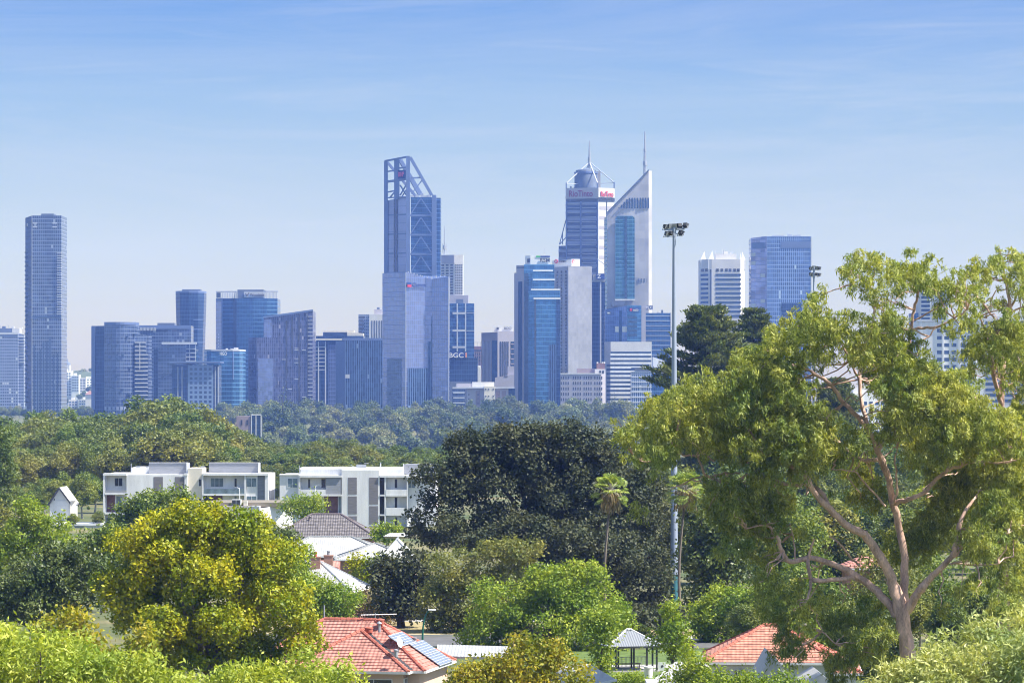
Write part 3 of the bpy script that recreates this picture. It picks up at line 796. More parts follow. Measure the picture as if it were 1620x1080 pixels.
# --- mauve tower with rooftop sign
t = tower('office_tower', 'mauve stone tower with dark slot windows and a white rooftop sign box', 790, 3100)
block(t, 'flank_wall', M['mauve'], [(761.5, 3110), (787, 3101)], [526, 525], depth=34)
block(t, 'front_wall', M['lilac'], [(787.2, 3101), (822, 3106)], 523.5, depth=30)
fins(t, 'wall_rib', M['lilac'], (763, 3109.5), (778, 3104.3), 540, 640, 7, .4, .5, .6)
wpan(t, 'dark_bay', M['glassb'], (778.5, 3104), (786.6, 3101.2), 538.5, 640, .2, .5)
fins(t, 'dark_slot', M['glassd'], (791, 3101.4), (806, 3103.6), 540, 600, 5, .5, .2, .5)
wpan(t, 'dark_bay', M['glassb'], (808, 3104), (822, 3106), 540, 600, .2, .5)
bands(t, 'floor_line', M['mauve'], (808, 3104), (822, 3106), 543, 598, 7, .25, .4, .5)
block(t, 'sign_box', M['signw'], [(780.5, 3108), (812, 3108)], 515.5, 524, 10)
lettering(t, 'BOQ', M['signk'], (797.5, 3108), (809, 3108), 517, 521.5, .3)
block(t, 'emblem', M['signk'], [(785.8, 3107.4), (789.2, 3107.4)], 517.5, 521.2, 1)
t = tower('office_block', 'plain grey stepped block standing in front of the mauve tower', 800, 2950, 'office block')
block(t, 'upper_wall', M['lilac'], [(803, 2952), (820, 2952)], 579, depth=16)
block(t, 'stepped_wall', M['lilac'], [(783, 2948), (817, 2948)], [597, 591], depth=20)
wpan(t, 'vent', M['glassd'], (797.5, 2948), (803, 2948), 594.5, 596, .2, .4)
wpan(t, 'white_stair', M['white'], (755.6, 2949), (760.5, 2949), 578, 600, .4, 6)
block(t, 'stair_shaft', M['white'], [(755.6, 2948), (761, 2948)], [577, 583], depth=10)

# --- beige flats at the foot of the towers
t = tower('apartment_block', 'beige flats with punched windows low down among the far treetops', 765, 2700, 'apartment block')
block(t, 'facade', M['lilac'], [(739, 2702), (804, 2702)], 614, depth=26)
block(t, 'front_bay', M['cream'], [(766, 2698), (783, 2698)], 611, depth=10)
block(t, 'glazed_wing', GL['res'], [(715, 2700), (736, 2700)], 616, depth=26)
block(t, 'glazed_end', GL['dark'], [(804.2, 2704), (815, 2704)], 614, depth=22)
bands(t, 'balcony', M['slab'], (717, 2700), (735, 2700), 620, 660, 5, .22, 1, 1.6)
wpan(t, 'roof_slab', M['slab'], (716, 2701), (814, 2701), 612, 614.2, 1.4, 24)
block(t, 'penthouse', M['lilac'], [(722, 2706), (746, 2706)], 606, 613, 12)
block(t, 'penthouse', M['concrete'], [(747, 2707), (782, 2707)], 604, 613, 12)
for y in (614.5, 625.5, 632, 639, 646):
    for p in (767.5, 772, 779.5): wpan(t, 'window', M['glassd'], (p, 2698), (p+2, 2698), y, y+2, .2, .4)
for y in (623, 630, 637, 644):
    for p in (741, 755.5): wpan(t, 'window', M['glassd'], (p, 2702), (p+1.6, 2702), y, y+2, .2, .4)
for p in (752.5, 784.5, 793.5): wpan(t, 'mauve_panel', M['mauve'], (p, 2702), (p+7, 2702), 618, 655, .2, .5)

# --- stepped bright blue tower
t = tower('office_tower', 'bright blue tower stepping down in glass tiers under a white sign box', 850, 2800)
block(t, 'concrete_shaft', M['lilac'], [(813.5, 2812), (831, 2804)], [431, 429], depth=34)
wpan(t, 'concrete_cap', M['lilac'], (817.5, 2811), (832, 2804.4), 419, 430, .6, 14)
wpan(t, 'vent', M['plant'], (818.5, 2810.6), (831, 2804.8), 422, 424, .9, .6)
wpan(t, 'dark_slot', M['glassb'], (820.5, 2808.6), (826, 2806.2), 445, 640, .6, 1)
block(t, 'glass_core', GL['rsm'], [(829, 2803), (877, 2803)], 418, depth=40)
block(t, 'glass_tier', GL['rsm'], [(842, 2799), (874.5, 2799)], 428.5, depth=30)
block(t, 'glass_tier', GL['rsm'], [(842.5, 2796), (877, 2796)], 443, depth=30)
block(t, 'glass_tier', GL['rsm'], [(836.5, 2792), (886, 2792)], 459, depth=30)
block(t, 'glass_tier', GL['rsm'], [(844, 2788.5), (886.5, 2788.5)], 473, depth=30)
for a, b, y, D in ((843, 875, 428, 2799), (843, 878, 442.5, 2796), (840, 886.5, 458.4, 2792), (844, 886.8, 472.6, 2788.5)):
    wpan(t, 'white_coping', M['signw'], (a, D), (b, D), y-1, y+1.2, .5, 1.5)
wpan(t, 'dark_strip', M['glassd'], (845.5, 2788.5), (848, 2788.5), 474, 640, .3, .5)
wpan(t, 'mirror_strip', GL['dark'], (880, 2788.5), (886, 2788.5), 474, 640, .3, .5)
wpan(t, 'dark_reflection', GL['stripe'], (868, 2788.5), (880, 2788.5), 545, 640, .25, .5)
wpan(t, 'dark_strip', M['glassb'], (829.5, 2803), (836, 2803), 432, 640, .3, .5)
block(t, 'sign_box', M['signw'], [(831, 2816), (839, 2808), (870.5, 2808)], 403.5, 418, 18)
lettering(t, 'RSM', M['signk'], (854.5, 2808), (869.6, 2808), 408, 414, .4)
wpan(t, 'blue_streak', M['signb'], (855, 2808), (870, 2808), 404, 406.4, .3, .5)
wpan(t, 'green_streak', M['signg'], (848, 2808), (854.6, 2808), 404, 406.4, .3, .5)
block(t, 'emblem', M['signk'], [(834, 2812.2), (838.4, 2807.9)], 408.5, 414.5, .6, proud=.5)
mast(t, 'aerial', 861, 392, 404, 2815, .3)

# --- white panelled tower
t = tower('office_tower', 'white panelled tower with three dark window strips beside the stepped blue one', 905, 2950)
block(t, 'front_wall', GL['tile'], [(899, 2950), (936.5, 2953)], 421, depth=36)
block(t, 'ribbed_wall', M['lilac'], [(872, 2966), (898.8, 2950)], [423, 421], depth=20)  # shaded left face put into the colour: darker than the white front
for p in (881, 887.5, 894.5):
    d = 2966-(p-872)/26.8*16
    bands(t, 'slot_window', M['glassd'], (p, d), (p+1.9, d-1.1), 428, 640, 40, .68, .5, .8)
block(t, 'sign_box', M['signw'], [(874, 2972), (903.5, 2962)], [411, 409.5], 421, 12)
block(t, 'sign_box', M['signw'], [(903.8, 2962), (917.5, 2963)], 408.8, 421, 12)
lettering(t, '中国银行', M['signk'], (884.5, 2968.4), (896.5, 2964.4), 410.5, 413.8, .5)
mb = MB(); c = P(879.8, 413.3, 2968.8); mb.tube([(c[0]+1.3*math.cos(a), c[1]-1.0-.4*math.cos(a), c[2]+1.6*math.sin(a)) for a in np.linspace(0, 6.283, 17)], .38, 5); mb.box(c[0]-.35, c[0]+.35, c[1]-1.3, c[1]-.9, c[2]-.9, c[2]+.9); mb.build('emblem', M['signr'], t)
mb = MB(); c = P(906.8, 413.5, 2961.6); mb.tube([(c[0]+.8*math.cos(a), c[1]-.4, c[2]+1.3*math.sin(a)) for a in np.linspace(0, 5, 12)], .3, 5); mb.build('emblem', M['signr'], t)

# --- dark tower with Z sign
t = tower('office_tower', 'narrow dark tower with a white vertical line and square blue sign', 946, 3050)
block(t, 'facade', GL['dark'], [(934, 3052), (957, 3050)], 446, depth=30)
block(t, 'crown', M['concrete2'], [(938.5, 3049), (957, 3049)], [434, 432], 446, 20)
block(t, 'sign_panel', M['signb'], [(943, 3048.2), (956.5, 3048.2)], 433.5, 441.5, 1)
lettering(t, 'Z', M['signw'], (945, 3048), (950.5, 3048), 434.8, 440.3, .5)
wpan(t, 'white_line', M['slab'], (949, 3050), (951.2, 3050), 446, 655, .8, 1)
bm('davit', M['steel'], P(945, 410, 3060), P(956, 418, 3060), .5)
# --- ribbon glazed tower with tripod crown
t = tower('office_tower', 'tall grey ribbon glazed tower crowned by a round plant room, stays and mast', 932, 3200)
block(t, 'front_wall', GL['park'], [(895.5, 3207), (946, 3200)], 297, depth=36)
block(t, 'side_wall', M['concrete'], [(946.2, 3200), (972, 3210)], 297, depth=26)
block(t, 'stepped_wing', GL['park'], [(884, 3214), (895.4, 3210)], 388, depth=22)
wpan(t, 'sign_band', M['grey'], (895.5, 3207), (946, 3200), 297, 314, .5, 1)
wpan(t, 'sign_band', M['concrete'], (946.4, 3200), (972, 3210), 297, 312, .5, 1)  # sunlit side painted in: wall and band paler than the front's
wpan(t, 'dark_band', M['glassd'], (896, 3207), (946, 3200), 314.4, 317.6, .7, 1)
wpan(t, 'dark_band', M['glassd'], (947, 3200.2), (972, 3210), 313, 318, .5, 1)
for p in (895.5, 918, 944.5):
    d = 3207-(p-895.5)/50.5*7
    wpan(t, 'corner_pier' if p != 918 else 'centre_mullion', M['lav'], (p, d), (p+2, d-.3), 318, 500, .9, 1)
bands(t, 'ceiling_strip', M['slab'], (898, 3206.6), (917, 3204), 321, 430, 15, .12, .3, .5)
bands(t, 'ceiling_strip', M['slab'], (921, 3203.4), (943, 3200.5), 321, 430, 15, .12, .3, .5)
bands(t, 'panel_joint', M['lilac'], (948, 3200.8), (971, 3209.6), 326, 420, 6, .35, .15, .3)
wpan(t, 'dark_slot', M['glassd'], (959, 3205), (960.2, 3205.4), 318, 420, .3, .5)
lettering(t, 'RioTinto', mat('maroon_sign', (.25, .05, .12)), (900.5, 3206.3), (938, 3201.2), 301, 311, .8)
lettering(t, 'RioTinto', M['signr'], (949.5, 3201.3), (969.5, 3209), 302.5, 311, .9)
mb = MB(); c = (X(927, 3222), 3222)
mb.lathe([(Z(297, 3200), 11.2), (Z(276, 3200), 11.2), (Z(272, 3200), 10.6), (Z(266, 3200), 9)][::1] and [(11.2, Z(297, 3200)), (11.2, Z(275, 3200)), (9.5, Z(267, 3200)), (4, Z(264.5, 3200))], (c[0], c[1], 0), 20)
mb.build('plant_room', M['plant'], t)
block(t, 'plant_annexe', M['concrete2'], [(938, 3226), (950, 3226)], 268, 297, 14)
mb = MB(); mb.lathe([(11.6, Z(272.5, 3200)), (11.6, Z(270, 3200))], (c[0], c[1], 0), 20); mb.build('plant_rim', M['lav'], t)
apex = P(932.5, 256.5, 3222)
for (p, y, D) in ((895.8, 290, 3207), (945.5, 290, 3201), (971.5, 289, 3210), (918, 291, 3244)): bm('stay', M['slab'], P(p, y, D), apex, .8)
for (p, y, D) in ((895.8, 290, 3207), (945.5, 290, 3201), (971.5, 289, 3210)): bm('corner_post', M['lav'], P(p, y-1, D), P(p, 299, D), 1.1)
bm('ring_beam', M['slab'], P(895.8, 290.5, 3207), P(919, 291, 3216), .6); bm('ring_beam', M['slab'], P(948, 290.5, 3216), P(971.5, 289.5, 3210), .6)
mast(t, 'mast', 932.5, 223, 266, 3222, 1.3)
mb = MB(); mb.tube([P(932.5, 262, 3222), P(932.5, 249, 3222)], 1.6, 8); mb.tube([P(932.5, 249, 3222), P(932.5, 238, 3222)], .9, 8); mb.build('antenna_array', M['steel'], t)
bm('stay', M['lav'], P(885, 387, 3212), P(895, 349, 3210), .9); bm('stay', M['lav'], P(890, 387, 3212), P(890, 367, 3212), .8); bm('stay', M['lav'], P(886, 386, 3212), P(895, 376, 3210), .7)
for p in range(903, 945, 6): mb = MB(); x, y, z = P(p, 297, 3214); mb.box(x-.8, x+.8, y, y+2, z-.3, z+rg.uniform(.6, 1.8)); mb.build('roof_unit', M['plant'], t)

# --- white tower with the slanted top
t = tower('office_tower', 'white stone tower with a steep slanted roof, tall spire and blue glass panel', 996, 3100)
ch = [(960.5, 3102), (1026.2, 3100), (1031.2, 3104)]
block(t, 'body', GL['stone'], ch, [337, 270, 270], depth=30)
block(t, 'left_glazing', GL['teal'], [(956.5, 3112), (960.4, 3103)], 343, depth=18)
mb = MB()
pts = [P(973.5, 345, 3099.6), P(976.5, 341.5, 3099.6), P(1000.5, 341.5, 3099.6), P(1004, 345, 3099.6), P(1004, 473, 3099.8), P(973.5, 473, 3099.8)][::-1]
mb.poly(pts); mb.poly([(x, y+.8, z) for x, y, z in pts][::-1])
for k in range(6):
    a, b = pts[k], pts[(k+1) % 6]; mb.poly([a, b, (b[0], b[1]+.8, b[2]), (a[0], a[1]+.8, a[2])])
gp = mb.build('glass_panel', GL['teal'], t)
wpan(t, 'dark_mullion', M['glassb'], (988.3, 3100.6), (991.8, 3100.5), 343, 473, 1.4, .4, parent=gp)
wpan(t, 'sill', M['white'], (973, 3101), (1004.5, 3100.6), 473, 475.5, 1.8, 1.2, parent=gp)
for k in range(12):
    p = 977.8+k*4.25; yt = max(313, 337-(p-960.5)*1.02+9)
    if p < 1025 or k == 11: wpan(t, 'louvre', M['glassb'], (p, 3101), (p+2.1, 3101), yt, 329.5, .75 if p < 1010 else 1.4, .5)
for k in range(4): wpan(t, 'louvre', M['plant'], (1009.5+k*4.3, 3100.6), (1011.6+k*4.3, 3100.6), 440.5, 446.5, .5, .6)
mb = MB(); mb.beam(P(960.3, 336.5, 3101.5), P(1026.4, 269, 3099.5), 1.6, 1.0); mb.build('roof_edge', M['plant'], t)
mast(t, 'spire', 1020.2, 208, 276, 3112, 1.5)
mb = MB(); mb.tube([P(1020.2, 262, 3112), P(1020.2, 255, 3112)], 1.9, 8); mb.tube([P(1020.2, 240, 3112), P(1020.2, 236, 3112)], 1.3, 8); mb.build('antenna_array', M['steel'], t)
wpan(t, 'dark_podium_band', M['plant'], (968, 3098), (988, 3098), 476, 484, .5, 1)

# --- tower with red star sign
t = tower('office_block', 'blue glass block with small white logo lettering below the slanted white tower', 985, 2950, 'office block')
block(t, 'pale_wall', GL['chev'], [(957.5, 2954), (992, 2950)], [489, 483], depth=26)
block(t, 'glass_bay', GL['rsm'], [(992.2, 2948), (1014.5, 2948)], 483, depth=22)
block(t, 'white_column', M['lilac'], [(1014.7, 2949), (1021.5, 2949)], 483, depth=18)
wpan(t, 'dark_strip', M['glassb'], (979.5, 2951.5), (984, 2951), 491, 541, .4, .6)
bands(t, 'window_band', M['glassb'], (993, 2948), (1008, 2948), 500, 535, 5, .55, .2, .4)
wpan(t, 'sign_panel', M['signb'], (995, 2948), (1011.5, 2948), 487, 492.5, .4, .6)
wpan(t, 'emblem', M['signr'], (996.5, 2948), (1000, 2948), 487.8, 492, .7, .4)
lettering(t, 'nab', M['signw'], (1001.5, 2948), (1010, 2948), 488, 492, .6)
block(t, 'roof_sign', M['signb'], [(1015.5, 2956), (1032.5, 2956)], 482.8, 489.5, 4)
lettering(t, 'INPEX', M['signw'], (1016.3, 2956), (1031.5, 2956), 483.7, 488.5, .4, shear=.2)
for p in (960, 986.5): wpan(t, 'sign_panel', M['plant'], (p, 2953), (p+6, 2952.5), 492.5 if p < 970 else 488, 497 if p < 970 else 493.5, .6, .6)
wpan(t, 'sign_mark', M['signw'], (961, 2953), (964.5, 2952.8), 494, 496, .9, .4)
wpan(t, 'pale_panel', M['white'], (973, 2952.4), (979, 2951.6), 516, 525, .3, .5); wpan(t, 'pale_panel', M['white'], (984.4, 2951), (992, 2950), 516, 525, .3, .5)
t = tower('office_block', 'blue glazed office with thin white floor lines behind the floodlight pole', 1042, 3000, 'office block')
block(t, 'facade', GL['blue'], [(1021, 3000), (1061, 3000)], 495, depth=30)
for k in range(9): wpan(t, 'floor_line', M['slab'], (1021, 3000), (1061, 3000), 499+k*7.8, 499.9+k*7.8, .3, .5)
wpan(t, 'edge_fin', M['slab'], (1060.6, 3000), (1062, 3000), 494, 600, .5, 1)
roof_clutter(t, 1042, 1052, 494.5, 3000, 4, rg, 3)

# --- white striped slab
t = tower('office_block', 'white office slab striped with dark window bands under a blank white top', 995, 2750, 'office block')
block(t, 'front_wall', M['concrete'], [(966, 2750), (1031, 2750)], 540.5, depth=26)
block(t, 'flank_wall', M['lilac'], [(957, 2758), (965.8, 2750.4)], 540.5, depth=18)  # darker lilac paints the shade on the left flank of the white slab
for k in range(12):
    y = 556+k*6.72
    wpan(t, 'window_band', M['glassb'], (960 if k > 2 else 966, 2755 if k > 2 else 2750), (966, 2750), y, y+2.9, .3, .5)
    wpan(t, 'window_band', M['glassb'], (966, 2750), (1030 if k < 3 else 1027, 2750), y, y+2.9, .25, .5)
    wpan(t, 'white_sill', M['white'], (965.6, 2750), (1030.6, 2750), y+3.1, y+6.4, .5, .5)

# --- stone block with punched windows
t = tower('office_block', 'low pinkish stone block with rows of narrow upright windows', 920, 2700, 'office block')
block(t, 'front_wall', M['lilac'], [(887, 2702), (951, 2700)], 591, depth=30)
block(t, 'end_wall', M['lilac'], [(951.2, 2700), (958, 2704)], 592, depth=24)
wpan(t, 'coping', M['white'], (886.6, 2702), (951.4, 2700), 590, 591.6, .5, .8)
for k in range(5):
    for q in range(4):
        a = 888.3+q*17+ (0 if q else -2)
        windows(t, 'window', M['glassd'], along((887, 2702), (951, 2700), (a-887)/64), along((887, 2702), (951, 2700), (a+14.6-887)/64), 595+k*8.6, 599.6+k*8.6, 4, 1, .42, 1)
block(t, 'plant_room', M['mauve'], [(913, 2712), (942, 2712)], 582.5, 592, 12)
block(t, 'stair_head', M['redbrown'], [(944, 2710), (957, 2710)], 574, 584, 10)
block(t, 'penthouse', M['concrete'], [(941, 2708), (958, 2708)], 583.5, 592, 12)
for p in (948, 952.5): wpan(t, 'window', M['glassd'], (p, 2708), (p+3, 2708), 586, 590.5, .15, .3)
for p in (945, 953, 956): mb = MB(); x, y, z = P(p, 574.3, 2711); mb.tube([(x, y, z-.3), (x, y, z+.9)], .7, 8); mb.build('roof_vent', M['signw'], t)

# --- fin office
t = tower('office_block', 'low white office of fine upright fins beside the striped white slab', 1018, 2680, 'office block')
block(t, 'facade', GL['fine'], [(999, 2680), (1031, 2680)], 588, depth=24)
block(t, 'glazed_end', GL['blue'], [(1031.2, 2682), (1062, 2684)], 590, depth=20)
wpan(t, 'roof_slab', M['plant'], (1000, 2680), (1062, 2680), 581, 582.3, 1, 20)
block(t, 'attic', M['concrete'], [(1005, 2683), (1028, 2683)], 582.3, 588, 14)
for k in range(7): wpan(t, 'spandrel', M['slab'], (999, 2680), (1031, 2680), 587.5+k*8, 589+k*8, .4, .6)
block(t, 'white_gable', M['white'], [(1033, 2700), (1062, 2700)], [564, 574], depth=14)

# --- white tower with spikes
t = tower('office_tower', 'white banded tower with four corner spikes rising above the dark pines', 1143, 3000)
block(t, 'body', M['concrete'], [(1108, 3008), (1121, 3000.5), (1126, 3000), (1171, 3000), (1178, 3006)], 410, depth=32)
bands(t, 'window_band', M['glassb'], (1132, 3000), (1172, 3000), 433, 505, 10, .48, .25, .5)
bands(t, 'window_band', M['glassb'], (1108.6, 3007.6), (1120.5, 3000.8), 433, 505, 10, .48, .25, .5)
for a in (1133, 1140, 1147, 1153, 1160, 1166): wpan(t, 'window', M['glassd'], (a, 3000), (a+4.2, 3000), 425, 429.5, .2, .4)
for a in (1109.5, 1115.5): wpan(t, 'window', M['glassd'], (a, 3007-(a-1108.6)*.55), (a+4, 3004.8-(a-1108.6)*.55), 425, 429.5, .2, .4)
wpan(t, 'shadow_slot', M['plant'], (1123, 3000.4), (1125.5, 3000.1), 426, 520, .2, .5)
for (a, b, c, y, D) in ((1108, 1116.5, 1114.5, 396.5, 3007), (1120.5, 1129.5, 1127, 396, 3001), (1170, 1172.5, 1171.5, 398, 3001), (1173, 1179.5, 1174, 397, 3006)):
    mb = MB(); mb.prism([(X(a, D), D-.6), (X(b, D), D-.6), (X(b, D), D+3), (X(a, D), D+3)], Z(426, 3000), Z(410, 3000))
    q = [(X(a, D), D-.6, Z(410, 3000)), (X(b, D), D-.6, Z(410, 3000)), (X(b, D), D+3, Z(410, 3000)), (X(a, D), D+3, Z(410, 3000))]; ap = (X(c, D), D+1, Z(y, 3000))
    for k in range(4): mb.poly([q[k], q[(k+1) % 4], ap])
    mb.build('spike', M['white'], t)
block(t, 'roof_plant', M['concrete'], [(1132, 3008), (1165, 3008)], 401, 410, 14)
roof_clutter(t, 1133, 1162, 401, 3008, 8, rg, 2.5)

# --- violet blue tower
t = tower('office_tower', 'broad violet blue glass tower standing behind the second floodlight', 1236, 2900)
block(t, 'flank_wall', GL['qvl'], [(1188, 2912), (1213, 2901)], [375.5, 373.5], depth=26)
block(t, 'facade', GL['qv'], [(1213.2, 2901), (1283, 2901)], 374, depth=34)
wpan(t, 'plant_band', M['lav'], (1236, 2901), (1282.5, 2901), 382, 392, .3, .5)
wpan(t, 'plant_band', M['lav'], (1190, 2911), (1211, 2902), 383, 393, .3, .5)
wpan(t, 'edge_fin', M['slab'], (1282.6, 2901), (1284, 2901), 374, 520, .3, .8)
wpan(t, 'dark_glazing', GL['dark'], (1236, 2901), (1268, 2901), 479, 500, .3, .6)
for p in (1225, 1231, 1238, 1250, 1258, 1264): mb = MB(); x, y, z = P(p, 374, 2908); mb.box(x-2, x+1.5, y, y+4, z-.3, z+rg.uniform(.8, 1.8)); mb.build('roof_unit', M['slab'], t)

# --- flats beyond the gum tree
t = tower('apartment_tower', 'pale apartment tower with blue balconies seen through the gum branches', 1475, 2300, 'apartment tower')
block(t, 'body', M['concrete'], [(1457, 2304), (1500, 2300)], 457, depth=30)
wpan(t, 'blue_bay', M['glassb'], (1457.6, 2304), (1471, 2302.6), 462, 540, .3, .5)
bands(t, 'balcony', M['white'], (1457, 2304), (1471.4, 2302.6), 466, 540, 11, .3, 1, 1.5)
bands(t, 'window', M['glassb'], (1486, 2301), (1495, 2300.4), 465, 540, 10, .55, .25, .5)
block(t, 'lower_wing', GL['blue'], [(1443, 2320), (1457, 2318)], 494, depth=20)
t = tower('apartment_block', 'white apartment block with blue glazing low behind the gum crown', 1510, 2100, 'apartment block')
block(t, 'body', M['white'], [(1452, 2104), (1556, 2100)], 508, depth=24)
wpan(t, 'roof_slab', M['slab'], (1450, 2104), (1560, 2100), 505, 508, 1, 20)
windows(t, 'window', M['glassb'], (1457, 2104), (1515, 2101.6), 517, 620, 5, 9, .66, .5)
windows(t, 'window', M['glassb'], (1518, 2101.4), (1540, 2100.6), 517, 620, 2, 9, .7, .6)
for p in (1455, 1490, 1516, 1541): wpan(t, 'pier', M['white'], (p, 2104-(p-1452)*.04), (p+3, 2103.8-(p-1452)*.04), 508, 640, .8, 1)
t = tower('apartment_block', 'blue banded apartment block beyond the thinner gum crown', 1595, 2150, 'apartment block')
block(t, 'body', M['concrete'], [(1556, 2152), (1650, 2150)], 500, depth=24)
bands(t, 'window_band', M['glassb'], (1559, 2152), (1648, 2150), 508, 640, 15, .55, .25, .5)
t = tower('office_block', 'plain white block glimpsed low between the gum limbs', 1380, 1900, 'office block')
block(t, 'body', M['white'], [(1315, 1900), (1450, 1905)], 622, depth=24)
windows(t, 'window', M['glassb'], (1318, 1900), (1447, 1905), 632, 700, 14, 6, .6, .45)
block(t, 'penthouse', M['concrete'], [(1350, 1906), (1400, 1906)], 612, 622, 12)

# ---------------------------------------------------------------- hillside flats at the far left
def hill_z(x, y):
    z = 0
    for cx, cy, r, h in ((X(115, 4700), 4750, 260, 55), (X(-40, 4700), 4700, 220, 44), (X(250, 4900), 4900, 300, 38), (X(30, 4600), 4500, 160, 20)):
        z = max(z, h*math.exp(-((x-cx)**2+(y-cy)**2)/(r*r)))
    return z
def hills():
    nx, ny = 60, 40; v = []; f = []
    for j in range(ny+1):
        for i in range(nx+1):
            x = -1700+i*2600/nx; y = 4000+j*1700/ny
            v.append((x, y, hill_z(x, y)-3))
    for j in range(ny):
        for i in range(nx): a = j*(nx+1)+i; f.append((a, a+1, a+nx+2, a+nx+1))
    me = bpy.data.meshes.new('hill'); me.from_pydata(v, [], f)
    me.polygons.foreach_set('use_smooth', [True]*len(f))
    o = link('hill', me, M['scrub']); tag(o, kind='structure')
M['scrub'] = mat('hill_scrub', (.07, .09, .035), var=.3, scale=.05)
hills()
flats = [  # x0, x1, ytop, ybase, D, label, colour
 (-6, 14, 583, 600, 4450, 'small white flat roofed house highest on the far left slope', 'white'),
 (-8, 9, 594, 618, 4350, 'bluish white flats under the highest white house', 'concrete'),
 (9.5, 33, 594, 618, 4340, 'white flats with a blank gable left of the tall dark tower', 'white'),
 (-8, 3, 617, 642, 4250, 'cream flats cut by the picture edge', 'cream'),
 (3.5, 25, 618, 642, 4240, 'flats with a pale yellow end wall and blue windows', 'cream'),
 (25.5, 38, 616, 645, 4230, 'white balconied flats touching the tall dark tower', 'white'),
 (-8, 30, 646, 664, 4150, 'long low white house at the foot of the left slope', 'white'),
 (96, 113, 587, 625, 4400, 'tall white flats with stepped roof right beside the tall dark tower', 'white'),
 (113, 125, 593, 622, 4390, 'white flats with dark windows in the middle of the slope', 'white'),
 (125.5, 136, 598, 626, 4400, 'white flats lower on the slope with many small windows', 'concrete'),
 (136.3, 146, 597, 622, 4410, 'white flats half hidden by the round fronted tower', 'white'),
 (108, 123, 632, 652, 4200, 'low white flats with blue windows at the foot of the slope', 'concrete'),
 (123.5, 145, 631, 650, 4190, 'low white terrace with deep balconies at the foot of the slope', 'white'),
]
r5 = random.Random(9)
for (a, b, y0, y1, D, lab, mk) in flats:
    t = tower('apartment_block', lab, (a+b)/2, D, 'apartment block')
    d = r5.uniform(-5, 5)
    block(t, 'body', M[mk], [(a, D+d), (b, D)], y0, depth=18)
    nx = max(2, int((b-a)/4)); ny = max(2, int((y1-y0)/4.2))
    windows(t, 'window', M['glassb'], along((a, D+d), (b, D), .06), along((a, D+d), (b, D), .96), y0+1.5, y0+1.5+ny*4.2, nx, ny, .6, .45, .3, .6)
    if b-a > 11: block(t, 'stair_head', M[mk], [(a+(b-a)*.3, D+8), (a+(b-a)*.6, D+8)], y0-3, y0, 8)
    else: block(t, 'parapet', M[mk], [(a-.3, D+d-.6), (b+.3, D-.6)], y0-1, y0+.6, 19)
t = tower('church', 'little domed building with a spire on the skyline right of the tall dark tower', 106, 4500, 'church')
block(t, 'body', M['concrete'], [(101, 4500), (110, 4500)], 577, depth=12)
mb = MB(); c = P(106.5, 577, 4506); mb.lathe([(4.5, c[2]), (4.2, c[2]+2), (2.5, c[2]+3.6), (.6, c[2]+4.5), (.15, c[2]+9)], (c[0], c[1], 0), 12); mb.build('dome', M['plant'], t)
t = tower('house', 'red roofed house among bushes low on the far slope', 141, 4150, 'house')
block(t, 'wall', M['concrete'], [(135, 4150), (147, 4150)], 624, depth=12)
mb = MB(); a = P(134, 624, 4149); b = P(148, 624, 4149); mb.poly([a, b, P(142, 617, 4156)]); mb.poly([b, (b[0], b[1]+14, b[2]), P(142, 617, 4156)]); mb.poly([a, P(142, 617, 4156), (a[0], a[1]+14, a[2])]); mb.build('roof', M['redbrown'], t)
# ---------------------------------------------------------------- ground
def ground():
    xs = np.concatenate([np.linspace(-2600, -700, 12), np.linspace(-600, 600, 60), np.linspace(700, 2600, 12)])
    ys = np.concatenate([np.linspace(-2500, -100, 10), np.linspace(0, 3000, 90), np.linspace(3100, 6400, 14)])
    nx, ny = len(xs), len(ys)
    v = [(x, y, ground_z(x, y)) for y in ys for x in xs]
    f = [(j*nx+i, j*nx+i+1, (j+1)*nx+i+1, (j+1)*nx+i) for j in range(ny-1) for i in range(nx-1)]
    me = bpy.data.meshes.new('ground'); me.from_pydata(v, [], f)
    me.polygons.foreach_set('use_smooth', [True]*len(f))
    m, nt, out = newmat('grassy_ground'); L = nt.links
    tc = N(nt, 'ShaderNodeTexCoord')
    n1 = N(nt, 'ShaderNodeTexNoise', i_Scale=.06, i_Detail=6.0); n2 = N(nt, 'ShaderNodeTexNoise', i_Scale=1.4, i_Detail=5.0)
    L.new(tc.outputs['Object'], n1.inputs['Vector']); L.new(tc.outputs['Object'], n2.inputs['Vector'])
    a = ramp(nt, n1.outputs[0], [(.35, (.06, .09, .025)), (.55, (.13, .13, .05)), (.7, (.24, .20, .10))])
    c = mixc(nt, 1.0, a, ramp(nt, n2.outputs[0], [(.3, .65), (.7, 1.25)]), 'MULTIPLY')
    b = N(nt, 'ShaderNodeBsdfPrincipled', i_Roughness=.95); L.new(c, b.inputs['Base Color']); L.new(b.outputs[0], out.inputs[0])
    tag(link('ground', me, m), kind='structure')
ground()
M['asphalt'] = mat('grey_asphalt', (.12, .12, .125), var=.12, scale=.8)  # plain grey with random mottling
M['paving'] = mat('pale_paving', (.42, .40, .37), var=.1, scale=1.2)
M['drygrass'] = mat('dry_lawn', (.33, .27, .13), var=.2, scale=1.5)
M['lawn'] = mat('green_lawn', (.10, .15, .035), var=.25, scale=1.2)
M['kerb'] = mat('kerb_concrete', (.45, .44, .42), var=.08)
def sheet(name, m, pts, z, kind='structure'):
    b = MB(); b.poly([(x, y, z) for x, y in pts]); o = b.build(name, m); tag(o, kind=kind); return o
sheet('road', M['asphalt'], [(-26, 296), (26, 292), (30, 304), (-26, 308)], .008)
b = MB(); b.prism([(-26, 308.2), (30, 304.2), (30, 304.5), (-26, 308.5)], 0, .13); tag(b.build('kerb', M['kerb']), kind='structure')
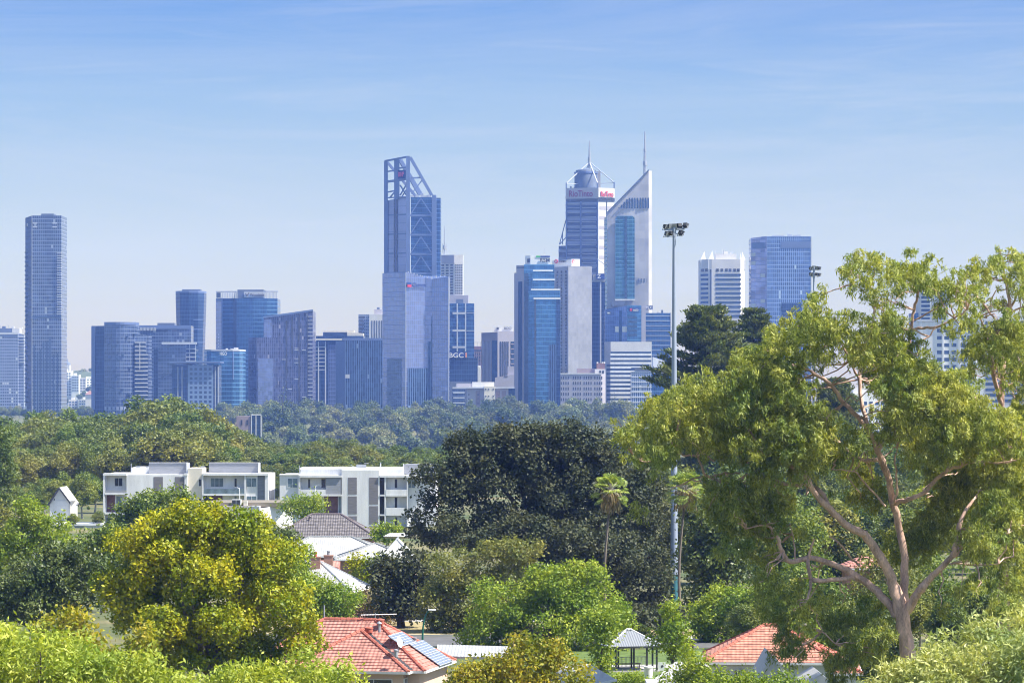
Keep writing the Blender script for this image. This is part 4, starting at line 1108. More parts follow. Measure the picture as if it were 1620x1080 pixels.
sheet('verge', M['drygrass'], [(-26, 308.6), (30, 304.6), (30, 322), (-26, 328)], .012)
sheet('footpath', M['paving'], [(-26, 328.1), (30, 322.1), (30, 325), (-26, 331)], .016)
sheet('lawn', M['lawn'], [(2, 262), (24, 260), (26, 290), (-2, 291)], .012)
sheet('path', M['paving'], [(9, 271), (26, 274), (26, 277), (7, 274)], .020)

# ---------------------------------------------------------------- roofs
def clip(poly, axis, val, keep_ge):
    out = []
    n = len(poly)
    for k in range(n):
        p, q = poly[k], poly[(k+1) % n]
        ip = (p[axis] >= val-1e-9) if keep_ge else (p[axis] <= val+1e-9)
        iq = (q[axis] >= val-1e-9) if keep_ge else (q[axis] <= val+1e-9)
        if ip: out.append(p)
        if ip != iq:
            s = (val-p[axis])/(q[axis]-p[axis]); out.append((p[0]+(q[0]-p[0])*s, p[1]+(q[1]-p[1])*s))
    return out
def roof_plane(mb, pts, course=.0, lip=.045):
    """planar polygon, first edge = eave; with course > 0 it is laid as lapped courses of tiles"""
    q = np.array(pts, float); u = q[1]-q[0]; u /= np.linalg.norm(u)
    nr = np.cross(u, q[2]-q[0]); nr /= np.linalg.norm(nr)
    if nr[2] < 0: nr = -nr
    v = np.cross(nr, u); 
    if v[2] < 0: v = -v
    p2 = [((p-q[0]) @ u, (p-q[0]) @ v) for p in q]
    if course <= 0:
        mb.poly(q, p2); return
    vm = max(p[1] for p in p2); k = 0
    while k*course < vm:
        a, b = k*course, (k+1)*course
        pg = clip(clip(p2, 1, a, True), 1, b, False)
        if len(pg) >= 3:
            up = [q[0]+u*x+v*y+nr*(lip*(1-(y-a)/course)) for x, y in pg]
            mb.poly(up, pg)
            low = sorted([x for x, y in pg if abs(y-a) < 1e-6])
            if len(low) >= 2:
                x0, x1 = low[0], low[-1]
                f = lambda x, h: q[0]+u*x+v*a+nr*h
                mb.poly([f(x0, -.02), f(x1, -.02), f(x1, lip), f(x0, lip)], [(x0, a+.001), (x1, a+.001), (x1, a+.002), (x0, a+.002)])
        k += 1
def ridge_caps(root, m, segs, r=.13, step=.42, name='ridge_capping'):
    """half round caps laid end over end along each ridge and hip"""
    mb = MB()
    for p, q in segs:
        p = np.array(p, float); q = np.array(q, float); L = np.linalg.norm(q-p); n = max(1, int(L/step))
        for k in range(n):
            a = p+(q-p)*(k/n); b = p+(q-p)*((k+1.08)/n)
            mb.tube([a, b], [r*1.12, r*.92], 7)
    return mb.build(name, m, root)
def hip_roof(root, name, m, o, ang, w, d, ze, rise, course, caps=None, over=.45, gable=()):
    """hip roof over a w x d rectangle whose near left corner is o, turned by ang; returns the ridge ends"""
    ca, sa = math.cos(ang), math.sin(ang)
    def T(x, y, z): return (o[0]+x*ca-y*sa, o[1]+x*sa+y*ca, z)
    if w >= d: rr = d/2+over; r0 = (-over+rr, d/2); r1 = (w+over-rr, d/2)
    else: rr = w/2+over; r0 = (w/2, -over+rr); r1 = (w/2, d+over-rr)
    A, B, C, E = T(-over, -over, ze), T(w+over, -over, ze), T(w+over, d+over, ze), T(-over, d+over, ze)
    P0, P1 = T(*r0, ze+rise), T(*r1, ze+rise)
    mb = MB()
    if w >= d:
        roof_plane(mb, [A, B, P1, P0], course); roof_plane(mb, [C, E, P0, P1], course)
        roof_plane(mb, [B, C, P1], course); roof_plane(mb, [E, A, P0], course)
        segs = [(P0, P1), (A, P0), (E, P0), (B, P1), (C, P1)]
    else:
        roof_plane(mb, [A, B, P0], course); roof_plane(mb, [C, E, P1], course)
        roof_plane(mb, [B, C, P1, P0], course); roof_plane(mb, [E, A, P0, P1], course)
        segs = [(P0, P1), (A, P0), (B, P0), (C, P1), (E, P1)]
    ro = mb.build(name, m, root)
    if caps: ridge_caps(root, caps, segs)
    g = MB()
    for a, b in ((A, B), (B, C), (C, E), (E, A)):
        g.beam((a[0], a[1], a[2]-.09), (b[0], b[1], b[2]-.09), .14, .16)
    g.build('gutter', M['white'], root)
    return T, P0, P1, (A, B, C, E), ro
def walls(root, T, w, d, z0, z1, m, name='wall', inset=0):
    b = MB(); pl = [T(inset, inset, 0), T(w-inset, inset, 0), T(w-inset, d-inset, 0), T(inset, d-inset, 0)]
    b.prism([(p[0], p[1]) for p in pl], z0, z1); return b.build(name, m, root)

T_TERRA = tilemat('terracotta_tiles', (.44, .20, .16), .3, .32, .36, roll=.4)
T_TERRA2 = tilemat('orange_terracotta_tiles', (.46, .21, .15), .3, .32, .36, roll=.22)
T_DARK = tilemat('weathered_dark_tiles', (.16, .145, .15), .33, .36, .35, roll=.6)
T_WHITE = tilemat('white_corrugated_steel', (.42, .42, .415), .25, 1.6, .16, rough=.5, roll=.35)
T_GREY = tilemat('grey_corrugated_steel', (.22, .235, .26), .2, 3.0, .05, rough=.45, roll=.35)
CAP_T = mat('terracotta_caps', (.42, .13, .09), var=.2, scale=2)
CAP_D = mat('dark_caps', (.12, .095, .105), var=.2, scale=2)
BRICK = brickmat('red_brick', (.30, .13, .09), (.38, .19, .13), (.35, .30, .26))
BRICKW = brickmat('white_painted_brick', (.70, .70, .70), (.64, .65, .67), (.50, .51, .54))
PEACH = mat('peach_render', (.66, .48, .40), var=.04, scale=.5)

def window_on(root, a, b, z0, z1, n2=1, frame=M['white'], glass=M['glassd'], proud=.04):
    """window with frame and pane between plan points a, b"""
    A = np.array(a, float); B = np.array(b, float); t = (B-A)/np.linalg.norm(B-A); n = np.array((t[1], -t[0]))
    if n[1] > 0: n = -n
    fb = MB(); w = .06; L = np.linalg.norm(B-A)
    def bar(u0, u1, za, zb, pr):
        p = [A+t*u0+n*pr, A+t*u1+n*pr, A+t*u1-n*.05, A+t*u0-n*.05]; fb.prism(p, za, zb)
    bar(0, L, z0, z0+w, proud+.03); bar(0, L, z1-w, z1, proud+.03)
    for k in range(n2+1):
        u = (L-w)*k/n2; bar(u, u+w, z0+w, z1-w, proud+.028)
    f = fb.build('window', frame, root)
    pb = MB(); p = [A+t*w+n*proud, A+t*(L-w)+n*proud, A+t*(L-w)-n*.04, A+t*w-n*.04]; pb.prism(p, z0+w, z1-w)
    pb.build('pane', glass, f)
    return f

# --- terracotta house with solar panels
D0 = 233.0; ang = R(-12); ze = Z(1061, D0)
o = thing('house', 'terracotta tiled house with solar panels, roof vents and pink walls', 'house', (X(640, D0), D0, 0))
o0 = (X(672, D0), D0)             # near right corner of the main block
ca, sa = math.cos(ang), math.sin(ang)
def TH(x, y, z): return (o0[0]+x*ca-y*sa, o0[1]+x*sa+y*ca, z)
rise = 3.2; d = 9.6
A_, B_, C_, E_ = TH(-13.5, 0, ze), TH(0, 0, ze), TH(0, d, ze), TH(-13.5, d, ze)
Pr = TH(-4.8, d/2, ze+rise); Pl = TH(-8.6, d/2, ze+rise)
mb = MB(); c = .345
roof_plane(mb, [A_, B_, Pr, Pl], c); roof_plane(mb, [B_, C_, Pr], c); roof_plane(mb, [C_, E_, Pl, Pr], c); roof_plane(mb, [E_, A_, Pl], c)
main_roof = mb.build('roof', T_TERRA, o)
mb = MB(); fx0, fx1, fy = -9.9, -.95, -1.0; fm = (fx0+fx1)/2; fh = 2.55; hw = (fx1-fx0)/2
k_ = rise/(d/2); yb = fh/k_
F0, F1, FA, FB = TH(fx0, fy, ze), TH(fx1, fy, ze), TH(fm, fy+hw*.93, ze+fh), TH(fm, yb, ze+fh)
roof_plane(mb, [F0, F1, FA], c); roof_plane(mb, [F1, TH(fx1, 0, ze), FB, FA], c); roof_plane(mb, [TH(fx0, 0, ze), F0, FA, FB], c)
mb.build('front_roof', T_TERRA, o)
ridge_caps(o, CAP_T, [(Pl, Pr), (B_, Pr), (C_, Pr), (F0, FA), (F1, FA), (FA, FB), (A_, Pl)], .14)
mb = MB()
up = lambda p, h: (p[0], p[1], p[2]+h)
mb.beam(up(TH(fx1, 0, ze), .06), up(FB, .06), .3, .06); mb.beam(up(TH(fx0, 0, ze), .06), up(FB, .06), .3, .06)
mb.build('valley', M['dark'], o)
g = MB()
for a, b in ((F0, F1), (F1, TH(fx1, 0, ze)), (TH(fx1, 0, ze), B_), (B_, C_), (TH(fx0, 0, ze), F0), (A_, TH(fx0, 0, ze))): g.beam(up(a, -.08), up(b, -.08), .14, .17)
g.build('gutter', M['white'], o)
b = MB()
pl = [TH(-13, .5, 0), TH(fx0+.5, .5, 0), TH(fx0+.5, fy+.5, 0), TH(fx1-.5, fy+.5, 0), TH(fx1-.5, .5, 0), TH(-.5, .5, 0), TH(-.5, d-.5, 0), TH(-13, d-.5, 0)]
b.prism([(p[0], p[1]) for p in pl], -.2, ze-.1); b.build('wall', PEACH, o)
q = lambda x, y: TH(x, y, 0)[:2]
window_on(o, q(-4.9, fy+.5), q(-2.2, fy+.5), ze-1.75, ze-.55, 2)
window_on(o, q(-8.2, fy+.5), q(-6.4, fy+.5), ze-1.75, ze-.55, 2)
sw = window_on(o, q(fx1-.46, fy+.62), q(fx1-.46+.001, .45), ze-1.9, ze-.5, 2)
b = MB(); b.tube([TH(-6.1, fy+.4, 0), TH(-6.1, fy+.4, ze-.15)], .05, 6); b.build('downpipe', M['white'], o)
# ray onto a plane, used to seat things on the roof where the photo shows them
EYE = Vector((0, 0, H0))
def on_plane(px, py, p0, p1, p2, lift=0.0):
    p0, p1, p2 = Vector(p0), Vector(p1), Vector(p2); n = (p1-p0).cross(p2-p0).normalized()
    if n.z < 0: n = -n
    dr = Vector(((px-CX)/F, 1, (YH-py)/F)); s = (p0-EYE).dot(n)/dr.dot(n)
    return EYE+dr*s+n*lift, n
RP = (B_, C_, Pr)
M['panel'] = facade('solar_cells', (.22, .26, .36), (.62, .64, .68), .24, .24, .09, .09, .12, rough=.15, metal=.35, lit=0)
def solar(cx, cy, nu, nv, wu, wv, lab):
    cpt, n = on_plane(cx, cy, *RP, lift=.16)
    u = (Vector(C_)-Vector(B_)).normalized(); v = n.cross(u); v = v if v.z > 0 else -v
    sp = thing('solar_array', lab, 'solar panels', tuple(cpt))
    for i in range(nu):
        for j in range(nv):
            cc = cpt+u*((i-(nu-1)/2)*(wu+.03))+v*((j-(nv-1)/2)*(wv+.03))
            def rect(w, h, lft): return [tuple(cc+u*(sx*w/2)+v*(sy*h/2)+n*lft) for sx, sy in ((-1, -1), (1, -1), (1, 1), (-1, 1))]
            mb = MB(); r0, r1 = rect(wu, wv, -.04), rect(wu, wv, 0)
            mb.poly(r1); mb.poly(r0[::-1])
            for k in range(4): mb.poly([r0[k], r0[(k+1) % 4], r1[(k+1) % 4], r1[k]])
            fr = mb.build('panel', M['steel'], sp)
            mb = MB(); mb.poly(rect(wu-.06, wv-.06, .004), [(0, 0), (wu-.06, 0), (wu-.06, wv-.06), (0, wv-.06)]); mb.build('cells', M['panel'], fr)
    rl = MB()
    for s in (-.3, .3):
        a = cpt-u*(nu*wu/2)+v*(s*wv*nv)-n*.08; b = cpt+u*(nu*wu/2)+v*(s*wv*nv)-n*.08; rl.beam(tuple(a), tuple(b), .05, .06)
    rl.build('rail', M['steel'], sp)
solar(634.5, 1012.5, 4, 1, 1.02, 1.3, 'narrow row of solar panels high on the terracotta roof')
solar(681, 1034.5, 4, 2, 1.02, 1.35, 'wide block of solar panels near the terracotta eave')
def on_roof(px, py, pl=RP): return on_plane(px, py, *pl)[0]
def vent(px, py, name, lab, pl=RP):
    p = on_roof(px, py, pl); v = thing(name, lab, 'roof vent', tuple(p))
    return p, v
p, v = vent(601.5, 990, 'roof_ventilator', 'dark red drum ventilator high on the tiled roof behind the flue')
mb = MB(); mb.lathe([(.12, -.2), (.12, .12), (.26, .14), (.30, .3), (.27, .5), (.1, .56)], p, 14); mb.build('drum', CAP_T, v)
mb = MB(); mb.lathe([(.33, .44), (.31, .5)], p, 14); mb.build('cap_ring', CAP_T, v)
p, v = vent(583.5, 1003, 'roof_ventilator', 'dark red drum ventilator on the front hip of the tiled roof', (F1, FB, FA))
mb = MB(); mb.lathe([(.12, -.2), (.12, .12), (.26, .14), (.30, .3), (.27, .5), (.1, .56)], p, 14); mb.build('drum', CAP_T, v)
mb = MB(); mb.lathe([(.33, .44), (.31, .5)], p, 14); mb.build('cap_ring', CAP_T, v)
p, v = vent(600, 995, 'flue', 'grey metal flue with a conical hat beside the upper ventilator')
mb = MB(); mb.lathe([(.1, -.2), (.1, .42)], p, 10); mb.build('pipe', M['steel'], v)
mb = MB(); mb.lathe([(.2, .42), (.19, .46), (.03, .58)], p, 10); mb.build('hat', M['steel'], v)
p, v = vent(626.5, 1034, 'flue', 'short grey flue beside the satellite dish')
mb = MB(); mb.lathe([(.13, -.2), (.13, .22)], p, 10); mb.build('pipe', M['steel'], v)
mb = MB(); mb.lathe([(.17, .22), (.16, .3), (.05, .36)], p, 10); mb.build('hat', M['steel'], v)
p, v = vent(655.8, 1016, 'flue', 'brown clay flue between the two solar arrays')
mb = MB(); mb.lathe([(.15, -.2), (.15, .3)], p, 10); mb.build('pipe', M['mauve'], v)
mb = MB(); mb.lathe([(.18, .28), (.18, .38)], p, 10); mb.build('rim', M['mauve'], v)
def dish(px, py, pl, lab, r=.38, facing=(.8, -.55, .25)):
    p = Vector(on_roof(px, py, pl)); v = thing('satellite_dish', lab, 'satellite dish', tuple(p))
    n = Vector(facing).normalized(); u = n.cross(Vector((0, 0, 1))).normalized(); w = u.cross(n)
    c = p+Vector((0, 0, .62)); mb = MB(); rings = []
    for k in range(5):
        rr = r*k/4; rings.append([tuple(c+n*(.28*rr*rr/r)+u*(rr*math.cos(a)*.85)+w*(rr*math.sin(a)*1.1)) for a in np.arange(16)*math.pi/8])
    for k in range(4):
        for j in range(16): mb.poly([rings[k][j], rings[k][(j+1) % 16], rings[k+1][(j+1) % 16], rings[k+1][j]])
    mb.smooth = True; mb.build('bowl', M['signw'], v)
    mb = MB(); mb.tube([tuple(p-Vector((0, 0, .15))), tuple(c)], .03, 6); mb.build('mast', M['steel'], v)
    mb = MB(); mb.tube([tuple(c-w*r), tuple(c+n*.45-w*.1)], .02, 5); mb.tube([tuple(c+n*.42-w*.1), tuple(c+n*.52-w*.08)], .05, 6); mb.build('feed_arm', M['steel'], v)
dish(630.5, 1029, RP, 'white satellite dish on the terracotta roof below the narrow solar row')
# tv aerial lying along the ridge
pa = Vector(Pr); v = thing('tv_aerial', 'long white television aerial at the end of the terracotta ridge', 'aerial', tuple(pa))
mb = MB(); mb.tube([tuple(pa), tuple(pa+Vector((0, 0, .5)))], .025, 6); mb.build('mast', M['steel'], v)
mb = MB(); q0 = pa+Vector((-1.0, 0, .35)); q1 = pa+Vector((1.5, .2, .40)); mb.tube([tuple(q0), tuple(q1)], .035, 6)
for k in range(13):
    c = q0+(q1-q0)*(k/12); l = .55-.022*k; mb.tube([tuple(c-Vector((0, l, 0))), tuple(c+Vector((0, l, 0)))], .014, 4)
mb.build('boom', M['signw'], v)
pp = TH(-8.6, d/2, ze+rise); v = thing('roof_pipe', 'plain grey pipe standing at the far end of the terracotta ridge', 'pipe', pp)
mb = MB(); mb.tube([pp, up(pp, 1.0)], .05, 8); mb.build('pipe', M['steel'], v)
mb = MB(); mb.tube([up(pp, -.05), up(pp, .12)], .09, 8); mb.build('collar', M['steel'], v)
# ---------------------------------------------------------------- white apartment blocks
def pit(root, name, m, x0, x1, y0, y1, D, proud=.0, th=.3, parent=None): return wpan(root, name, m, (x0, D), (x1, D), y0, y1, proud, th, parent=parent)
M['slat'] = mat('grey_louvre_screen', (.20, .19, .20), var=.15, scale=3, stretch=(.3, 1, 6))
M['screen'] = mat('pale_grey_roof_screen', (.30, .31, .35), var=.12, scale=3, stretch=(.3, 1, 6))
M['brownp'] = mat('brown_timber_panel', (.16, .085, .075), var=.15, scale=2)
M['wglass'] = mat('pale_window_glass', (.16, .22, .26), rough=.1, var=.25, spec=.8, scale=1)
def framed(root, x0, x1, y0, y1, D, n2=2, glass='wglass'):
    a, b = (X(x0, D), D), (X(x1, D), D)
    return window_on(root, a, b, Z(y1, D), Z(y0, D), n2, M['white'], M[glass])
D1 = 555.0; DB = D1+1.7
t = tower('apartment_block', 'white flat roofed apartment block with two grey roof screens beside the gabled house', 295, D1, 'apartment block')
W = M['white']
pl = [(X(163, D1), D1+1.7), (X(424.5, D1), D1+1.7), (X(424.5, D1), D1+16), (X(163, D1), D1+16)]
mb = MB(); mb.prism(pl, -.2, Z(750.5, D1)); mb.build('body', W, t)
for a, b in ((163, 166), (292, 296.5), (319.5, 321.5), (386.5, 389), (419, 424.5)): pit(t, 'fin_wall', W, a, b, 749, 842, D1, 0, 1.75)
mb = MB(); mb.box(X(200, D1), X(291.8, D1), D1+.1, D1+1.72, -.2, Z(750.6, D1)); mb.build('front_wall', W, t)
mb = MB(); mb.box(X(296.7, D1), X(319.3, D1), D1+.6, D1+8, -.2, Z(740.6, D1)); mb.build('cream_wall', M['cream'], t)
mb = MB(); mb.box(X(389.2, D1), X(407, D1), D1+.4, D1+1.72, -.2, Z(750.6, D1)); mb.build('front_wall', W, t)
mb = MB(); mb.box(X(407.1, D1), X(418.8, D1), D1+.9, D1+1.72, -.2, Z(750.7, D1)); mb.build('grey_panel', M['screen'], t)
for a, b in ((163, 200), (291.5, 297), (321.5, 424.6)): pit(t, 'roof_edge', W, a, b, 748.6, 751.8, D1, .12, 2.2)
for a, b, y in ((166.1, 199.8, 779.5), (166.1, 199.8, 810.5), (321.6, 386.4, 781)): pit(t, 'balcony_slab', W, a, b, y, y+2.6, D1, .05, 1.75)
pit(t, 'balcony_glass', M['screen'], 166.2, 199.7, 775, 779.4, D1, -.03, .08)
pit(t, 'balcony_glass', M['wglass'], 321.8, 386.2, 773, 780.9, D1, -.03, .06)
mb = MB(); mb.box(X(202, D1), X(232.8, D1), D1+5, D1+15, Z(752, D1), Z(740.6, D1)); mb.build('upper_wall', W, t)
for a, b in ((233, 295), (328.5, 408.8)):
    mb = MB(); mb.box(X(a, D1), X(b, D1), D1+2.6, D1+2.9, Z(751, D1), Z(732.4, D1)); sc = mb.build('roof_screen', M['screen'], t)
    mb = MB(); mb.box(X(b-2.2, D1), X(b, D1)+.02, D1+2.2, D1+2.58, Z(751, D1), Z(732, D1)); mb.box(X(a, D1), X(b, D1), D1+2.5, D1+3, Z(732.4, D1), Z(731.7, D1)); mb.build('screen_frame', W, sc)
    mb = MB(); mb.box(X(a, D1)+.4, X(b, D1)-.4, D1+4, D1+10, Z(751, D1), Z(733.5, D1)); mb.build('plant_room', M['screen'], t)
for a, b, y1 in ((243, 257.7, 842), (277, 291.4, 842)):
    pit(t, 'louvre_panel', M['slat'], a, b, 754, 780, D1+.1, .03, .2); pit(t, 'louvre_panel', M['slat'], a, b, 783, 812, D1+.1, .03, .2)
framed(t, 181, 194, 755.5, 769, DB, 2, 'glassd'); pit(t, 'brown_door', M['brownp'], 169, 182, 783.3, 810, DB, .05, .2); framed(t, 183.5, 194, 784, 809, DB, 1)
framed(t, 168, 190, 818, 838, DB, 2)
framed(t, 314, 319, 757, 769, D1+.6, 1, 'glassd'); framed(t, 314, 319, 788, 800, D1+.6, 1, 'glassd')
framed(t, 333, 353.5, 755.5, 770, DB, 3); framed(t, 370.5, 375, 756, 771, DB, 1, 'glassd')
pit(t, 'dark_window', M['glassd'], 322.5, 330, 784, 800, DB, .06, .2); pit(t, 'brown_door', M['brownp'], 330.5, 352, 784, 806, DB, .05, .2); framed(t, 370.5, 375, 784, 800, DB, 1)
framed(t, 389.6, 406, 755.5, 770, D1+.4, 2); framed(t, 389.6, 406, 784, 800, D1+.4, 2)
for p, w in ((208, .8), (224, .5), (312, .6)): mb = MB(); mb.box(X(p, D1), X(p, D1)+w, D1+6, D1+7, Z(742, D1), Z(738.6, D1)); mb.build('roof_vent', M['steel'], t)
mb = MB(); mb.tube([(X(202.3, D1), D1+4.8, Z(752, D1)), (X(202.3, D1), D1+4.8, Z(734, D1))], .06, 6); mb.build('aerial', M['steel'], t)

t = tower('apartment_block', 'white apartment block with tall grey louvred strips behind the dark tiled roof', 560, D1, 'apartment block')
mb = MB(); mb.box(X(442, D1), X(690, D1), D1+1.7, D1+16, -.2, Z(752, D1)); mb.build('body', W, t)
mb = MB(); mb.box(X(442, D1), X(472, D1), D1+.6, D1+1.72, -.2, Z(750.6, D1)); mb.build('front_wall', W, t)
mb = MB(); mb.box(X(474, D1), X(637, D1), D1+2.2, D1+14, Z(754, D1), Z(741.5, D1)); mb.build('upper_wall', W, t)
mb = MB(); mb.box(X(540.5, D1), X(600.4, D1), D1+.1, D1+2.3, -.2, Z(743, D1)); mb.build('front_wall', W, t)
for a, b in ((472.2, 475), (608.3, 610.6), (643.5, 645)): pit(t, 'fin_wall', W, a, b, 752, 842, D1, 0, 1.75)
for a, b in ((474, 540.4), (600.6, 690)): pit(t, 'roof_edge', W, a, b, 751.6, 754.8, D1, .14, 2.2)
pit(t, 'roof_edge', W, 441.6, 473.8, 749.8, 751.4, D1, -.3, 2.2)
pit(t, 'roof_edge', W, 473, 638, 740.8, 743, D1+2.2, .15, 12)
for a, b, y in ((475.1, 540.4, 781.8), (610.7, 643.4, 782), (475.1, 540.4, 812)): pit(t, 'balcony_slab', W, a, b, y, y+2.6, D1, .05, 1.75)
pit(t, 'balcony_front', W, 610.7, 640, 803, 815, D1, .03, .3); pit(t, 'balcony_front', W, 610.7, 643.3, 774, 782, D1, .03, .2)
pit(t, 'balcony_front', W, 475.2, 515, 774, 781.7, D1, .03, .2)
for (a, b, y0, y1) in ((550.5, 564.5, 755, 781.7), (550.5, 564.5, 784.5, 813), (550.5, 564.5, 816, 836), (584, 598, 755, 797.5), (584, 598, 800, 829), (584, 598, 831.5, 842)): pit(t, 'louvre_panel', M['slat'], a, b, y0, y1, D1+.1, .03, .2)
for (y0, y1) in ((755, 781.7), (784.5, 813), (816, 840)): pit(t, 'dark_window', M['glassd'], 601, 608, y0, y1, DB, .06, .2)
for y in (782.2, 813.4): pit(t, 'white_beam', W, 600.5, 608.2, y, y+2.2, D1, .0, 1.7)
pit(t, 'slat_screen', M['screen'], 515.6, 539, 755.5, 781.6, D1, -.1, .15)
framed(t, 455, 471, 756, 771, D1+.6, 2); framed(t, 487, 491, 757, 772, DB, 1, 'glassd'); framed(t, 508, 515, 757, 771.5, DB, 1, 'glassd')
pit(t, 'brown_door', M['brownp'], 512.6, 534.5, 785, 811.8, DB, .05, .2); framed(t, 535, 540, 785, 811, DB, 1)
framed(t, 624, 629, 757, 772, DB, 1, 'glassd'); framed(t, 624, 629, 786, 803, DB, 1, 'glassd'); framed(t, 624, 629, 817, 830, DB, 1, 'glassd'); framed(t, 646, 657, 758, 772, DB, 2)
mb = MB(); mb.box(X(637.2, D1), X(690, D1), D1+2.6, D1+2.9, Z(753, D1), Z(734.4, D1)); sc = mb.build('roof_screen', M['screen'], t)
mb = MB(); mb.box(X(637.2, D1), X(638.2, D1), D1+2.2, D1+2.58, Z(753, D1), Z(733.8, D1)); mb.build('screen_frame', W, sc)
mb = MB(); mb.box(X(639, D1), X(689, D1), D1+4, D1+11, Z(753, D1), Z(735.5, D1)); mb.build('plant_room', M['screen'], t)
mb = MB(); mb.tube([(X(473.2, D1), D1+1, Z(752, D1)), (X(473.2, D1), D1+1, Z(736, D1))], .07, 6); mb.build('aerial', M['steel'], t)
mb = MB(); mb.box(X(561, D1), X(576, D1), D1+6, D1+8, Z(741.5, D1), Z(736, D1)); mb.build('roof_unit', M['steel'], t)
mb = MB(); mb.poly([(X(552, D1), D1+5, Z(736.4, D1)), (X(561, D1), D1+5, Z(740, D1)), (X(561, D1), D1+8, Z(741, D1)), (X(552, D1), D1+8, Z(737, D1))]); mb.build('roof_panel', M['steel'], t)
c = P(601, 737, D1+6); mb = MB(); mb.lathe([(.05, 0), (.4, .1), (.55, .25)], (0, 0, 0), 12); mb.v = [(c[0]+z*.7, c[1]-y, c[2]+x*1.2) for x, y, z in mb.v]; mb.build('dish', M['signw'], t)
mb = MB(); mb.tube([P(579, 741.5, D1+6), P(579, 731.5, D1+6)], .03, 5); mb.tube([P(576, 732, D1+6), P(583, 732, D1+6)], .03, 5); mb.build('aerial', M['steel'], t)

# street lamps in front of the blocks
for px, y0, D, lab in ((379, 771, 520, 'thin white street lamp in front of the white block with two roof screens'), (498.5, 768, 520, 'thin white street lamp in front of the louvred white block')):
    t = thing('street_lamp', lab, 'street lamp', (X(px, D), D, 0), 'street lamps by the white blocks')
    mb = MB(); z = Z(y0, D); x = X(px, D); mb.tube([(x, D, -.2), (x, D, z-.6), (x-.05, D, z-.1), (x-.5, D, z+.05)] if px < 400 else [(x, D, -.2), (x, D, z-.6), (x+.05, D, z-.1), (x+.3, D, z+.05)], [.09, .07, .06, .05], 7); mb.build('pole', M['signw'], t)
    mb = MB(); s = -1 if px < 400 else 1; mb.beam((x+s*.35, D, z+.05), (x+s*1.0, D, z+.12), .22, .12); mb.build('lamp_head', M['steel'], t)

# --- gabled white house at the left
Dg = 560.0
t = tower('gabled_house', 'tall narrow white gabled house with a chimney left of the white blocks', 98, Dg, 'house')
GW = mat('pale_gable_render', (.66, .67, .70), var=.05, scale=.6)
gx0, gx1, gm = X(79, Dg), X(111.5, Dg), X(94, Dg); ze_ = Z(797, Dg); zr = Z(773.5, Dg)
b = MB(); b.box(gx0, gx1, Dg, Dg+9, -.2, ze_); b.build('wall', W, t)
b = MB(); pts = [(gx0, ze_), (gx1, ze_), (gm, zr)]
b.poly([(x, Dg, z) for x, z in pts]); b.poly([(x, Dg+9, z) for x, z in pts[::-1]]); b.build('gable', GW, t)
pit(t, 'gable_panel', GW, 84, 110, 791, 800.5, Dg, .06, .1)
b = MB()
for (xa, za) in ((gx0-.3, ze_-.25), (gx1+.2, ze_-.25)):
    u0 = (xa, Dg-.4, za); u1 = (gm, Dg-.4, zr+.12); u2 = (gm, Dg+9.3, zr+.12); u3 = (xa, Dg+9.3, za)
    b.poly([u0, u1, u2, u3]); b.poly([up(p, .18) for p in (u0, u3, u2, u1)]); b.poly([u0, up(u0, .18), up(u1, .18), u1])
b.build('roof', M['grey'], t)
b = MB(); b.beam((gx1+.25, Dg-.45, ze_-.15), (gm, Dg-.45, zr+.2), .12, .26); b.beam((gx0-.3, Dg-.45, ze_-.15), (gm, Dg-.45, zr+.2), .12, .26); b.build('bargeboard', M['dark'], t)
ch_ = MB(); ch_.prism([(X(112.5, Dg), Dg-.9), (X(119.5, Dg), Dg-.5), (X(119.5, Dg), Dg+.8), (X(112.5, Dg), Dg+.8)], -.2, Z(791, Dg)); ch_.build('chimney', M['cream'], t)
pit(t, 'chimney_cap', W, 112, 120, 790, 791.8, Dg, 1.0, 2)
framed(t, 85, 87.5, 788, 799, Dg, 1, 'glassd'); pit(t, 'window_hood', M['grey'], 86, 107, 822, 824.5, Dg, .5, .6); pit(t, 'low_window', M['glassd'], 88, 105, 825, 829, Dg, .05, .2)
t = tower('flat_roofed_annexe', 'low white flat roofed annexe joining the gabled house to the white block', 140, 552, 'annexe')
Df = 552.0
b = MB(); b.box(X(84, Df), X(163, Df), Df, Df+7, -.2, Z(830, Df)); b.build('wall', W, t)
pit(t, 'roof_edge', W, 83, 163.5, 828, 831, Df, .25, 7.4); framed(t, 112, 117, 833.5, 842, Df, 1, 'glassd'); framed(t, 124.5, 130, 834, 845, Df, 1, 'glassd')
pit(t, 'grey_panel', M['screen'], 118, 133, 832, 848, Df, .04, .1)

# --- low building with dark parapet
Dl = 500.0
t = tower('flat_roofed_building', 'low lilac walled building with a dark brown flat roof and air conditioner', 415, Dl, 'building')
b = MB(); b.prism([(X(310, Dl), Dl), (X(398, Dl), Dl), (X(398, Dl), Dl+10), (X(310, Dl), Dl+10)], -.2, Z(800, Dl)); b.build('lilac_wall', mat('lilac_render', (.50, .46, .48), var=.04, scale=.4), t)  # lilac render, darker than the white walls next to it
b = MB(); b.prism([(X(398.1, Dl), Dl-.05), (X(411, Dl), Dl-.4), (X(411, Dl), Dl+8), (X(398.1, Dl), Dl+8)], -.2, Z(800, Dl)); b.build('corner_pier', W, t)
b = MB(); b.prism([(X(411.2, Dl), Dl-.2), (X(455, Dl), Dl+4), (X(455, Dl), Dl+12), (X(411.2, Dl), Dl+12)], -.2, [Z(804, Dl), Z(798, Dl), Z(798, Dl), Z(804, Dl)]); b.build('white_wall', W, t)
b = MB(); b.box(X(326, Dl), X(452, Dl), Dl+1.2, Dl+13, Z(802, Dl), Z(795, Dl)); b.build('flat_roof', mat('brown_parapet', (.22, .19, .15), var=.1), t)
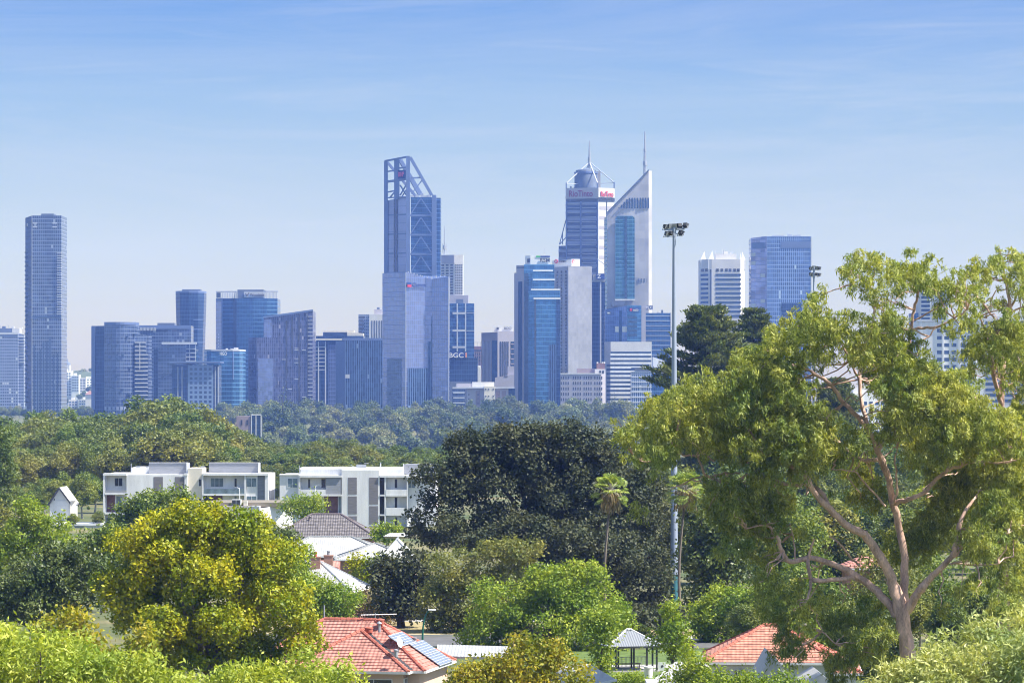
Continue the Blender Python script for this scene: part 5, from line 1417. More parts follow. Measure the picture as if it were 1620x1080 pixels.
ac = thing('air_conditioner', 'boxy rooftop air conditioner with two dark fans on the brown flat roof', 'air conditioner', (X(376, Dl), Dl+.6, Z(799.8, Dl)))
b = MB(); b.box(X(366.5, Dl), X(381, Dl), Dl+.3, Dl+1.1, Z(799.8, Dl), Z(789.8, Dl)); b.build('casing', M['signw'], ac)
for p in (367.2, 374): pit(ac, 'fan_grille', M['dark'], p, p+5.8, 790.6, 799, Dl+.3, .04, .06)
b = MB(); b.box(X(385, Dl), X(391, Dl), Dl+.3, Dl+1.1, Z(799.8, Dl), Z(792, Dl)); b.build('side_unit', M['cream'], ac)

# --- dark tiled hip roof
Dd = 446.0
t = tower('house', 'house with a broad weathered dark tiled hip roof in front of the louvred white block', 515, Dd, 'house')
zE = Z(849, Dd); wD = S(152, Dd)
T, P0, P1, cor, ro = hip_roof(t, 'roof', T_DARK, (X(437, Dd), Dd), R(0), wD, 9.0, zE, Z(812.5, Dd+4.7)-zE, .36, CAP_D)
walls(t, T, wD, 9, -.2, zE-.05, BRICK)
p = (X(489, Dd+3), Dd+3.0, Z(824, Dd+3)); v = thing('roof_flue', 'short bent dark flue on the weathered dark tiled roof', 'flue', p)
mb = MB(); mb.tube([up(p, -.3), up(p, .5)], .09, 8); mb.build('pipe', CAP_D, v); mb = MB(); mb.tube([up(p, .45), (p[0]+.15, p[1], p[2]+.62)], .14, 8); mb.build('cowl', CAP_D, v)

M['ridge'] = mat('grey_ridge_flashing', (.22, .23, .24), rough=.5, var=.1)
# --- white corrugated roofs
Dw = 400.0
t = tower('house', 'red brick house with a long white corrugated hip roof below the dark tiled one', 540, Dw, 'house')
zE = Z(879, Dw); 
T, P0, P1, cor, ro = hip_roof(t, 'roof', T_WHITE, (X(425, Dw), Dw), 0, S(190, Dw), 9.5, zE, Z(848.5, Dw+5)-zE, 0, M['ridge'], )
walls(t, T, S(190, Dw), 9.5, -.2, zE-.06, BRICK)
# raised end with its own ridge
b = MB(); za = Z(848, Dw+4); zb = Z(843, Dw+6)
b.poly([(X(604, Dw), Dw+4.2, za), (X(640, Dw), Dw+4.2, za-.05), (X(650, Dw), Dw+7, zb), (X(613, Dw), Dw+7, zb)])
b.poly([(X(613, Dw), Dw+7, zb), (X(650, Dw), Dw+7, zb), (X(655, Dw), Dw+12, za-.6), (X(604, Dw), Dw+12, za-.6)])
b.poly([(X(604, Dw), Dw+4.2, za), (X(613, Dw), Dw+7, zb), (X(604, Dw), Dw+12, za-.6)]); b.build('upper_roof', T_WHITE, t)
D2 = 384.0
w2 = S(120, D2)
t = tower('house', 'brick cottage with a twin hipped white corrugated roof beside the dark fig', 590, D2, 'house')
zE = Z(884, D2)
T, P0, P1, cor, ro = hip_roof(t, 'roof', T_WHITE, (X(535, D2), D2), 0, S(112, D2), 8.0, zE, Z(859, D2+4.4)-zE, 0, M['ridge'])
walls(t, T, S(112, D2), 8, -.2, zE-.06, BRICK)
b = MB(); zE2 = Z(890, D2-3); a1 = (X(596, D2), D2-2.4, zE2); a2 = (X(662, D2), D2-2.4, zE2); r1 = (X(627, D2), D2+1.6, Z(853.5, D2)); r2 = (X(627, D2), D2+6, Z(853.5, D2)); a3 = (X(662, D2), D2+6, zE2); a4 = (X(596, D2), D2+6, zE2)
roof_plane(b, [a1, a2, r1], 0); roof_plane(b, [a2, a3, r2, r1], 0); roof_plane(b, [a4, a1, r1, r2], 0); b.build('front_roof', T_WHITE, t)
b = MB(); b.box(X(600, D2), X(658, D2), D2-2, D2+1, -.2, zE2-.05); b.build('front_wall', BRICK, t)
ridge_caps(t, M['steel'], [(r1, r2), (a1, r1), (a2, r1)], .09, 1.5)
# cottage with chimneys
D3 = 330.0
t = tower('house', 'red brick cottage with a steep white hip roof and two brick chimneys', 530, D3, 'house')
zE = Z(944, D3-2)
T, P0, P1, cor, ro = hip_roof(t, 'roof', T_WHITE, (-25.9, 327.9), R(-11), 10.0, 8.0, 2.98, 2.8, 0, None)
ridge_caps(t, M['steel'], [(P0, P1), (cor[0], P0), (cor[1], P1), (cor[3], P0), (cor[2], P1)], .09, 1.5)
walls(t, T, 10.0, 8.0, -.2, 2.92, BRICK)
for (a, b_, y0, y1, dd, pot) in ((492, 507, 880, 915, -.6, 1), (511, 525, 879, 905, 1.6, 0)):
    b = MB(); b.box(X(a, D3), X(b_, D3), D3+dd, D3+dd+.75, Z(y1, D3)-1.2, Z(y0+1.5, D3)); c_ = b.build('chimney', BRICK, t)
    b = MB(); b.box(X(a-.7, D3), X(b_+.7, D3), D3+dd-.05, D3+dd+.8, Z(y0+1.5, D3), Z(y0, D3)); b.build('chimney_cap', BRICK, c_)
    x_, y_ = X((a+b_)/2, D3), D3+dd+.37
    b = MB(); b.lathe([(.17, 0), (.13, .3), (.16, .5)] if pot else [(.15, 0), (.15, .3), (.2, .34), (.2, .42)], (x_, y_, Z(y0, D3)), 10); b.build('chimney_pot', CAP_T if pot else M['steel'], c_)
b = MB(); b.prism([(X(505, D3+8), D3+8), (X(536, D3+8), D3+8), (X(536, D3+8), D3+11), (X(505, D3+8), D3+11)], Z(906, D3+8), [Z(893, D3+8), Z(897, D3+8), Z(890, D3+8), Z(888, D3+8)]); b.build('rear_wing', T_TERRA, t)

# flat carport roof beside the terracotta house
D4 = 247.0
t = tower('carport', 'flat pale metal carport roof behind the solar panel house', 745, D4, 'carport')
zc = Z(1030, D4)
b = MB(); c0 = (X(688, D4), D4-4.0); b.prism([(X(694, D4), D4-4), (X(815, D4), D4-6), (X(815, D4), D4+5), (X(688, D4), D4+7)], zc-.15, zc); b.build('roof', T_WHITE, t)
for px in (700, 750, 805):
    for dy in (-3.5, 4.5): b = MB(); b.tube([(X(px, D4), D4+dy, -.2), (X(px, D4), D4+dy, zc-.15)], .06, 8); b.build('post', M['steel'], t)
# white garage wall and bollards down the street
t = tower('garden_wall', 'white rendered boundary wall beyond the terracotta ridge', 645, 338, 'wall')
b = MB(); b.prism([(X(630, 338), 338), (X(637, 336), 336), (X(662, 350), 350), (X(662, 350), 350.4), (X(637, 336), 336.5), (X(630, 338), 338.4)], -.2, Z(964, 338)-.2); b.build('wall', M['cream'], t)
pit(t, 'coping', W, 629.5, 637, 963, 964.4, 336.8, .3, .6)
for px in (636.5, 639): 
    t = thing('bollard', 'slim dark bollard standing before the white boundary wall', 'bollard', (X(px, 330), 330, 0), 'bollards by the boundary wall')
    b = MB(); b.tube([(X(px, 330), 330, -.1), (X(px, 330), 330, 1.3)], .06, 8); b.build('post', M['dark'], t)
    b = MB(); b.tube([(X(px, 330), 330, 1.28), (X(px, 330), 330, 1.36)], .08, 8); b.build('cap', M['dark'], t)

# curved green lamp post
D5 = 268.0
t = tower('street_lamp', 'curved dark green street lamp with a flat white head by the terracotta house', 670, D5, 'street lamp')
x = X(668.5, D5); zt = Z(964.5, D5)
path = [(x, D5, -.2), (x, D5, zt-2.2)]+[(x+.62*(1-math.cos(a)), D5, zt-2.2+2.2*math.sin(a)) for a in np.linspace(.15, 1.45, 8)]
b = MB(); b.tube(path, list(np.linspace(.085, .05, len(path))), 8); b.build('pole', mat('green_paint', (.015, .12, .09), rough=.4), t)
b = MB(); b.prism([(x+.45, D5-.14), (x+.75, D5-.16), (x+1.08, D5-.1), (x+1.08, D5+.1), (x+.75, D5+.16), (x+.45, D5+.14)], zt-.03, zt+.08); b.build('lamp_head', M['signw'], t)

# ---------------------------------------------------------------- floodlights
def flood(name, label, px, D, ytop, r, kind, base_c):
    t = tower(name, label, px, D, 'floodlight')
    x = X(px, D); zt = Z(ytop, D); gz_ = 0
    b = MB(); b.tube([(x, D, -.3), (x, D, zt*.11)], [r*1.12, r*1.05], 16); b.build('painted_base', base_c, t)
    b = MB(); b.tube([(x, D, zt*.11), (x, D, zt*.6), (x, D, zt)], [r*1.02, r*.72, r*.42], 16); b.build('pole', M['polegrey'], t)
    return t, x, zt
M['polegrey'] = mat('grey_painted_pole', (.30, .35, .45), rough=.45, var=.05, scale=.3)
M['polebase'] = mat('teal_painted_pole', (.05, .17, .21), rough=.45, var=.08, scale=.3)
Df_ = 333.0
t, x, zt = flood('floodlight_pole', 'tall floodlight pole with six black lamps rising past the dark pine', 1066.5, Df_, 366, .37, 0, M['polebase'])
b = MB(); b.beam((X(1051, Df_), Df_, Z(363.6, Df_)), (X(1083, Df_), Df_, Z(362.2, Df_)), .14, .16); b.tube([(x, Df_, zt-.5), (x, Df_, zt+.4)], .2, 8)
b.beam((X(1053, Df_), Df_, Z(371, Df_)), (X(1081, Df_), Df_, Z(369, Df_)), .1, .1); b.build('crossarm', M['polegrey'], t)
def lamp(t, px, py, D, yaw, tilt, s=1.0):
    c = Vector(P(px, py, D)); Rm = Matrix.Rotation(yaw, 4, 'Z') @ Matrix.Rotation(tilt, 4, 'X')
    def q(x, y, z): return tuple(c+Rm @ Vector((x*s, y*s, z*s)))
    b = MB(); fr = [(-.36, -.18, -.3), (.36, -.18, -.3), (.36, -.18, .3), (-.36, -.18, .3)]; bk = [(-.24, .26, -.2), (.24, .26, -.2), (.24, .26, .2), (-.24, .26, .2)]
    b.poly([q(*p) for p in fr]); b.poly([q(*p) for p in bk][::-1])
    for k in range(4): b.poly([q(*fr[k]), q(*bk[k]), q(*bk[(k+1) % 4]), q(*fr[(k+1) % 4])])
    L = b.build('lamp', M['dark'], t)
    b = MB(); b.poly([q(*p) for p in [(-.31, -.19, -.25), (.31, -.19, -.25), (.31, -.19, .25), (-.31, -.19, .25)]]); b.build('lens', M['steel'], L)
    b = MB(); b.beam(q(-.4, 0, 0), q(-.4, .05, -.5), .05); b.beam(q(.4, 0, 0), q(.4, .05, -.5), .05); b.beam(q(-.4, .05, -.5), q(.4, .05, -.5), .05); b.build('bracket', M['steel'], L)
for (px, py, yw, tl) in ((1053.2, 358.2, .9, .35), (1060.5, 357.5, .5, .3), (1067.8, 357.2, -.3, .3), (1075.5, 356.6, .2, .35), (1084.5, 356.2, -.6, .6), (1055.5, 369.3, .7, .4), (1060.8, 368.6, 2.6, .3), (1077.5, 368.2, -.7, .5)):
    lamp(t, px, py, Df_, yw+(math.pi if px > 1070 else 0), tl, .8)
t['label'] = 'tall floodlight pole with black lamps rising past the dark pine'
D6 = 560.0
t, x, zt = flood('floodlight_pole', 'second floodlight pole standing before the violet blue tower, half hidden by gum leaves', 1287.5, D6, 436, .32, 0, M['polebase'])
b = MB(); b.tube([(x, D6, zt-.4), (x, D6, Z(421, D6))], .18, 8); b.beam((X(1281, D6), D6, Z(427, D6)), (X(1296, D6), D6, Z(426, D6)), .14); b.beam((X(1281, D6), D6, Z(436, D6)), (X(1296, D6), D6, Z(435, D6)), .14); b.build('crossarm', M['polegrey'], t)
for (px, py, yw) in ((1282.5, 424, .8), (1287, 422.5, .3), (1292, 423, -.6), (1296, 424, 2.4), (1282.5, 433, .8), (1286, 434.5, .2), (1291, 433.6, 2.8), (1296, 434, 2.3)): lamp(t, px, py, D6, yw, .3, .85)

# ---------------------------------------------------------------- gazebo
D7 = 268.0
t = tower('gazebo', 'park gazebo with a grey hipped metal roof on dark posts', 993, D7, 'gazebo')
gx, gy = X(996, D7), D7+1.2; hw, hd = 2.3, 2.0; a7 = R(12)
def G(x, y, z): return (gx+x*math.cos(a7)-y*math.sin(a7), gy+x*math.sin(a7)+y*math.cos(a7), z)
ze7 = Z(1020.5, D7); zr7 = Z(996, D7+1)
b = MB(); e = [G(-hw, -hd, ze7), G(hw, -hd, ze7), G(hw, hd, ze7), G(-hw, hd, ze7)]; r1, r2 = G(-.25, 0, zr7), G(.25, 0, zr7)
roof_plane(b, [e[0], e[1], r2, r1], 0); roof_plane(b, [e[1], e[2], r2], 0); roof_plane(b, [e[2], e[3], r1, r2], 0); roof_plane(b, [e[3], e[0], r1], 0)
b.build('roof', T_GREY, t)
ridge_caps(t, M['signw'], [(e[0], r1), (e[1], r2), (e[2], r2), (e[3], r1), (r1, r2)], .07, 2.0)
b = MB()
for k in range(4): b.beam(up(e[k], -.08), up(e[(k+1) % 4], -.08), .1, .16)
b.build('fascia', M['dark'], t)
for (x, y) in ((-1.9, -1.6), (-1.5, -1.6), (0, -1.6), (1.9, -1.6), (1.55, -1.6), (-1.9, 1.6), (-.5, 1.6), (.6, 1.6), (1.9, 1.6)):
    b = MB(); p = G(x, y, -.2); b.beam(p, (p[0], p[1], ze7-.1), .15); b.build('post', M['dark'], t)
for (x0, x1, y) in ((-1.85, -.4, 1.62), (-.4, .7, 1.62), (.7, 1.85, 1.62)):
    b = MB(); b.beam(G(x0, y, .95), G(x1, y, .95), .05); b.beam(G(x0, y, .15), G(x1, y, .15), .05)
    for k in range(10): xx = x0+(x1-x0)*(k+.5)/10; b.beam(G(xx, y, .15), G(xx, y, .95), .03)
    b.build('railing', M['steel'], t)
b = MB(); b.prism([G(-2.1, -1.8, 0)[:2], G(2.1, -1.8, 0)[:2], G(2.1, 1.8, 0)[:2], G(-2.1, 1.8, 0)[:2]], -.1, .1); b.build('floor', M['paving'], t)
b = MB(); b.beam(G(-1.5, 1.0, .45), G(1.2, 1.0, .45), .4, .06); b.beam(G(-1.4, 1.0, 0.1), G(-1.4, 1.0, .43), .08, .3); b.beam(G(1.1, 1.0, .1), G(1.1, 1.0, .43), .08, .3); b.build('bench', M['brownp'], t)
t = thing('sign_board', 'small white notice board with a dark drawing beside the gazebo', 'sign', (X(1047, D7), D7, 0))
b = MB(); b.box(X(1041, D7), X(1053, D7), D7, D7+.05, Z(1060, D7), Z(1047, D7)); b.build('board', M['signw'], t)
b = MB(); b.poly([(X(1046, D7), D7-.01, Z(1056, D7)), (X(1050, D7), D7-.01, Z(1054, D7)), (X(1049, D7), D7-.01, Z(1051, D7)), (X(1045.5, D7), D7-.01, Z(1052, D7))]); b.build('drawing', M['signk'], t)
for px in (1042, 1052): b = MB(); b.tube([(X(px, D7), D7+.06, -.1), (X(px, D7), D7+.06, Z(1047, D7))], .04, 6); b.build('post', M['steel'], t)
t = thing('litter_bin', 'round white litter bin in front of the gazebo', 'bin', (X(1026, 262), 262, 0))
b = MB(); b.lathe([(.3, -.1), (.34, .75), (.34, .8)], (X(1026, 262), 262, 0), 14); b.build('drum', M['signw'], t); b = MB(); b.lathe([(.38, .8), (.36, .9), (.1, .96)], (X(1026, 262), 262, 0), 14); b.build('lid', M['signw'], t)
t = thing('park_lamp', 'low park lamp with a round top beside the brown wooden shed', 'lamp', (X(1096, 285), 285, 0))
b = MB(); b.tube([(X(1096, 285), 285, -.1), (X(1096, 285), 285, Z(1013, 285))], .07, 8); b.build('post', M['brownp'], t); b = MB(); b.lathe([(.5, 0), (.55, .1), (.2, .2)], (X(1096, 285), 285, Z(1013, 285)), 12); b.build('head', M['dark'], t)
t = thing('garden_shed', 'small brown wooden shed at the end of the pale park path', 'shed', (X(1089, 292), 292, 0))
b = MB(); b.box(X(1080, 292), X(1094, 292), 292, 294, -.1, Z(1011, 292)); b.build('wall', mat('orange_timber', (.38, .2, .09), var=.2, scale=3), t); b = MB(); b.box(X(1078, 292), X(1096, 292), 291.7, 294.3, Z(1011, 292), Z(1009, 292)); b.build('roof', M['cream'], t)

# ---------------------------------------------------------------- house at the right, with white tin roofs before it
D8 = 240.0
t = tower('house', 'white brick house with an orange tiled hip roof and chimney under the gum', 1200, D8, 'house')
zE = Z(1046, D8)
T, P0, P1, cor, ro = hip_roof(t, 'roof', T_TERRA2, (X(1121, D8), D8), R(-4), 9.0, 8.0, zE, Z(987, D8+4.4)-zE, .345, CAP_T)
walls(t, T, 9.0, 8, -.2, zE-.05, BRICKW)
T2, Q0, Q1, cor2, ro2 = hip_roof(t, 'wing_roof', T_TERRA2, (X(1245, D8), D8+.6), R(-4), 5.0, 7.0, Z(1064, D8), Z(1022, D8+3.5)-Z(1064, D8), .345, CAP_T)
walls(t, T2, 5.0, 7, -.2, Z(1064, D8)-.05, BRICKW, 'wing_wall')
b = MB(); b.box(X(1270, D8), X(1281, D8), D8+3.2, D8+3.9, Z(1025, D8), Z(993, D8)); c_ = b.build('chimney', BRICK, t)
b = MB(); b.box(X(1269, D8), X(1282, D8), D8+3.1, D8+4.0, Z(993, D8), Z(990, D8)); b.build('chimney_cap', W, c_)
for a_, b_ in ((1161, 1173),): window_on(t, (X(a_, D8), D8-.05+.0), (X(b_, D8), D8-.3), Z(1070, D8), Z(1058, D8), 2)
pD = (cor2[0], cor2[1], Q0)
pq = on_plane(1283, 1052, *pD)[0]
v = thing('satellite_dish', 'satellite dish on a mast over the orange tiles beside the gum foliage', 'satellite dish', tuple(pq))
b = MB(); b.tube([tuple(pq), tuple(pq+Vector((0, 0, 1.1)))], .03, 6); b.build('mast', M['steel'], v)
b = MB(); c = pq+Vector((0, -.08, .8)); b.lathe([(.03, 0), (.25, .04), (.36, .12)], (0, 0, 0), 14); b.v = [(c.x+x*.55+z*.5, c.y-z*.6-x*.4, c.z+y*1.2) for x, y, z in b.v]; b.build('bowl', M['signw'], v)
D9 = 222.0
t = tower('house', 'pointed white tin roofs of the cottage in front of the orange tiled house', 1250, D9, 'house')
b = MB(); zE = Z(1092, D9)
for (xa, xr, xb, yr) in ((1190, 1222, 1262, 1036), (1255, 1300, 1330, 1066)):
    A0, B0, R0, R1 = (X(xa, D9), D9, zE), (X(xb, D9), D9, zE), (X(xr, D9), D9, Z(yr, D9)), (X(xr, D9), D9+7, Z(yr, D9)); A1, B1 = (A0[0], D9+7, zE), (B0[0], D9+7, zE)
    roof_plane(b, [A0, A1, R1, R0], 0); roof_plane(b, [B0, B1, R1, R0], 0); gm_ = MB(); gm_.poly([A0, B0, R0]); gm_.poly([A1, B1, R1]); gm_.build('gable', M['white'], t)
b.build('roof', T_WHITE, t)
b = MB(); b.box(X(1195, D9), X(1325, D9), D9+.3, D9+6.7, -.2, zE-.02); b.build('wall', BRICKW, t)
b = MB(); b.beam((X(1196, D9), D9-.05, Z(1082, D9)), (X(1222, D9), D9-.05, Z(1037, D9)), .1, .2); b.beam((X(1222, D9), D9-.05, Z(1036, D9)), (X(1262, D9), D9-.05, Z(1091, D9)), .1, .2); b.build('bargeboard', W, t)
for (xa, xb, yr, ye, lab) in ((905, 978, 1052, 1078, 'white tin roof slope poking out beside the rusty tree'), (1035, 1110, 1050, 1085, 'white tin roof slope in front of the gazebo')):
    D10 = 225.0 if xa > 1000 else 215.0
    t = tower('cottage', lab, xa, D10, 'cottage')
    if xa > 1000: A0, B0, C0, E0 = P(1020, 1086, D10), P(1100, 1086, D10), P(1108, 1046, D10+4), P(1068, 1046, D10+4)
    else: A0, B0, C0, E0 = P(880, 1096, D10), P(976, 1075, D10), P(934, 1050, D10+4), P(880, 1050, D10+4)
    b = MB(); b.poly([A0, B0, C0, E0]); bk = [(p[0], p[1]+4, A0[2]-.3) for p in (C0, E0)]; b.poly([E0, C0, bk[0], bk[1]]); b.build('roof', T_WHITE, t)
    b = MB(); b.prism([(A0[0]+.3, D10+.3), (B0[0]-.3, D10+.3), (B0[0]-.3, D10+7), (A0[0]+.3, D10+7)], -.2, min(A0[2], B0[2])-.05); b.build('wall', BRICKW, t)
    b = MB(); b.beam(A0, B0, .12, .14); b.build('gutter', W, t)
# red roof glimpsed between gum limbs
t = tower('house', 'red roofed pavilion glimpsed between the gum limbs', 1365, 330, 'house')
T, P0, P1, cor, ro = hip_roof(t, 'roof', T_TERRA, (X(1338, 330), 330), 0, 4.2, 4, Z(898, 330), 1.2, .35); walls(t, T, 4.2, 4, -.2, Z(899, 330), BRICK)
# ---------------------------------------------------------------- trees
Q = 1.0
# --- the gum tree: limbs traced in photo pixels (px, py, radius px), with a depth offset in metres
DG = 210.0
def gum(name, label, D, base, limbs, lobes, seed, leafkey='gum', ell=None, gz=0, cover=.95):
    rng = np.random.default_rng(seed)
    root = thing(name, label, 'gum tree', (X(base, D), D, gz))
    tb = MB()
    for L in limbs:
        pts = []; rad = []
        n = len(L)
        for k, (px, py, r, dy) in enumerate(L):
            pts.append(P(px, py, D+dy)); rad.append(max(.02, S(r*.9, D)))
        # smooth with catmull-rom and knobbly jitter
        pp, rr = [], []
        for k in range(n-1):
            p0, p1, p2, p3 = [np.array(pts[min(max(k+j, 0), n-1)]) for j in (-1, 0, 1, 2)]
            for s in np.arange(0, 1, .25):
                pp.append(.5*((2*p1)+(p2-p0)*s+(2*p0-5*p1+4*p2-p3)*s*s+(3*p1-p0-3*p2+p3)*s**3)+rng.normal(0, .03, 3)); rr.append((rad[k]*(1-s)+rad[k+1]*s)*rng.uniform(.92, 1.1))
        pp.append(np.array(pts[-1])); rr.append(rad[-1])
        tb.tube(pp, rr, 9)
    LB = []
    for e in lobes:
        px, py, r = e[:3]; dy = e[3] if len(e) > 3 else (rng.uniform(3.2, 6.5) if (1225 < px < 1432 and 742 < py < 965) or (1425 < px < 1545 and 735 < py < 900) else rng.uniform(-3.5, 4.5))
        c = np.array(P(px, py, D+dy)); R0 = S(r, D)
        R0 *= 1.1; m = max(4, int(R0*R0*9))
        if py < 735 and len(e) < 4:
            for j in range(m//2): LB.append((*P(px+rng.normal(0, r*.5), py+rng.normal(0, r*.45), D-rng.uniform(3, 6.5)), R0*rng.uniform(.28, .42)))
        for j in range(m):
            d = unit(rng.normal(0, 1, 3)); q = rng.uniform(.25, 1)**.6
            LB.append((*(c+d*R0*q*np.array((1, 1.25, .85))), R0*rng.uniform(.30, .48)))
    LB = np.array(LB)
    C, A, B = leaves_on(LB, .33, .07, cover*.75, rng, droop=.75, per=22, spread=.62, squash=.85, inner=.6, tuft_drop=1.3)
    link('crown', leaf_mesh('crown', C-np.array(root.location), A, B), LF[leafkey], root)
    # twigs reaching into the lobes
    ends = []
    for L in limbs:
        for (px, py, r, dy) in L[1:]:
            if r < 5.5: ends.append(np.array(P(px, py, D+dy)))
    ends = np.array(ends)
    seen_ = {}
    for e in LB[::3]:
        c = e[:3]; i = int(np.argmin(((ends-c)**2).sum(1))); seen_[i] = seen_.get(i, 0)+1
        if seen_[i] <= 4 and np.linalg.norm(ends[i]-c) < 4.5: limb(tb, ends[i], c, .06, .02, rng, 4, .16, seg=5)
    tb.build('trunk', BARK['gum'], root)
    return root
limbs = [
 [(1445, 1195, 17, 0), (1440, 1080, 15, 0), (1433, 1010, 13, 0), (1424, 960, 13, 0), (1416, 930, 10, 0), (1401, 897, 8.5, -.3), (1381, 863, 7.6, -.6), (1363, 842, 7, -1), (1342, 834, 6.6, -1.2), (1320, 812, 6, -1.6), (1291, 782, 5, -2), (1275, 753, 4, -2.4), (1266, 735, 2.5, -2.6)],
 [(1428, 985, 9, 0), (1412, 962, 7.5, .3), (1387, 934, 6.6, .8), (1360, 914, 6.2, 1), (1333, 899, 5.5, 1), (1305, 888, 5, .8), (1280, 882, 4.6, .5), (1250, 888, 4.2, 0), (1238, 872, 3.5, -.3), (1228, 848, 3, -.6), (1212, 830, 2, -1), (1180, 836, 1.2, -1.2)],
 [(1352, 912, 4.5, 1), (1330, 916, 4.2, .6), (1300, 918, 3.8, .2), (1284, 917, 3.6, 0), (1279, 898, 3.4, 0), (1277, 883, 3.2, .4)], [(1283, 917, 3, 0), (1281, 935, 2.2, -.4), (1275, 952, 1.5, -.6)], [(1279, 884, 2.5, .4), (1282, 868, 2.2, .2), (1287, 852, 1.6, 0)], [(1256, 886, 1.8, 0), (1257, 868, 1.5, 0), (1253, 845, 1, .3), (1250, 830, .8, .4)],
 [(1430, 960, 9, 1), (1430, 925, 8, 1.4), (1431, 885, 7, 1.8), (1424, 840, 6.4, 2), (1414, 800, 6.2, 1.6), (1406, 760, 6, 1), (1398, 735, 5.5, .6), (1389, 714, 5, .4), (1376, 684, 4.6, 0), (1358, 660, 4.2, -.4), (1335, 637, 3.8, -.8), (1316, 610, 3.4, -1.2), (1290, 591, 2.8, -1.5), (1257, 575, 2, -1.8), (1231, 548, 1.3, -2)],
 [(1434, 965, 9, 0), (1447, 945, 8, -.5), (1460, 928, 7, -1), (1472, 914, 6, -1.2), (1490, 896, 5, -1.5), (1508, 879, 4.5, -1.6), (1520, 866, 4, -1.8), (1528, 858, 3.6, -1.8)], [(1506, 880, 5, -1.6), (1514, 862, 5.5, -1.7), (1517, 838, 5, -1.6), (1521, 820, 3.5, -1.5), (1540, 790, 2.5, -1)],
 [(1505, 892, 2, -1.6), (1530, 886, 1.6, -2), (1560, 868, 1.3, -2.4), (1594, 844, 1, -3)], [(1508, 890, 1.6, -1.6), (1545, 893, 1.3, -1.8), (1580, 891, .9, -2)],
 [(1412, 796, 4, 1.4), (1425, 793, 4.2, .8), (1437, 790, 4, .4), (1460, 780, 3.6, 0), (1483, 757, 3.3, -.4), (1502, 742, 3, -.8), (1524, 734, 3, -1), (1540, 712, 2.2, -1.2), (1560, 690, 1.5, -1.4)], [(1520, 735, 2.2, -1), (1550, 730, 1.8, -1.4), (1590, 732, 1.4, -2), (1625, 722, 1.2, -2.6)],
 [(1412, 796, 2.2, 1), (1420, 775, 2, .4), (1418, 745, 1.8, 0), (1415, 728, 1.5, -.2), (1420, 705, 1, -.3)],
 [(1398, 735, 4, .6), (1388, 727, 3.6, 1), (1370, 728, 3, 1.4), (1350, 720, 2.2, 1.8), (1330, 700, 1.5, 2)],
 [(1376, 684, 4, 0), (1366, 645, 3.8, .8), (1360, 600, 3.2, 1.4), (1366, 560, 2.8, 1.8), (1378, 520, 2.2, 2), (1384, 480, 1.7, 2.2), (1378, 450, 1.2, 2.2)],
 [(1389, 714, 4.4, .4), (1410, 660, 4.2, .2), (1428, 600, 3.8, -.2), (1438, 550, 3.3, -.6), (1440, 522, 3, -.8), (1446, 490, 2.6, -.9), (1452, 462, 2.2, -1), (1450, 435, 1.4, -1.1)],
 [(1440, 522, 2.6, -.8), (1460, 519, 2.4, -1.4), (1485, 516, 2.2, -2), (1510, 503, 1.8, -2.4), (1530, 490, 1.2, -2.6)], [(1446, 506, 1.6, -.9), (1466, 497, 1.4, -1.2), (1490, 482, 1.1, -1.4), (1506, 462, .8, -1.4)], [(1480, 517, 1.4, -2), (1470, 532, 1.1, -2)],
 [(1360, 600, 2.2, 1.4), (1345, 570, 1.8, 1), (1330, 540, 1.5, .6), (1322, 505, 1, .4)], [(1384, 490, 1.6, 2.2), (1368, 462, 1.3, 1.8), (1350, 450, .9, 1.4)],
 [(1316, 812, 3.5, -1.6), (1296, 775, 4, -.6), (1275, 768, 3.6, 0), (1249, 765, 3.2, .4), (1215, 757, 3.8, .8), (1190, 738, 3.2, 1), (1170, 720, 2.4, 1.2), (1150, 712, 1.4, 1.2)],
 [(1275, 753, 3, -2.4), (1245, 731, 2.8, -2), (1215, 719, 2.6, -1.6), (1198, 698, 2.2, -1.2), (1184, 676, 1.6, -1), (1176, 655, 1, -.8)], [(1203, 705, 1.6, -1.4), (1206, 682, 1.3, -1.2), (1198, 655, .9, -1)],
 [(1170, 748, 1.6, .5), (1147, 749, 2, 0), (1119, 753, 2.2, -.4), (1110, 738, 2, -.6), (1101, 722, 1.8, -.8), (1080, 719, 1.6, -1), (1068, 708, 1, -1)], [(1119, 753, 1.6, -.4), (1095, 758, 1.4, -.8), (1062, 773, 1, -1)], [(1130, 730, 1.4, 0), (1108, 710, 1.3, -.3), (1085, 695, 1, -.5), (1072, 692, .8, -.5)], [(1215, 757, 2.5, .8), (1180, 750, 1.8, .6)],
 [(1030, 730, .9, -1), (1012, 728, 1.1, -1), (1000, 718, .8, -1)], [(1360, 895, 2, .6), (1345, 880, 2, .2), (1330, 862, 1.8, -.2), (1312, 848, 1.2, -.4)], [(1400, 800, 2, .5), (1370, 765, 1.5, 0), (1350, 745, 1.2, -.4), (1316, 742, .8, -.6)],
 [(1281, 990, 1.0, -2), (1300, 998, 1.2, -2), (1322, 1018, 1, -2)],
]
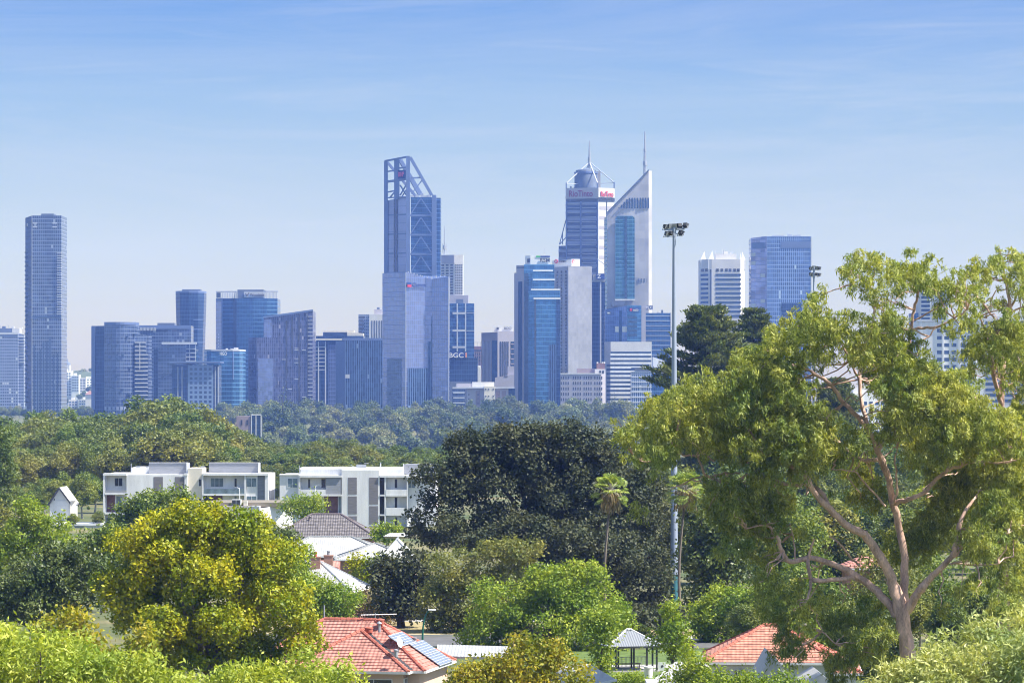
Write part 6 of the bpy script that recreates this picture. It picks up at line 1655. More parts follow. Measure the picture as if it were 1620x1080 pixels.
lob = [(985, 692, 20), (1005, 678, 30), (1040, 655, 34), (1075, 640, 36), (1010, 715, 24), (1050, 700, 34), (1035, 735, 22), (1095, 670, 38), (1110, 625, 34), (1130, 690, 38), (1145, 640, 38), (1160, 600, 32), (1190, 575, 34), (1175, 655, 40), (1205, 620, 40), (1165, 705, 34), (1215, 550, 30), (1245, 535, 32), (1235, 580, 36), (1265, 515, 30), (1290, 490, 28), (1295, 465, 18), (1300, 520, 30), (1255, 620, 34), (1285, 555, 30),
 (1325, 525, 26), (1345, 555, 28), (1205, 690, 38), (1235, 665, 40), (1275, 680, 42), (1255, 720, 38), (1300, 710, 36), (1215, 740, 32), (1130, 800, 30), (1160, 780, 38), (1200, 800, 38), (1180, 830, 34), (1225, 815, 30), (1160, 870, 28), (1200, 870, 26), (1240, 780, 30), (1008, 812, 18), (1012, 800, 14),
 (1350, 425, 24), (1370, 410, 22), (1385, 450, 24), (1400, 415, 24), (1345, 450, 16), (1425, 440, 30), (1440, 412, 22), (1465, 440, 26), (1470, 410, 18), (1490, 455, 26), (1510, 440, 22), (1525, 470, 24), (1405, 470, 22), (1345, 500, 20), (1530, 500, 22), (1515, 520, 18), (1490, 490, 16),
 (1400, 520, 34), (1385, 560, 36), (1420, 555, 34), (1440, 590, 36), (1400, 600, 34), (1450, 630, 40), (1480, 610, 34), (1510, 605, 34), (1420, 650, 36), (1490, 655, 40), (1530, 645, 36), (1450, 690, 36), (1500, 700, 40), (1545, 690, 38), (1575, 670, 36), (1600, 700, 40), (1540, 740, 38), (1580, 750, 38), (1610, 770, 34), (1500, 770, 40), (1460, 740, 26), (1530, 800, 38), (1575, 810, 38), (1610, 830, 34), (1480, 820, 36), (1440, 840, 32), (1420, 865, 28), (1455, 870, 30), (1470, 850, 32), (1550, 850, 34), (1590, 880, 34), (1560, 910, 30), (1610, 920, 30), (1535, 935, 26), (1590, 955, 30), (1500, 960, 18),
 (1375, 770, 34), (1360, 745, 30), (1330, 690, 26), (1370, 700, 26), (1395, 680, 24), (1305, 775, 16), (1260, 840, 20), (1225, 850, 24), (1215, 920, 30), (1235, 960, 34), (1250, 1000, 32), (1280, 970, 28), (1240, 1035, 26), (1325, 990, 36), (1360, 970, 34), (1375, 1010, 34), (1335, 1030, 36), (1390, 950, 24), (1330, 1065, 28), (1300, 940, 20), (1390, 1040, 30), (1262, 930, 20), (1405, 990, 18)]
gum('gum_tree', 'large spreading gum tree with pink forked trunk and drooping olive foliage', DG, 1445, limbs, lob, 3)
limbs2 = [[(1590, 1180, 13, 0), (1588, 1000, 12, 0), (1586, 800, 9, 0), (1584, 690, 6.5, 0), (1585, 597, 5, 0), (1592, 530, 4, 0), (1597, 484, 3.4, 0), (1591, 443, 2.4, .5), (1586, 415, 1.4, .6)],
 [(1584, 640, 4.5, 0), (1572, 590, 4, -1), (1568, 560, 3, -1.4), (1562, 530, 2, -1.6), (1550, 500, 1.2, -1.8)], [(1597, 490, 2.2, 0), (1612, 460, 1.8, .4), (1622, 430, 1.2, .6)], [(1595, 500, 2, 0), (1612, 488, 1.6, -.4), (1630, 480, 1.2, -.6)],
 [(1574, 505, 2, -1), (1555, 480, 1.7, -1.4), (1541, 460, 1.3, -1.6), (1537, 440, 1, -1.6)], [(1586, 605, 2.4, 0), (1600, 608, 2, .5), (1615, 590, 1.5, .8)], [(1587, 560, 2.2, 0), (1572, 510, 2, -1)]]
lob2 = [(1540, 425, 20), (1562, 425, 22), (1555, 450, 18), (1595, 410, 24), (1615, 425, 24), (1575, 412, 14), (1605, 450, 20), (1625, 460, 22), (1540, 455, 14), (1570, 480, 20), (1600, 500, 20), (1590, 525, 30), (1620, 530, 30), (1560, 530, 24), (1548, 552, 26), (1575, 560, 28), (1610, 565, 32), (1545, 580, 22), (1635, 600, 30), (1600, 600, 22), (1640, 500, 26), (1625, 640, 26), (1605, 660, 26), (1640, 700, 34), (1640, 800, 40), (1600, 740, 34), (1640, 900, 40)]
gum('gum_tree', 'thinner gum tree with a sparse upright crown at the right picture edge', 221.0, 1590, limbs2, lob2, 8)

# --- foreground
tree('yellowing_tree', 'big round tree of yellow green leaves in front of the white blocks', 'tree', 222, [
 (300, 850, 85, 60), (240, 870, 70, 55), (375, 850, 75, 55), (310, 815, 60, 32), (425, 900, 60, 55), (440, 960, 70, 60, -1), (350, 930, 100, 70), (245, 950, 80, 70), (205, 930, 50, 60), (330, 1010, 110, 60), (470, 1010, 55, 40, -1), (250, 1040, 70, 50, -2), (395, 1050, 90, 45), (355, 985, 60, 35, -4), (260, 985, 40, 30, -4), (325, 915, 60, 40, -3)],
 'yellow', leaf=0.27, wid=0.17, cover=1.5, frac=.42, k=1.4, seed=11, trunk_r=.45, per=9, spread=.75, squash=.8, inner=.25)
tree('lime_tree', 'sunlit lime green treetop filling the bottom left corner', 'tree', 132, [(60, 1060, 110, 60), (180, 1075, 95, 50), (-40, 1040, 80, 60), (110, 1030, 60, 35, 2), (20, 1015, 60, 28, 2), (260, 1100, 70, 45), (60, 1140, 160, 80)], 'lime', leaf=0.27, wid=0.09, cover=1.15, frac=.34, seed=12, trunk_r=.3, per=12, droop=.25, spread=.8)
tree('lime_tree', 'lime green treetop at the bottom edge before the terracotta eave', 'tree', 140, [(400, 1085, 80, 42), (480, 1085, 75, 48), (545, 1095, 45, 42), (330, 1100, 60, 40), (440, 1150, 130, 80)], 'lime', leaf=0.27, wid=0.09, cover=1.15, frac=.36, seed=13, trunk_r=.3, per=12, droop=.2, spread=.8)
tree('rusty_tree', 'rust tinged yellow tree at the bottom edge before the bright green tree', 'tree', 185, [(830, 1050, 70, 45), (770, 1075, 65, 40), (890, 1075, 60, 42), (745, 1095, 50, 40), (830, 1020, 30, 24), (875, 1030, 24, 20), (800, 1110, 130, 60)], 'rust', leaf=0.22, wid=0.14, cover=.95, frac=.34, seed=14, trunk_r=.22, per=8)
tree('rusty_tree', 'small rust tinged tree between the dark tree and the lime corner tree', 'tree', 175, [(115, 985, 36, 26), (135, 1010, 30, 24), (75, 990, 20, 18), (225, 1015, 26, 34), (150, 1050, 60, 40)], 'rust', leaf=.26, wid=.17, cover=.95, frac=.36, seed=15, trunk_r=.18, per=8)
tree('bushy_shrub', 'pale green glossy bush at the bottom right corner under the gum', 'shrub', 120, [(1560, 1060, 70, 55), (1480, 1070, 75, 50), (1420, 1085, 60, 38), (1600, 1010, 45, 40, 2), (1630, 1060, 60, 70), (1500, 1030, 50, 30, 2), (1550, 1000, 34, 24, 2), (1500, 1130, 160, 70)], 'pale', leaf=0.28, wid=0.07, cover=1.1, frac=.34, seed=16, trunk_r=.25, per=12, spread=.7)
tree('garden_shrub', 'feathery green shrub in front of the white brick house', 'shrub', 205, [(1110, 1075, 50, 32), (1150, 1090, 50, 30), (1075, 1085, 36, 26), (1100, 1050, 30, 20), (1190, 1090, 40, 26), (1235, 1082, 26, 22), (1265, 1090, 26, 20), (1130, 1120, 90, 40)], 'bright', leaf=.24, wid=.11, cover=1.0, frac=.36, seed=17, trunk_r=.12, per=10)
tree('garden_hedge', 'low clipped bright green hedge between the tin roofs and gazebo', 'hedge', 238, [(985, 1080, 30, 14), (1005, 1076, 26, 13), (965, 1082, 24, 12), (1030, 1086, 26, 12)], 'bright', leaf=.2, wid=.12, cover=1.2, frac=.45, seed=18, trunk_r=.06)
# --- middle distance
tree('bright_tree', 'broad bright green tree beside the gazebo', 'tree', 292, [(880, 930, 80, 36), (800, 955, 65, 45), (940, 960, 60, 45), (870, 985, 100, 60), (770, 1000, 45, 45), (975, 985, 32, 34, -2), (950, 1020, 45, 40, -2), (840, 1040, 80, 45), (925, 905, 40, 20), (860, 910, 36, 18)], 'bright', leaf=0.29, wid=0.17, cover=1.15, frac=.33, seed=21, trunk_r=.4)
tree('young_tree', 'leafy young green tree hiding the near corner of the gazebo roof', 'tree', 260, [(950, 1050, 26, 22), (946, 1012, 26, 32), (966, 1000, 14, 18), (958, 978, 24, 20), (935, 985, 24, 26)], 'bright', leaf=.28, wid=.17, cover=1.1, frac=.4, seed=56, trunk_r=.16, nl=5)
tree('olive_tree', 'olive green street tree with pale limbs left of the bright green tree', 'tree', 312, [(790, 885, 55, 35), (720, 905, 55, 45), (750, 950, 80, 50), (690, 955, 40, 45), (800, 940, 50, 45), (830, 870, 34, 24), (760, 985, 55, 30), (705, 985, 40, 24)], 'olive', leaf=0.3, wid=0.18, cover=1.05, frac=.32, seed=22, trunk_r=.35, bark='pale', fork=.35)
tree('fig_tree', 'huge dark grey green fig tree dominating the middle of the view', 'fig tree', 334, [
 (770, 725, 70, 45), (860, 720, 80, 45), (920, 740, 60, 50), (700, 770, 55, 50), (800, 780, 90, 55), (890, 800, 80, 60), (680, 830, 45, 40), (740, 840, 70, 45, -3), (820, 850, 80, 40, -5), (910, 860, 70, 50, -5), (960, 830, 55, 55), (990, 890, 70, 60, -4), (930, 930, 90, 50, -4), (1020, 930, 55, 50, -4), (870, 900, 80, 40, -5), (830, 690, 60, 24), (960, 965, 60, 30, -5), (1030, 975, 40, 26, -5), (740, 700, 40, 24), (890, 690, 50, 26), (935, 705, 45, 28), (965, 745, 45, 42), (800, 700, 60, 26), (1005, 820, 50, 50), (1000, 985, 60, 24, -30), (1055, 978, 46, 24, -28), (960, 990, 50, 24, -26), (1000, 780, 50, 55, 3), (1050, 850, 45, 60, 3)],
 'fig', leaf=0.35, wid=0.22, cover=1.5, frac=.40, k=1.35, squash=.65, seed=23, trunk_r=1.0, bark='dark', nl=14, depth=.9, per=9)
tree('fig_tree', 'dark bushy tree at the foot of the huge fig beside the white roofs', 'fig tree', 318, [(640, 900, 48, 30), (620, 930, 40, 34), (655, 940, 40, 30), (600, 905, 20, 22), (635, 960, 40, 24)], 'fig', leaf=.4, wid=.26, cover=1.5, frac=.36, seed=24, trunk_r=.35, bark='dark')
tree('young_tree', 'slim leafy young tree in front of the floodlight base', 'tree', 258, [(1062, 985, 20, 28), (1070, 1010, 26, 26), (1050, 1015, 22, 24), (1062, 965, 12, 16), (1075, 1030, 22, 16)], 'bright', leaf=.3, wid=.17, cover=.95, frac=.4, seed=25, trunk_r=.14, bark='dark', nl=5)
tree('bright_tree', 'wide green tree above the orange tiled house', 'tree', 300, [(1160, 950, 50, 32), (1120, 975, 36, 34), (1190, 970, 50, 40), (1150, 1000, 55, 32), (1215, 945, 30, 28), (1110, 1000, 24, 24)], 'bright', leaf=0.29, wid=0.16, cover=1.05, frac=.34, seed=26, trunk_r=.3)
tree('bright_tree', 'green tree mound between the yellowing tree and white cottage roof', 'tree', 300, [(462, 896, 40, 36), (500, 940, 45, 34), (455, 940, 50, 50), (540, 955, 36, 30), (500, 970, 55, 36), (430, 880, 30, 34)], 'bright', leaf=0.28, wid=0.16, cover=1.1, frac=.33, seed=27, trunk_r=.3)
tree('dark_tree', 'dark glossy green tree at the left beside the yellowing tree', 'tree', 262, [(90, 900, 55, 34), (40, 925, 50, 40), (120, 935, 45, 40), (70, 955, 60, 40), (150, 905, 28, 30), (10, 955, 36, 40), (100, 875, 40, 22)], 'deep', leaf=0.3, wid=0.16, cover=1.15, frac=.34, seed=28, trunk_r=.35, bark='dark', spread=.9)
tree('green_tree', 'bright green bushy tree in front of the gabled house', 'tree', 330, [(50, 815, 30, 22), (80, 840, 34, 30), (30, 850, 40, 34), (100, 860, 26, 24), (10, 880, 36, 34), (70, 875, 45, 26), (40, 800, 24, 14)], 'bright', leaf=0.29, wid=0.17, cover=1.15, frac=.33, seed=29, trunk_r=.3)
tree('green_tree', 'small spreading tree at the corner of the white flat roofed block', 'tree', 340, [(150, 860, 34, 22), (175, 850, 26, 20), (165, 880, 34, 24), (135, 875, 22, 18), (185, 875, 24, 26)], 'green', leaf=.34, wid=.2, cover=1.1, frac=.36, seed=30, trunk_r=.25)
tree('green_tree', 'rounded green tree standing close before the left white block', 'tree', 430, [(235, 795, 40, 20), (270, 788, 36, 16), (195, 815, 24, 22), (215, 805, 30, 20), (250, 812, 55, 24), (190, 838, 26, 22), (295, 795, 16, 16)], 'green', leaf=.42, wid=.25, cover=1.15, frac=.38, seed=31, trunk_r=.3)
tree('green_tree', 'pale green tree at the far left edge below the tall column tree', 'tree', 400, [(-5, 830, 30, 34), (5, 870, 30, 40), (-20, 900, 40, 50)], 'olive', leaf=.38, wid=.22, cover=1.1, frac=.36, seed=32, trunk_r=.25)
tree('column_tree', 'tall narrow pale green tree at the left picture edge', 'tree', 480, [(2, 700, 20, 28), (6, 740, 22, 34), (2, 780, 24, 36), (-4, 810, 24, 30)], 'bushy', leaf=.45, wid=.24, cover=1.1, frac=.4, seed=33, trunk_r=.25)
tree('feathery_tree', 'feathery light green tree right before the louvred white block', 'tree', 475, [(485, 795, 32, 12), (460, 800, 20, 10), (505, 800, 16, 12), (480, 810, 34, 12)], 'bright', leaf=.5, wid=.16, cover=1.1, frac=.4, seed=34, trunk_r=.18, droop=.5)
tree('garden_shrub', 'green bush between the dark tiled roof and the fig', 'shrub', 430, [(602, 838, 16, 9), (622, 836, 16, 9), (610, 848, 26, 10)], 'bright', leaf=.38, wid=.22, cover=1.1, frac=.42, seed=35, trunk_r=.1)
tree('garden_tree', 'small yellow green tree under the twin hipped white roof', 'tree', 350, [(600, 890, 24, 14), (575, 900, 24, 18), (610, 905, 26, 20), (560, 890, 14, 12), (590, 920, 34, 18)], 'yellow', leaf=.32, wid=.2, cover=1.05, frac=.38, seed=36, trunk_r=.16)
tree('garden_shrub', 'thin brownish shrub beyond the ridge of the terracotta house', 'shrub', 322, [(580, 950, 26, 22), (605, 960, 24, 18), (560, 965, 20, 20), (595, 975, 34, 14), (620, 975, 18, 12)], 'brown', leaf=.3, wid=.12, cover=.85, frac=.36, seed=37, trunk_r=.1, bark='pale')
tree('garden_tree', 'dark green small tree left of the brick chimneys', 'tree', 345, [(450, 870, 26, 20), (470, 880, 22, 20), (435, 855, 22, 18), (460, 850, 16, 10)], 'deep', leaf=.34, wid=.19, cover=1.1, frac=.38, seed=38, trunk_r=.18)
tree('garden_tree', 'greyish green small tree below the low lilac building', 'tree', 430, [(420, 838, 26, 12), (400, 842, 22, 12), (445, 842, 18, 12), (410, 850, 40, 12)], 'olive', leaf=.4, wid=.22, cover=1.0, frac=.4, seed=39, trunk_r=.15)
tree('leafy_tree', 'dense glossy tree right of the floodlight pole', 'tree', 318, [(1110, 830, 34, 40), (1140, 870, 40, 40), (1100, 890, 34, 40), (1130, 920, 40, 36), (1105, 950, 30, 30), (1090, 800, 22, 26), (1165, 900, 30, 40), (1150, 820, 30, 34)], 'deep', leaf=.42, wid=.27, cover=1.1, frac=.34, seed=40, trunk_r=.4, bark='dark')
k0 = 0
for (px, py, rx, ry, D, lk, lab, sd) in (
 (1240, 840, 60, 60, 340, 'green', 'shaded green tree seen beneath the left gum limbs', 41), (1330, 860, 60, 50, 390, 'deep', 'dark tree seen through the gap below the middle gum limb', 42), (1270, 930, 60, 50, 300, 'green', 'green tree behind the low hanging gum sprays', 43), (1400, 920, 60, 60, 320, 'olive', 'olive tree right behind the gum trunk', 44),
 (1490, 930, 60, 60, 330, 'green', 'green tree behind the broken gum limb', 45), (1580, 950, 70, 60, 300, 'green', 'green tree behind the thin gum trunk', 46), (1460, 800, 40, 30, 480, 'yellow', 'yellow green tree glimpsed through the dark gum centre', 47), (1560, 800, 60, 50, 420, 'olive', 'tall olive tree filling the view behind the thinner gum', 48),
 (1310, 700, 50, 40, 560, 'bushy', 'grey green tree far behind the gum limbs', 49), (1180, 740, 60, 40, 540, 'bushy3', 'dark green tree behind the palm crowns', 50), (1060, 760, 40, 40, 500, 'bushy3', 'dark green tree between the fig and floodlight pole', 51), (1420, 730, 60, 45, 600, 'bushy', 'hazy tree clump low behind the middle gum crown', 52), (1540, 690, 70, 50, 620, 'bushy2', 'hazy tree clump below the banded apartment block', 53), (1270, 1010, 40, 40, 275, 'bright', 'bright bush behind the brick chimney at right', 54), (1380, 1000, 60, 50, 262, 'deep', 'dark shaded tree left of the gum trunk base', 55)):
    tree('park_tree', lab, 'tree', D, [(px, py, rx, ry), (px-rx*.6, py+ry*.6, rx*.7, ry*.7), (px+rx*.6, py+ry*.5, rx*.7, ry*.7), (px, py+ry*1.1, rx, ry*.7)], lk, leaf=max(.34, D*.0011), wid=max(.2, D*.00065), cover=1.05, frac=.36, seed=sd, trunk_r=.3)

# --- fan palms
def palm(px, py, D, r, label, seed):
    rng = np.random.default_rng(seed); x = X(px, D); zt = Z(py, D)
    root = thing('fan_palm', label, 'palm', (x, D, 0), 'fan palms before the dark fig')
    tb = MB(); path = [(x-.35*math.sin(k*.5), D, -.3+(zt+.3)*k/8) for k in range(9)]; tb.tube(path, list(np.linspace(.17, .09, 9)), 9); tb.build('trunk', BARK['grey'], root)
    C, A, B = [], [], []; st = MB()
    top = np.array(path[-1])
    for k in range(46):
        el = rng.uniform(-.75, 1.35); az = rng.uniform(0, 6.283); d = np.array((math.cos(az)*math.cos(el), math.sin(az)*math.cos(el), math.sin(el)))
        L = r*rng.uniform(.5, .68); tip = top+d*L-np.array((0, 0, .12*L)); st.tube([top, (top+tip)/2+np.array((0, 0, .06)), tip], [.03, .025, .02], 4)
        side = unit(np.cross(d, (0, 0, 1)+rng.normal(0, .2, 3))); upv = np.cross(side, d)
        for j in range(15):
            a = -1.45+2.9*j/14; v = d*math.cos(a)+side*math.sin(a); v = unit(v+upv*.12); ll = r*.48*(1-.25*abs(a)/1.45)
            mid = tip+v*ll*.33; C.append(mid); A.append(v*ll*.33); B.append(unit(np.cross(v, upv))*.075)
            v2 = unit(v+np.array((0, 0, -.9))); C.append(tip+v*ll*.62+v2*ll*.2); A.append(v2*ll*.25); B.append(unit(np.cross(v2, upv+.01))*.05)
    st.build('petiole', BARK['pale'], root)['kind'] = 'stuff'
    link('crown', leaf_mesh('crown', np.array(C)-np.array(root.location), np.array(A), np.array(B)), LF['palm'], root)
    C, A, B = [], [], []
    for k in range(260):
        az = rng.uniform(0, 6.28); rr = rng.uniform(.2, r*.55); c = top+np.array((math.cos(az)*rr, math.sin(az)*rr, -rng.uniform(.3, 1.9))); v = unit(np.array((math.cos(az)*.3, math.sin(az)*.3, -1))+rng.normal(0, .2, 3))
        C.append(c); A.append(v*.45); B.append(unit(np.cross(v, rng.normal(0, 1, 3)))*.06)
    link('dead_skirt', leaf_mesh('dead_skirt', np.array(C)-np.array(root.location), np.array(A), np.array(B)), LF['brown'], root)
palm(962, 775, 306, 1.9, 'fan palm with a straight bare trunk in front of the fig', 61)
palm(1080, 774, 309, 1.95, 'fan palm half hidden right behind the floodlight pole', 62)

# --- Norfolk pines
def pine(px, ptop, D, wpx, label, seed, bend=0, flat=.5):
    rng = np.random.default_rng(seed); x = X(px, D); zt = Z(ptop, D); W = S(wpx, D)/2
    root = thing('norfolk_pine', label, 'pine', (x, D, 0))
    tb = MB(); tb.tube([(x, D, -.3), (x, D, zt*.5), (x, D, zt-.5)], [.5, .35, .08], 9)
    C, A, B = [], [], []
    z = zt*.22
    while z < zt-.3:
        t = (z-zt*.22)/(zt*.78); rad = W*(min(1, (1-t)*2.0))**flat*(1 if t > .15 else .8)
        for b in range(9):
            az = rng.uniform(0, 6.283); L = rad*rng.uniform(.6, 1.12); d = np.array((math.cos(az), math.sin(az), 0)); p = [np.array((x, D, z))+d*L*s+np.array((0, 0, -.08*L*math.sin(s*3)+.10*L*s*s)) for s in np.linspace(0, 1, 7)]
            tb.tube(p, list(np.linspace(.1, .02, 7)), 4, cap=False)
            side = np.array((-d[1], d[0], 0))
            for s in np.linspace(.25, 1.0, 10):
                c0 = p[0]+d*L*s+np.array((0, 0, -.08*L*math.sin(s*3)+.10*L*s*s)); w = .55+.9*math.sin(math.pi*min(1, s))*L*.16
                m = 34; g = rng.normal(0, 1, (m, 3))*np.array((.46, .46, .20)); g += side*rng.uniform(-w, w, (m, 1)); g[:, 2] += .16
                a = unit(d*.6+np.array((0, 0, .65))+rng.normal(0, .45, (m, 3)))
                C.append(c0+g); A.append(a*.38); B.append(unit(np.cross(a, rng.normal(0, 1, (m, 3))))*.13)
        z += rng.uniform(.75, 1.25)*max(.75, zt/38)
    tb.build('trunk', BARK['dark'], root)
    link('crown', leaf_mesh('crown', np.concatenate(C)-np.array(root.location), np.concatenate(A), np.concatenate(B)), LF['pine'], root)
pine(1120, 479, 600, 205, 'big dark pine with layered branches beside the floodlight pole', 71, flat=.62)
pine(1192, 483, 680, 120, 'second dark pine behind the wide layered one, under the violet tower', 72, flat=.6)
pine(1322, 600, 640, 110, 'third dark pine seen through the gap in the gum crown', 73, flat=.6)

# ---------------------------------------------------------------- the wood behind the white blocks
bush = [proto_tree('bushland_tree', 'tree', 'bushy', 15, 13, .55, 101), proto_tree('bushland_tree', 'tree', 'bushy2', 15, 14, .55, 102), proto_tree('bushland_tree', 'tree', 'bushy3', 15, 12, .5, 103),
        proto_tree('bushland_tree', 'tree', 'bushy', 15, 11, .5, 104, nell=5), proto_tree('bushland_tree', 'tree', 'bushy2', 15, 12, .5, 105, nell=5), proto_tree('bushland_tree', 'tree', 'bushy3', 15, 14, .55, 106, nell=7)]
used = [False]*6
labs = ['grey green bushland tree in the wood behind the white blocks', 'brownish olive bushland tree in the wood behind the white blocks', 'dark green bushland tree in the wood behind the white blocks']
rw = np.random.default_rng(77)
sky_px = [-60, 0, 60, 100, 150, 200, 225, 260, 300, 330, 350, 385, 420, 460, 500, 560, 600, 650, 700, 740, 1000, 1200, 1700]
sky_py = [655, 655, 655, 652, 655, 655, 634, 622, 630, 646, 660, 684, 700, 702, 690, 692, 705, 704, 700, 704, 720, 730, 740]
def put_bush(px, D, ytop, kind=None):
    i = int(rw.integers(0, 6)) if kind is None else kind+3*int(rw.integers(0, 2))
    h = Z(ytop, D)-ground_z(0, D); s = h/14.6
    o = place(bush[i], not used[i], (X(px, D), D, ground_z(0, D)), s*rw.uniform(.9, 1.3), rw.uniform(0, 6.28), labs[i % 3], 'trees of the wood behind the white blocks', 1.0)
    o.scale[2] = s; used[i] = True
for D, step, drop in ((860, 30, 0), (810, 34, 10), (760, 36, 22), (715, 37, 36), (675, 38, 52)):
    px = -50+rw.uniform(0, 20)
    while px < 745:
        yb = np.interp(px, sky_px, sky_py)+drop*rw.uniform(.6, 1.3)+rw.uniform(-6, 8)
        put_bush(px, D+rw.uniform(-14, 14), yb, 1 if (470 < px < 590 and drop < 15) else None); px += step*rw.uniform(.8, 1.25)
for px, D_, y_ in ((1180, 290, 955), (1015, 300, 985), (1420, 285, 925), (1455, 290, 935), (1500, 280, 940), (1540, 285, 930), (1385, 290, 940), (1600, 280, 945), (1310, 300, 930), (1010, 318, 968), (1040, 322, 962), (1070, 316, 968), (620, 345, 930)): put_bush(px, D_, y_, 2 if px > 1000 else 0)
for px, y in ((70, 752), (95, 748), (45, 765), (130, 748), (150, 752), (110, 790), (140, 800), (60, 770), (25, 765)): put_bush(px, 610+rw.uniform(-20, 20), y, int(rw.integers(0, 2)))
for D, yt, x0, x1 in ((470, 765, 1080, 1660), (540, 735, 1060, 1660), (640, 712, 1040, 1660), (400, 800, 1120, 1660), (540, 812, -60, 165), (470, 850, -60, 130)):
    px = x0
    while px < x1: put_bush(px, D+rw.uniform(-15, 15), yt+rw.uniform(-12, 18)); px += S(1, 1)*0+rw.uniform(40, 60)*600/D*.8
for px in range(760, 1660, 42): put_bush(px+rw.uniform(-9, 9), 760+rw.uniform(-40, 60), np.interp(px, sky_px, sky_py)+rw.uniform(-4, 10))

# ---------------------------------------------------------------- hazy parkland in front of the towers
farp = [proto_tree('parkland_tree', 'tree', 'far', 13, 13, 1.0, 201), proto_tree('parkland_tree', 'tree', 'far2', 13, 14, 1.0, 202), proto_tree('parkland_tree', 'tree', 'far3', 13, 12, 1.0, 203), proto_tree('parkland_tree', 'tree', 'far', 13, 10, .9, 204, nell=4)]
fused = [False]*4
flab = ['hazy mid green tree in the parkland before the towers', 'hazy pale grey green tree in the parkland before the towers', 'hazy dark green tree in the parkland before the towers', 'hazy narrow green tree in the parkland before the towers']
for D, step in ((2640, 17), (2500, 18), (2360, 18), (2220, 19), (2080, 20), (1950, 21), (1820, 23), (1700, 25), (1590, 27)):
    px = 352+rw.uniform(0, 15)
    while px < (1015 if D > 1700 else 960):
        i = int(rw.integers(0, 4)); h = rw.uniform(10, 17)*(1.12 if px > 560 else .95); d = D+rw.uniform(-50, 50); s = h/13
        place(farp[i], not fused[i], (X(px, d), d, ground_z(0, d)), s*rw.uniform(.85, 1.2), rw.uniform(0, 6.28), flab[i], 'hazy trees of the parkland before the towers'); fused[i] = True
        px += step*rw.uniform(.7, 1.35)
con = proto_conifer('parkland_conifer', 'conifer', 20, 10, .8, 205)
for k, (px, yt, D, lab) in enumerate(((447, 617, 2150, 'tall dark conifer before the violet sloped roof tower'), (820, 628, 2250, 'dark conifer at the foot of the stepped blue tower'), (972, 624, 2450, 'small dark conifer before the white striped slab'), (789, 626, 2350, 'grey green conifer before the beige flats'), (617, 637, 2400, 'slim conifer before the pale blue tower'))):
    s = (Z(yt, D)-ground_z(0, D))/20
    place(con, k == 0, (X(px, D), D, ground_z(0, D)), s, k*1.3, lab, None)
brn = proto_tree('bare_tree', 'tree', 'brown', 12, 11, .8, 206, cover=.6)
place(brn, True, (X(377, 2250), 2250, ground_z(0, 2250)), .95, 0, 'brownish half bare tree at the base of the sloped roof tower', None)
t = tower('pavilion', 'low grey pavilion with white frame among the hazy trees', 395, 1900, 'pavilion'); gzp = ground_z(0, 1900)
b = MB(); b.box(X(374, 1900), X(396, 1900), 1900, 1912, gzp-1, Z(658, 1900)); b.build('wall', M['mauve'], t)
b = MB(); b.box(X(397, 1900), X(413, 1900), 1900, 1912, gzp-1, Z(656, 1900)); b.build('glazed_front', M['glassb'], t)
for p in (397, 404.5, 412.5): pit(t, 'white_frame', W, p, p+1, 655.5, 690, 1900, .4, .6)
pit(t, 'white_beam', W, 397, 413.5, 655, 656.6, 1900, .4, .6)
for p in (381, 390): pit(t, 'window', M['glassd'], p, p+2.5, 664, 672, 1900, .2, .4)
# shrubs and trees on the far left hillside
for k, (px, py, D, w) in enumerate(((131, 583, 4850, 1.6), (121, 586, 4830, 1.4), (140, 588, 4840, 1.4), (104, 581, 4700, .8), (8, 580, 4560, 1.1), (143, 582, 4700, .5), (104, 628, 4100, .8), (100, 635, 4080, .7), (133, 618, 4200, .8), (126, 623, 4180, .7), (140, 610, 4300, .8), (60, 590, 4700, 1.2))):
    z = Z(py, D)
    place(farp[k % 4], False, (X(px, D), D, z-13*w), w, k, 'small hazy tree among the white hillside flats', 'hazy trees among the hillside flats')
for k, (px, D, h) in enumerate([(p_, 3000+((p_*37) % 700), 5+((p_*13) % 5)) for p_ in (-4, 3, 9, 16, 22, 28, 35, 99, 105, 112, 118, 125, 131, 138, 144)]+[(p_, 2760+((p_*29) % 120), 7+((p_*7) % 4)) for p_ in (-8, -1, 6, 12, 19, 25, 31, 38, 98, 104, 110, 116, 122, 129, 135, 141)]):
    place(farp[k % 4], False, (X(px, D), D, 0), h/13, k, 'low hazy tree at the foot of the white hillside flats', 'hazy trees at the foot of the hillside flats')
for o_, u_ in list(zip(bush, used))+list(zip(farp, fused)):
    if not u_:
        for c_ in list(o_.children): bpy.data.objects.remove(c_)
        bpy.data.objects.remove(o_)
# ---------------------------------------------------------------- air
bpy.context.view_layer.update()
b = MB(); b.box(-2700, 2700, -2600, 6500, -27, 300)
hz = b.build('haze', None); tag(hz, kind='stuff')
m = bpy.data.materials.new('haze_air'); m.use_nodes = True; nt = m.node_tree; nt.nodes.clear()
out = nt.nodes.new('ShaderNodeOutputMaterial'); pv = nt.nodes.new('ShaderNodeVolumePrincipled')
pv.inputs['Color'].default_value = (.19, .335, 1.0, 1); pv.inputs['Density'].default_value = HAZE
pv.inputs['Absorption Color'].default_value = (1, 1, 1, 1); pv.inputs['Anisotropy'].default_value = .0
nt.links.new(pv.outputs[0], out.inputs['Volume']); hz.data.materials.append(m)
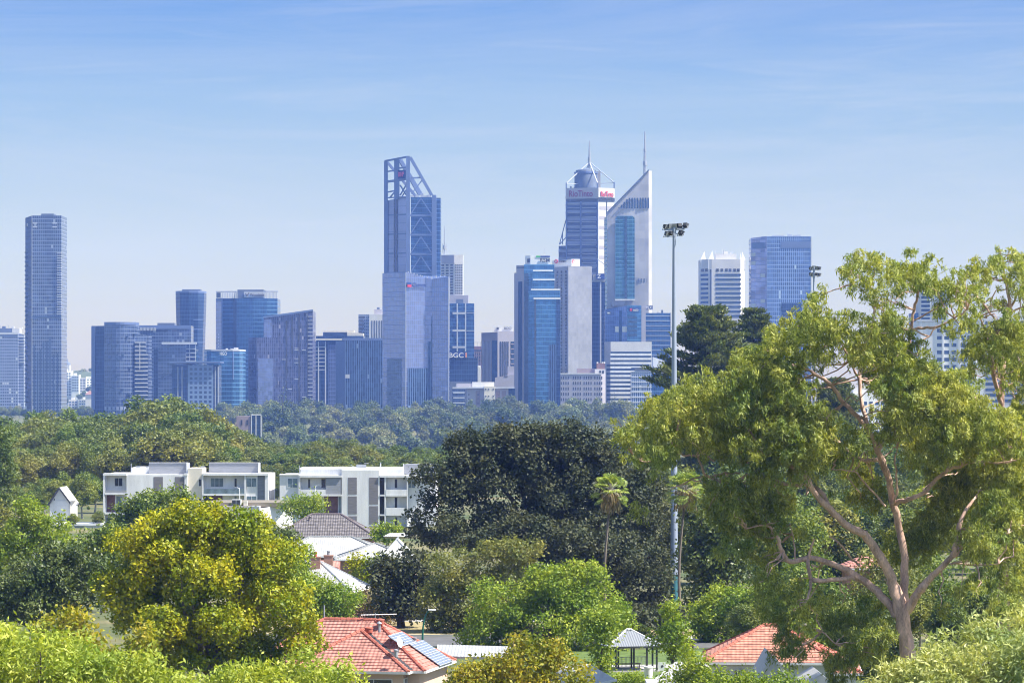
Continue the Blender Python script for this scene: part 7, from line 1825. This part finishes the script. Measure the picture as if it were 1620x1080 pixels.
# ---------------------------------------------------------------- sky, sun, camera
world.use_nodes = True; nt = world.node_tree; nt.nodes.clear(); L = nt.links
out = nt.nodes.new('ShaderNodeOutputWorld'); bg = nt.nodes.new('ShaderNodeBackground'); L.new(bg.outputs[0], out.inputs[0])
sky = nt.nodes.new('ShaderNodeTexSky'); sky.sky_type = 'NISHITA'; sky.sun_disc = False
sky.sun_elevation = SUN_EL; sky.sun_rotation = SUN_AZ; sky.altitude = 20; sky.air_density = 1.0; sky.dust_density = .4; sky.ozone_density = 1.5
tc = nt.nodes.new('ShaderNodeTexCoord'); sp = nt.nodes.new('ShaderNodeSeparateXYZ'); L.new(tc.outputs['Generated'], sp.inputs[0])
zf = math_(nt, 'MULTIPLY', sp.outputs[2], 5.0)
tint = ramp(nt, zf, SKYRAMP)
c = mixc(nt, 1.0, sky.outputs[0], tint, 'MULTIPLY')
mp = nt.nodes.new('ShaderNodeMapping'); mp.inputs['Scale'].default_value = (7, 7, 75); mp.inputs['Rotation'].default_value = (.05, -.06, 0)
L.new(tc.outputs['Generated'], mp.inputs[0])
n1 = N(nt, 'ShaderNodeTexNoise', i_Scale=1.0, i_Detail=9.0, i_Roughness=.66, i_Distortion=1.1); L.new(mp.outputs[0], n1.inputs['Vector'])
cl = ramp(nt, n1.outputs[0], [(.47, 0.0), (.73, .38)])
mp2 = nt.nodes.new('ShaderNodeMapping'); mp2.inputs['Scale'].default_value = (3.2, 3.2, 26); mp2.inputs['Location'].default_value = (3.7, 1.2, .4); mp2.inputs['Rotation'].default_value = (-.04, .05, 0)
L.new(tc.outputs['Generated'], mp2.inputs[0])
n2 = N(nt, 'ShaderNodeTexNoise', i_Scale=1.0, i_Detail=10.0, i_Roughness=.7, i_Distortion=.7); L.new(mp2.outputs[0], n2.inputs['Vector'])
cl = math_(nt, 'MAXIMUM', cl, ramp(nt, n2.outputs[0], [(.46, 0.0), (.72, .34)]))
c = mixc(nt, cl, c, CLOUD)
L.new(c, bg.inputs[0]); bg.inputs[1].default_value = SKY_STRENGTH
sl = bpy.data.lights.new('sun', 'SUN'); sl.energy = SUN; sl.angle = R(.53); sl.color = (1.0, .95, .87)
so = bpy.data.objects.new('sun', sl); col.objects.link(so); so.rotation_euler = (-sun_dir).to_track_quat('-Z', 'Y').to_euler(); so.location = sun_dir*400
cd = bpy.data.cameras.new('camera'); co = bpy.data.objects.new('camera', cd); col.objects.link(co)
co.location = (0, 0, H0); co.rotation_euler = (math.pi/2, 0, 0); cd.sensor_width = 36; cd.lens = 36*F/1620; cd.shift_y = 80/1620; cd.clip_start = 1; cd.clip_end = 20000
scene.camera = co
scene.render.resolution_x = 1024; scene.render.resolution_y = 682
vs = scene.view_settings; vs.view_transform = 'Standard'; vs.look = 'None'; vs.exposure = EXPOSURE; vs.gamma = 1.0
scene.render.engine = 'CYCLES'; cy = scene.cycles
cy.max_bounces = 6; cy.diffuse_bounces = 3; cy.glossy_bounces = 3; cy.transmission_bounces = 4; cy.volume_bounces = 1; cy.transparent_max_bounces = 4
cy.use_denoising = True; cy.pixel_filter_type = 'BLACKMAN_HARRIS'; cy.filter_width = 1.05; cy.caustics_reflective = False; cy.caustics_refractive = False; cy.sample_clamp_indirect = 6
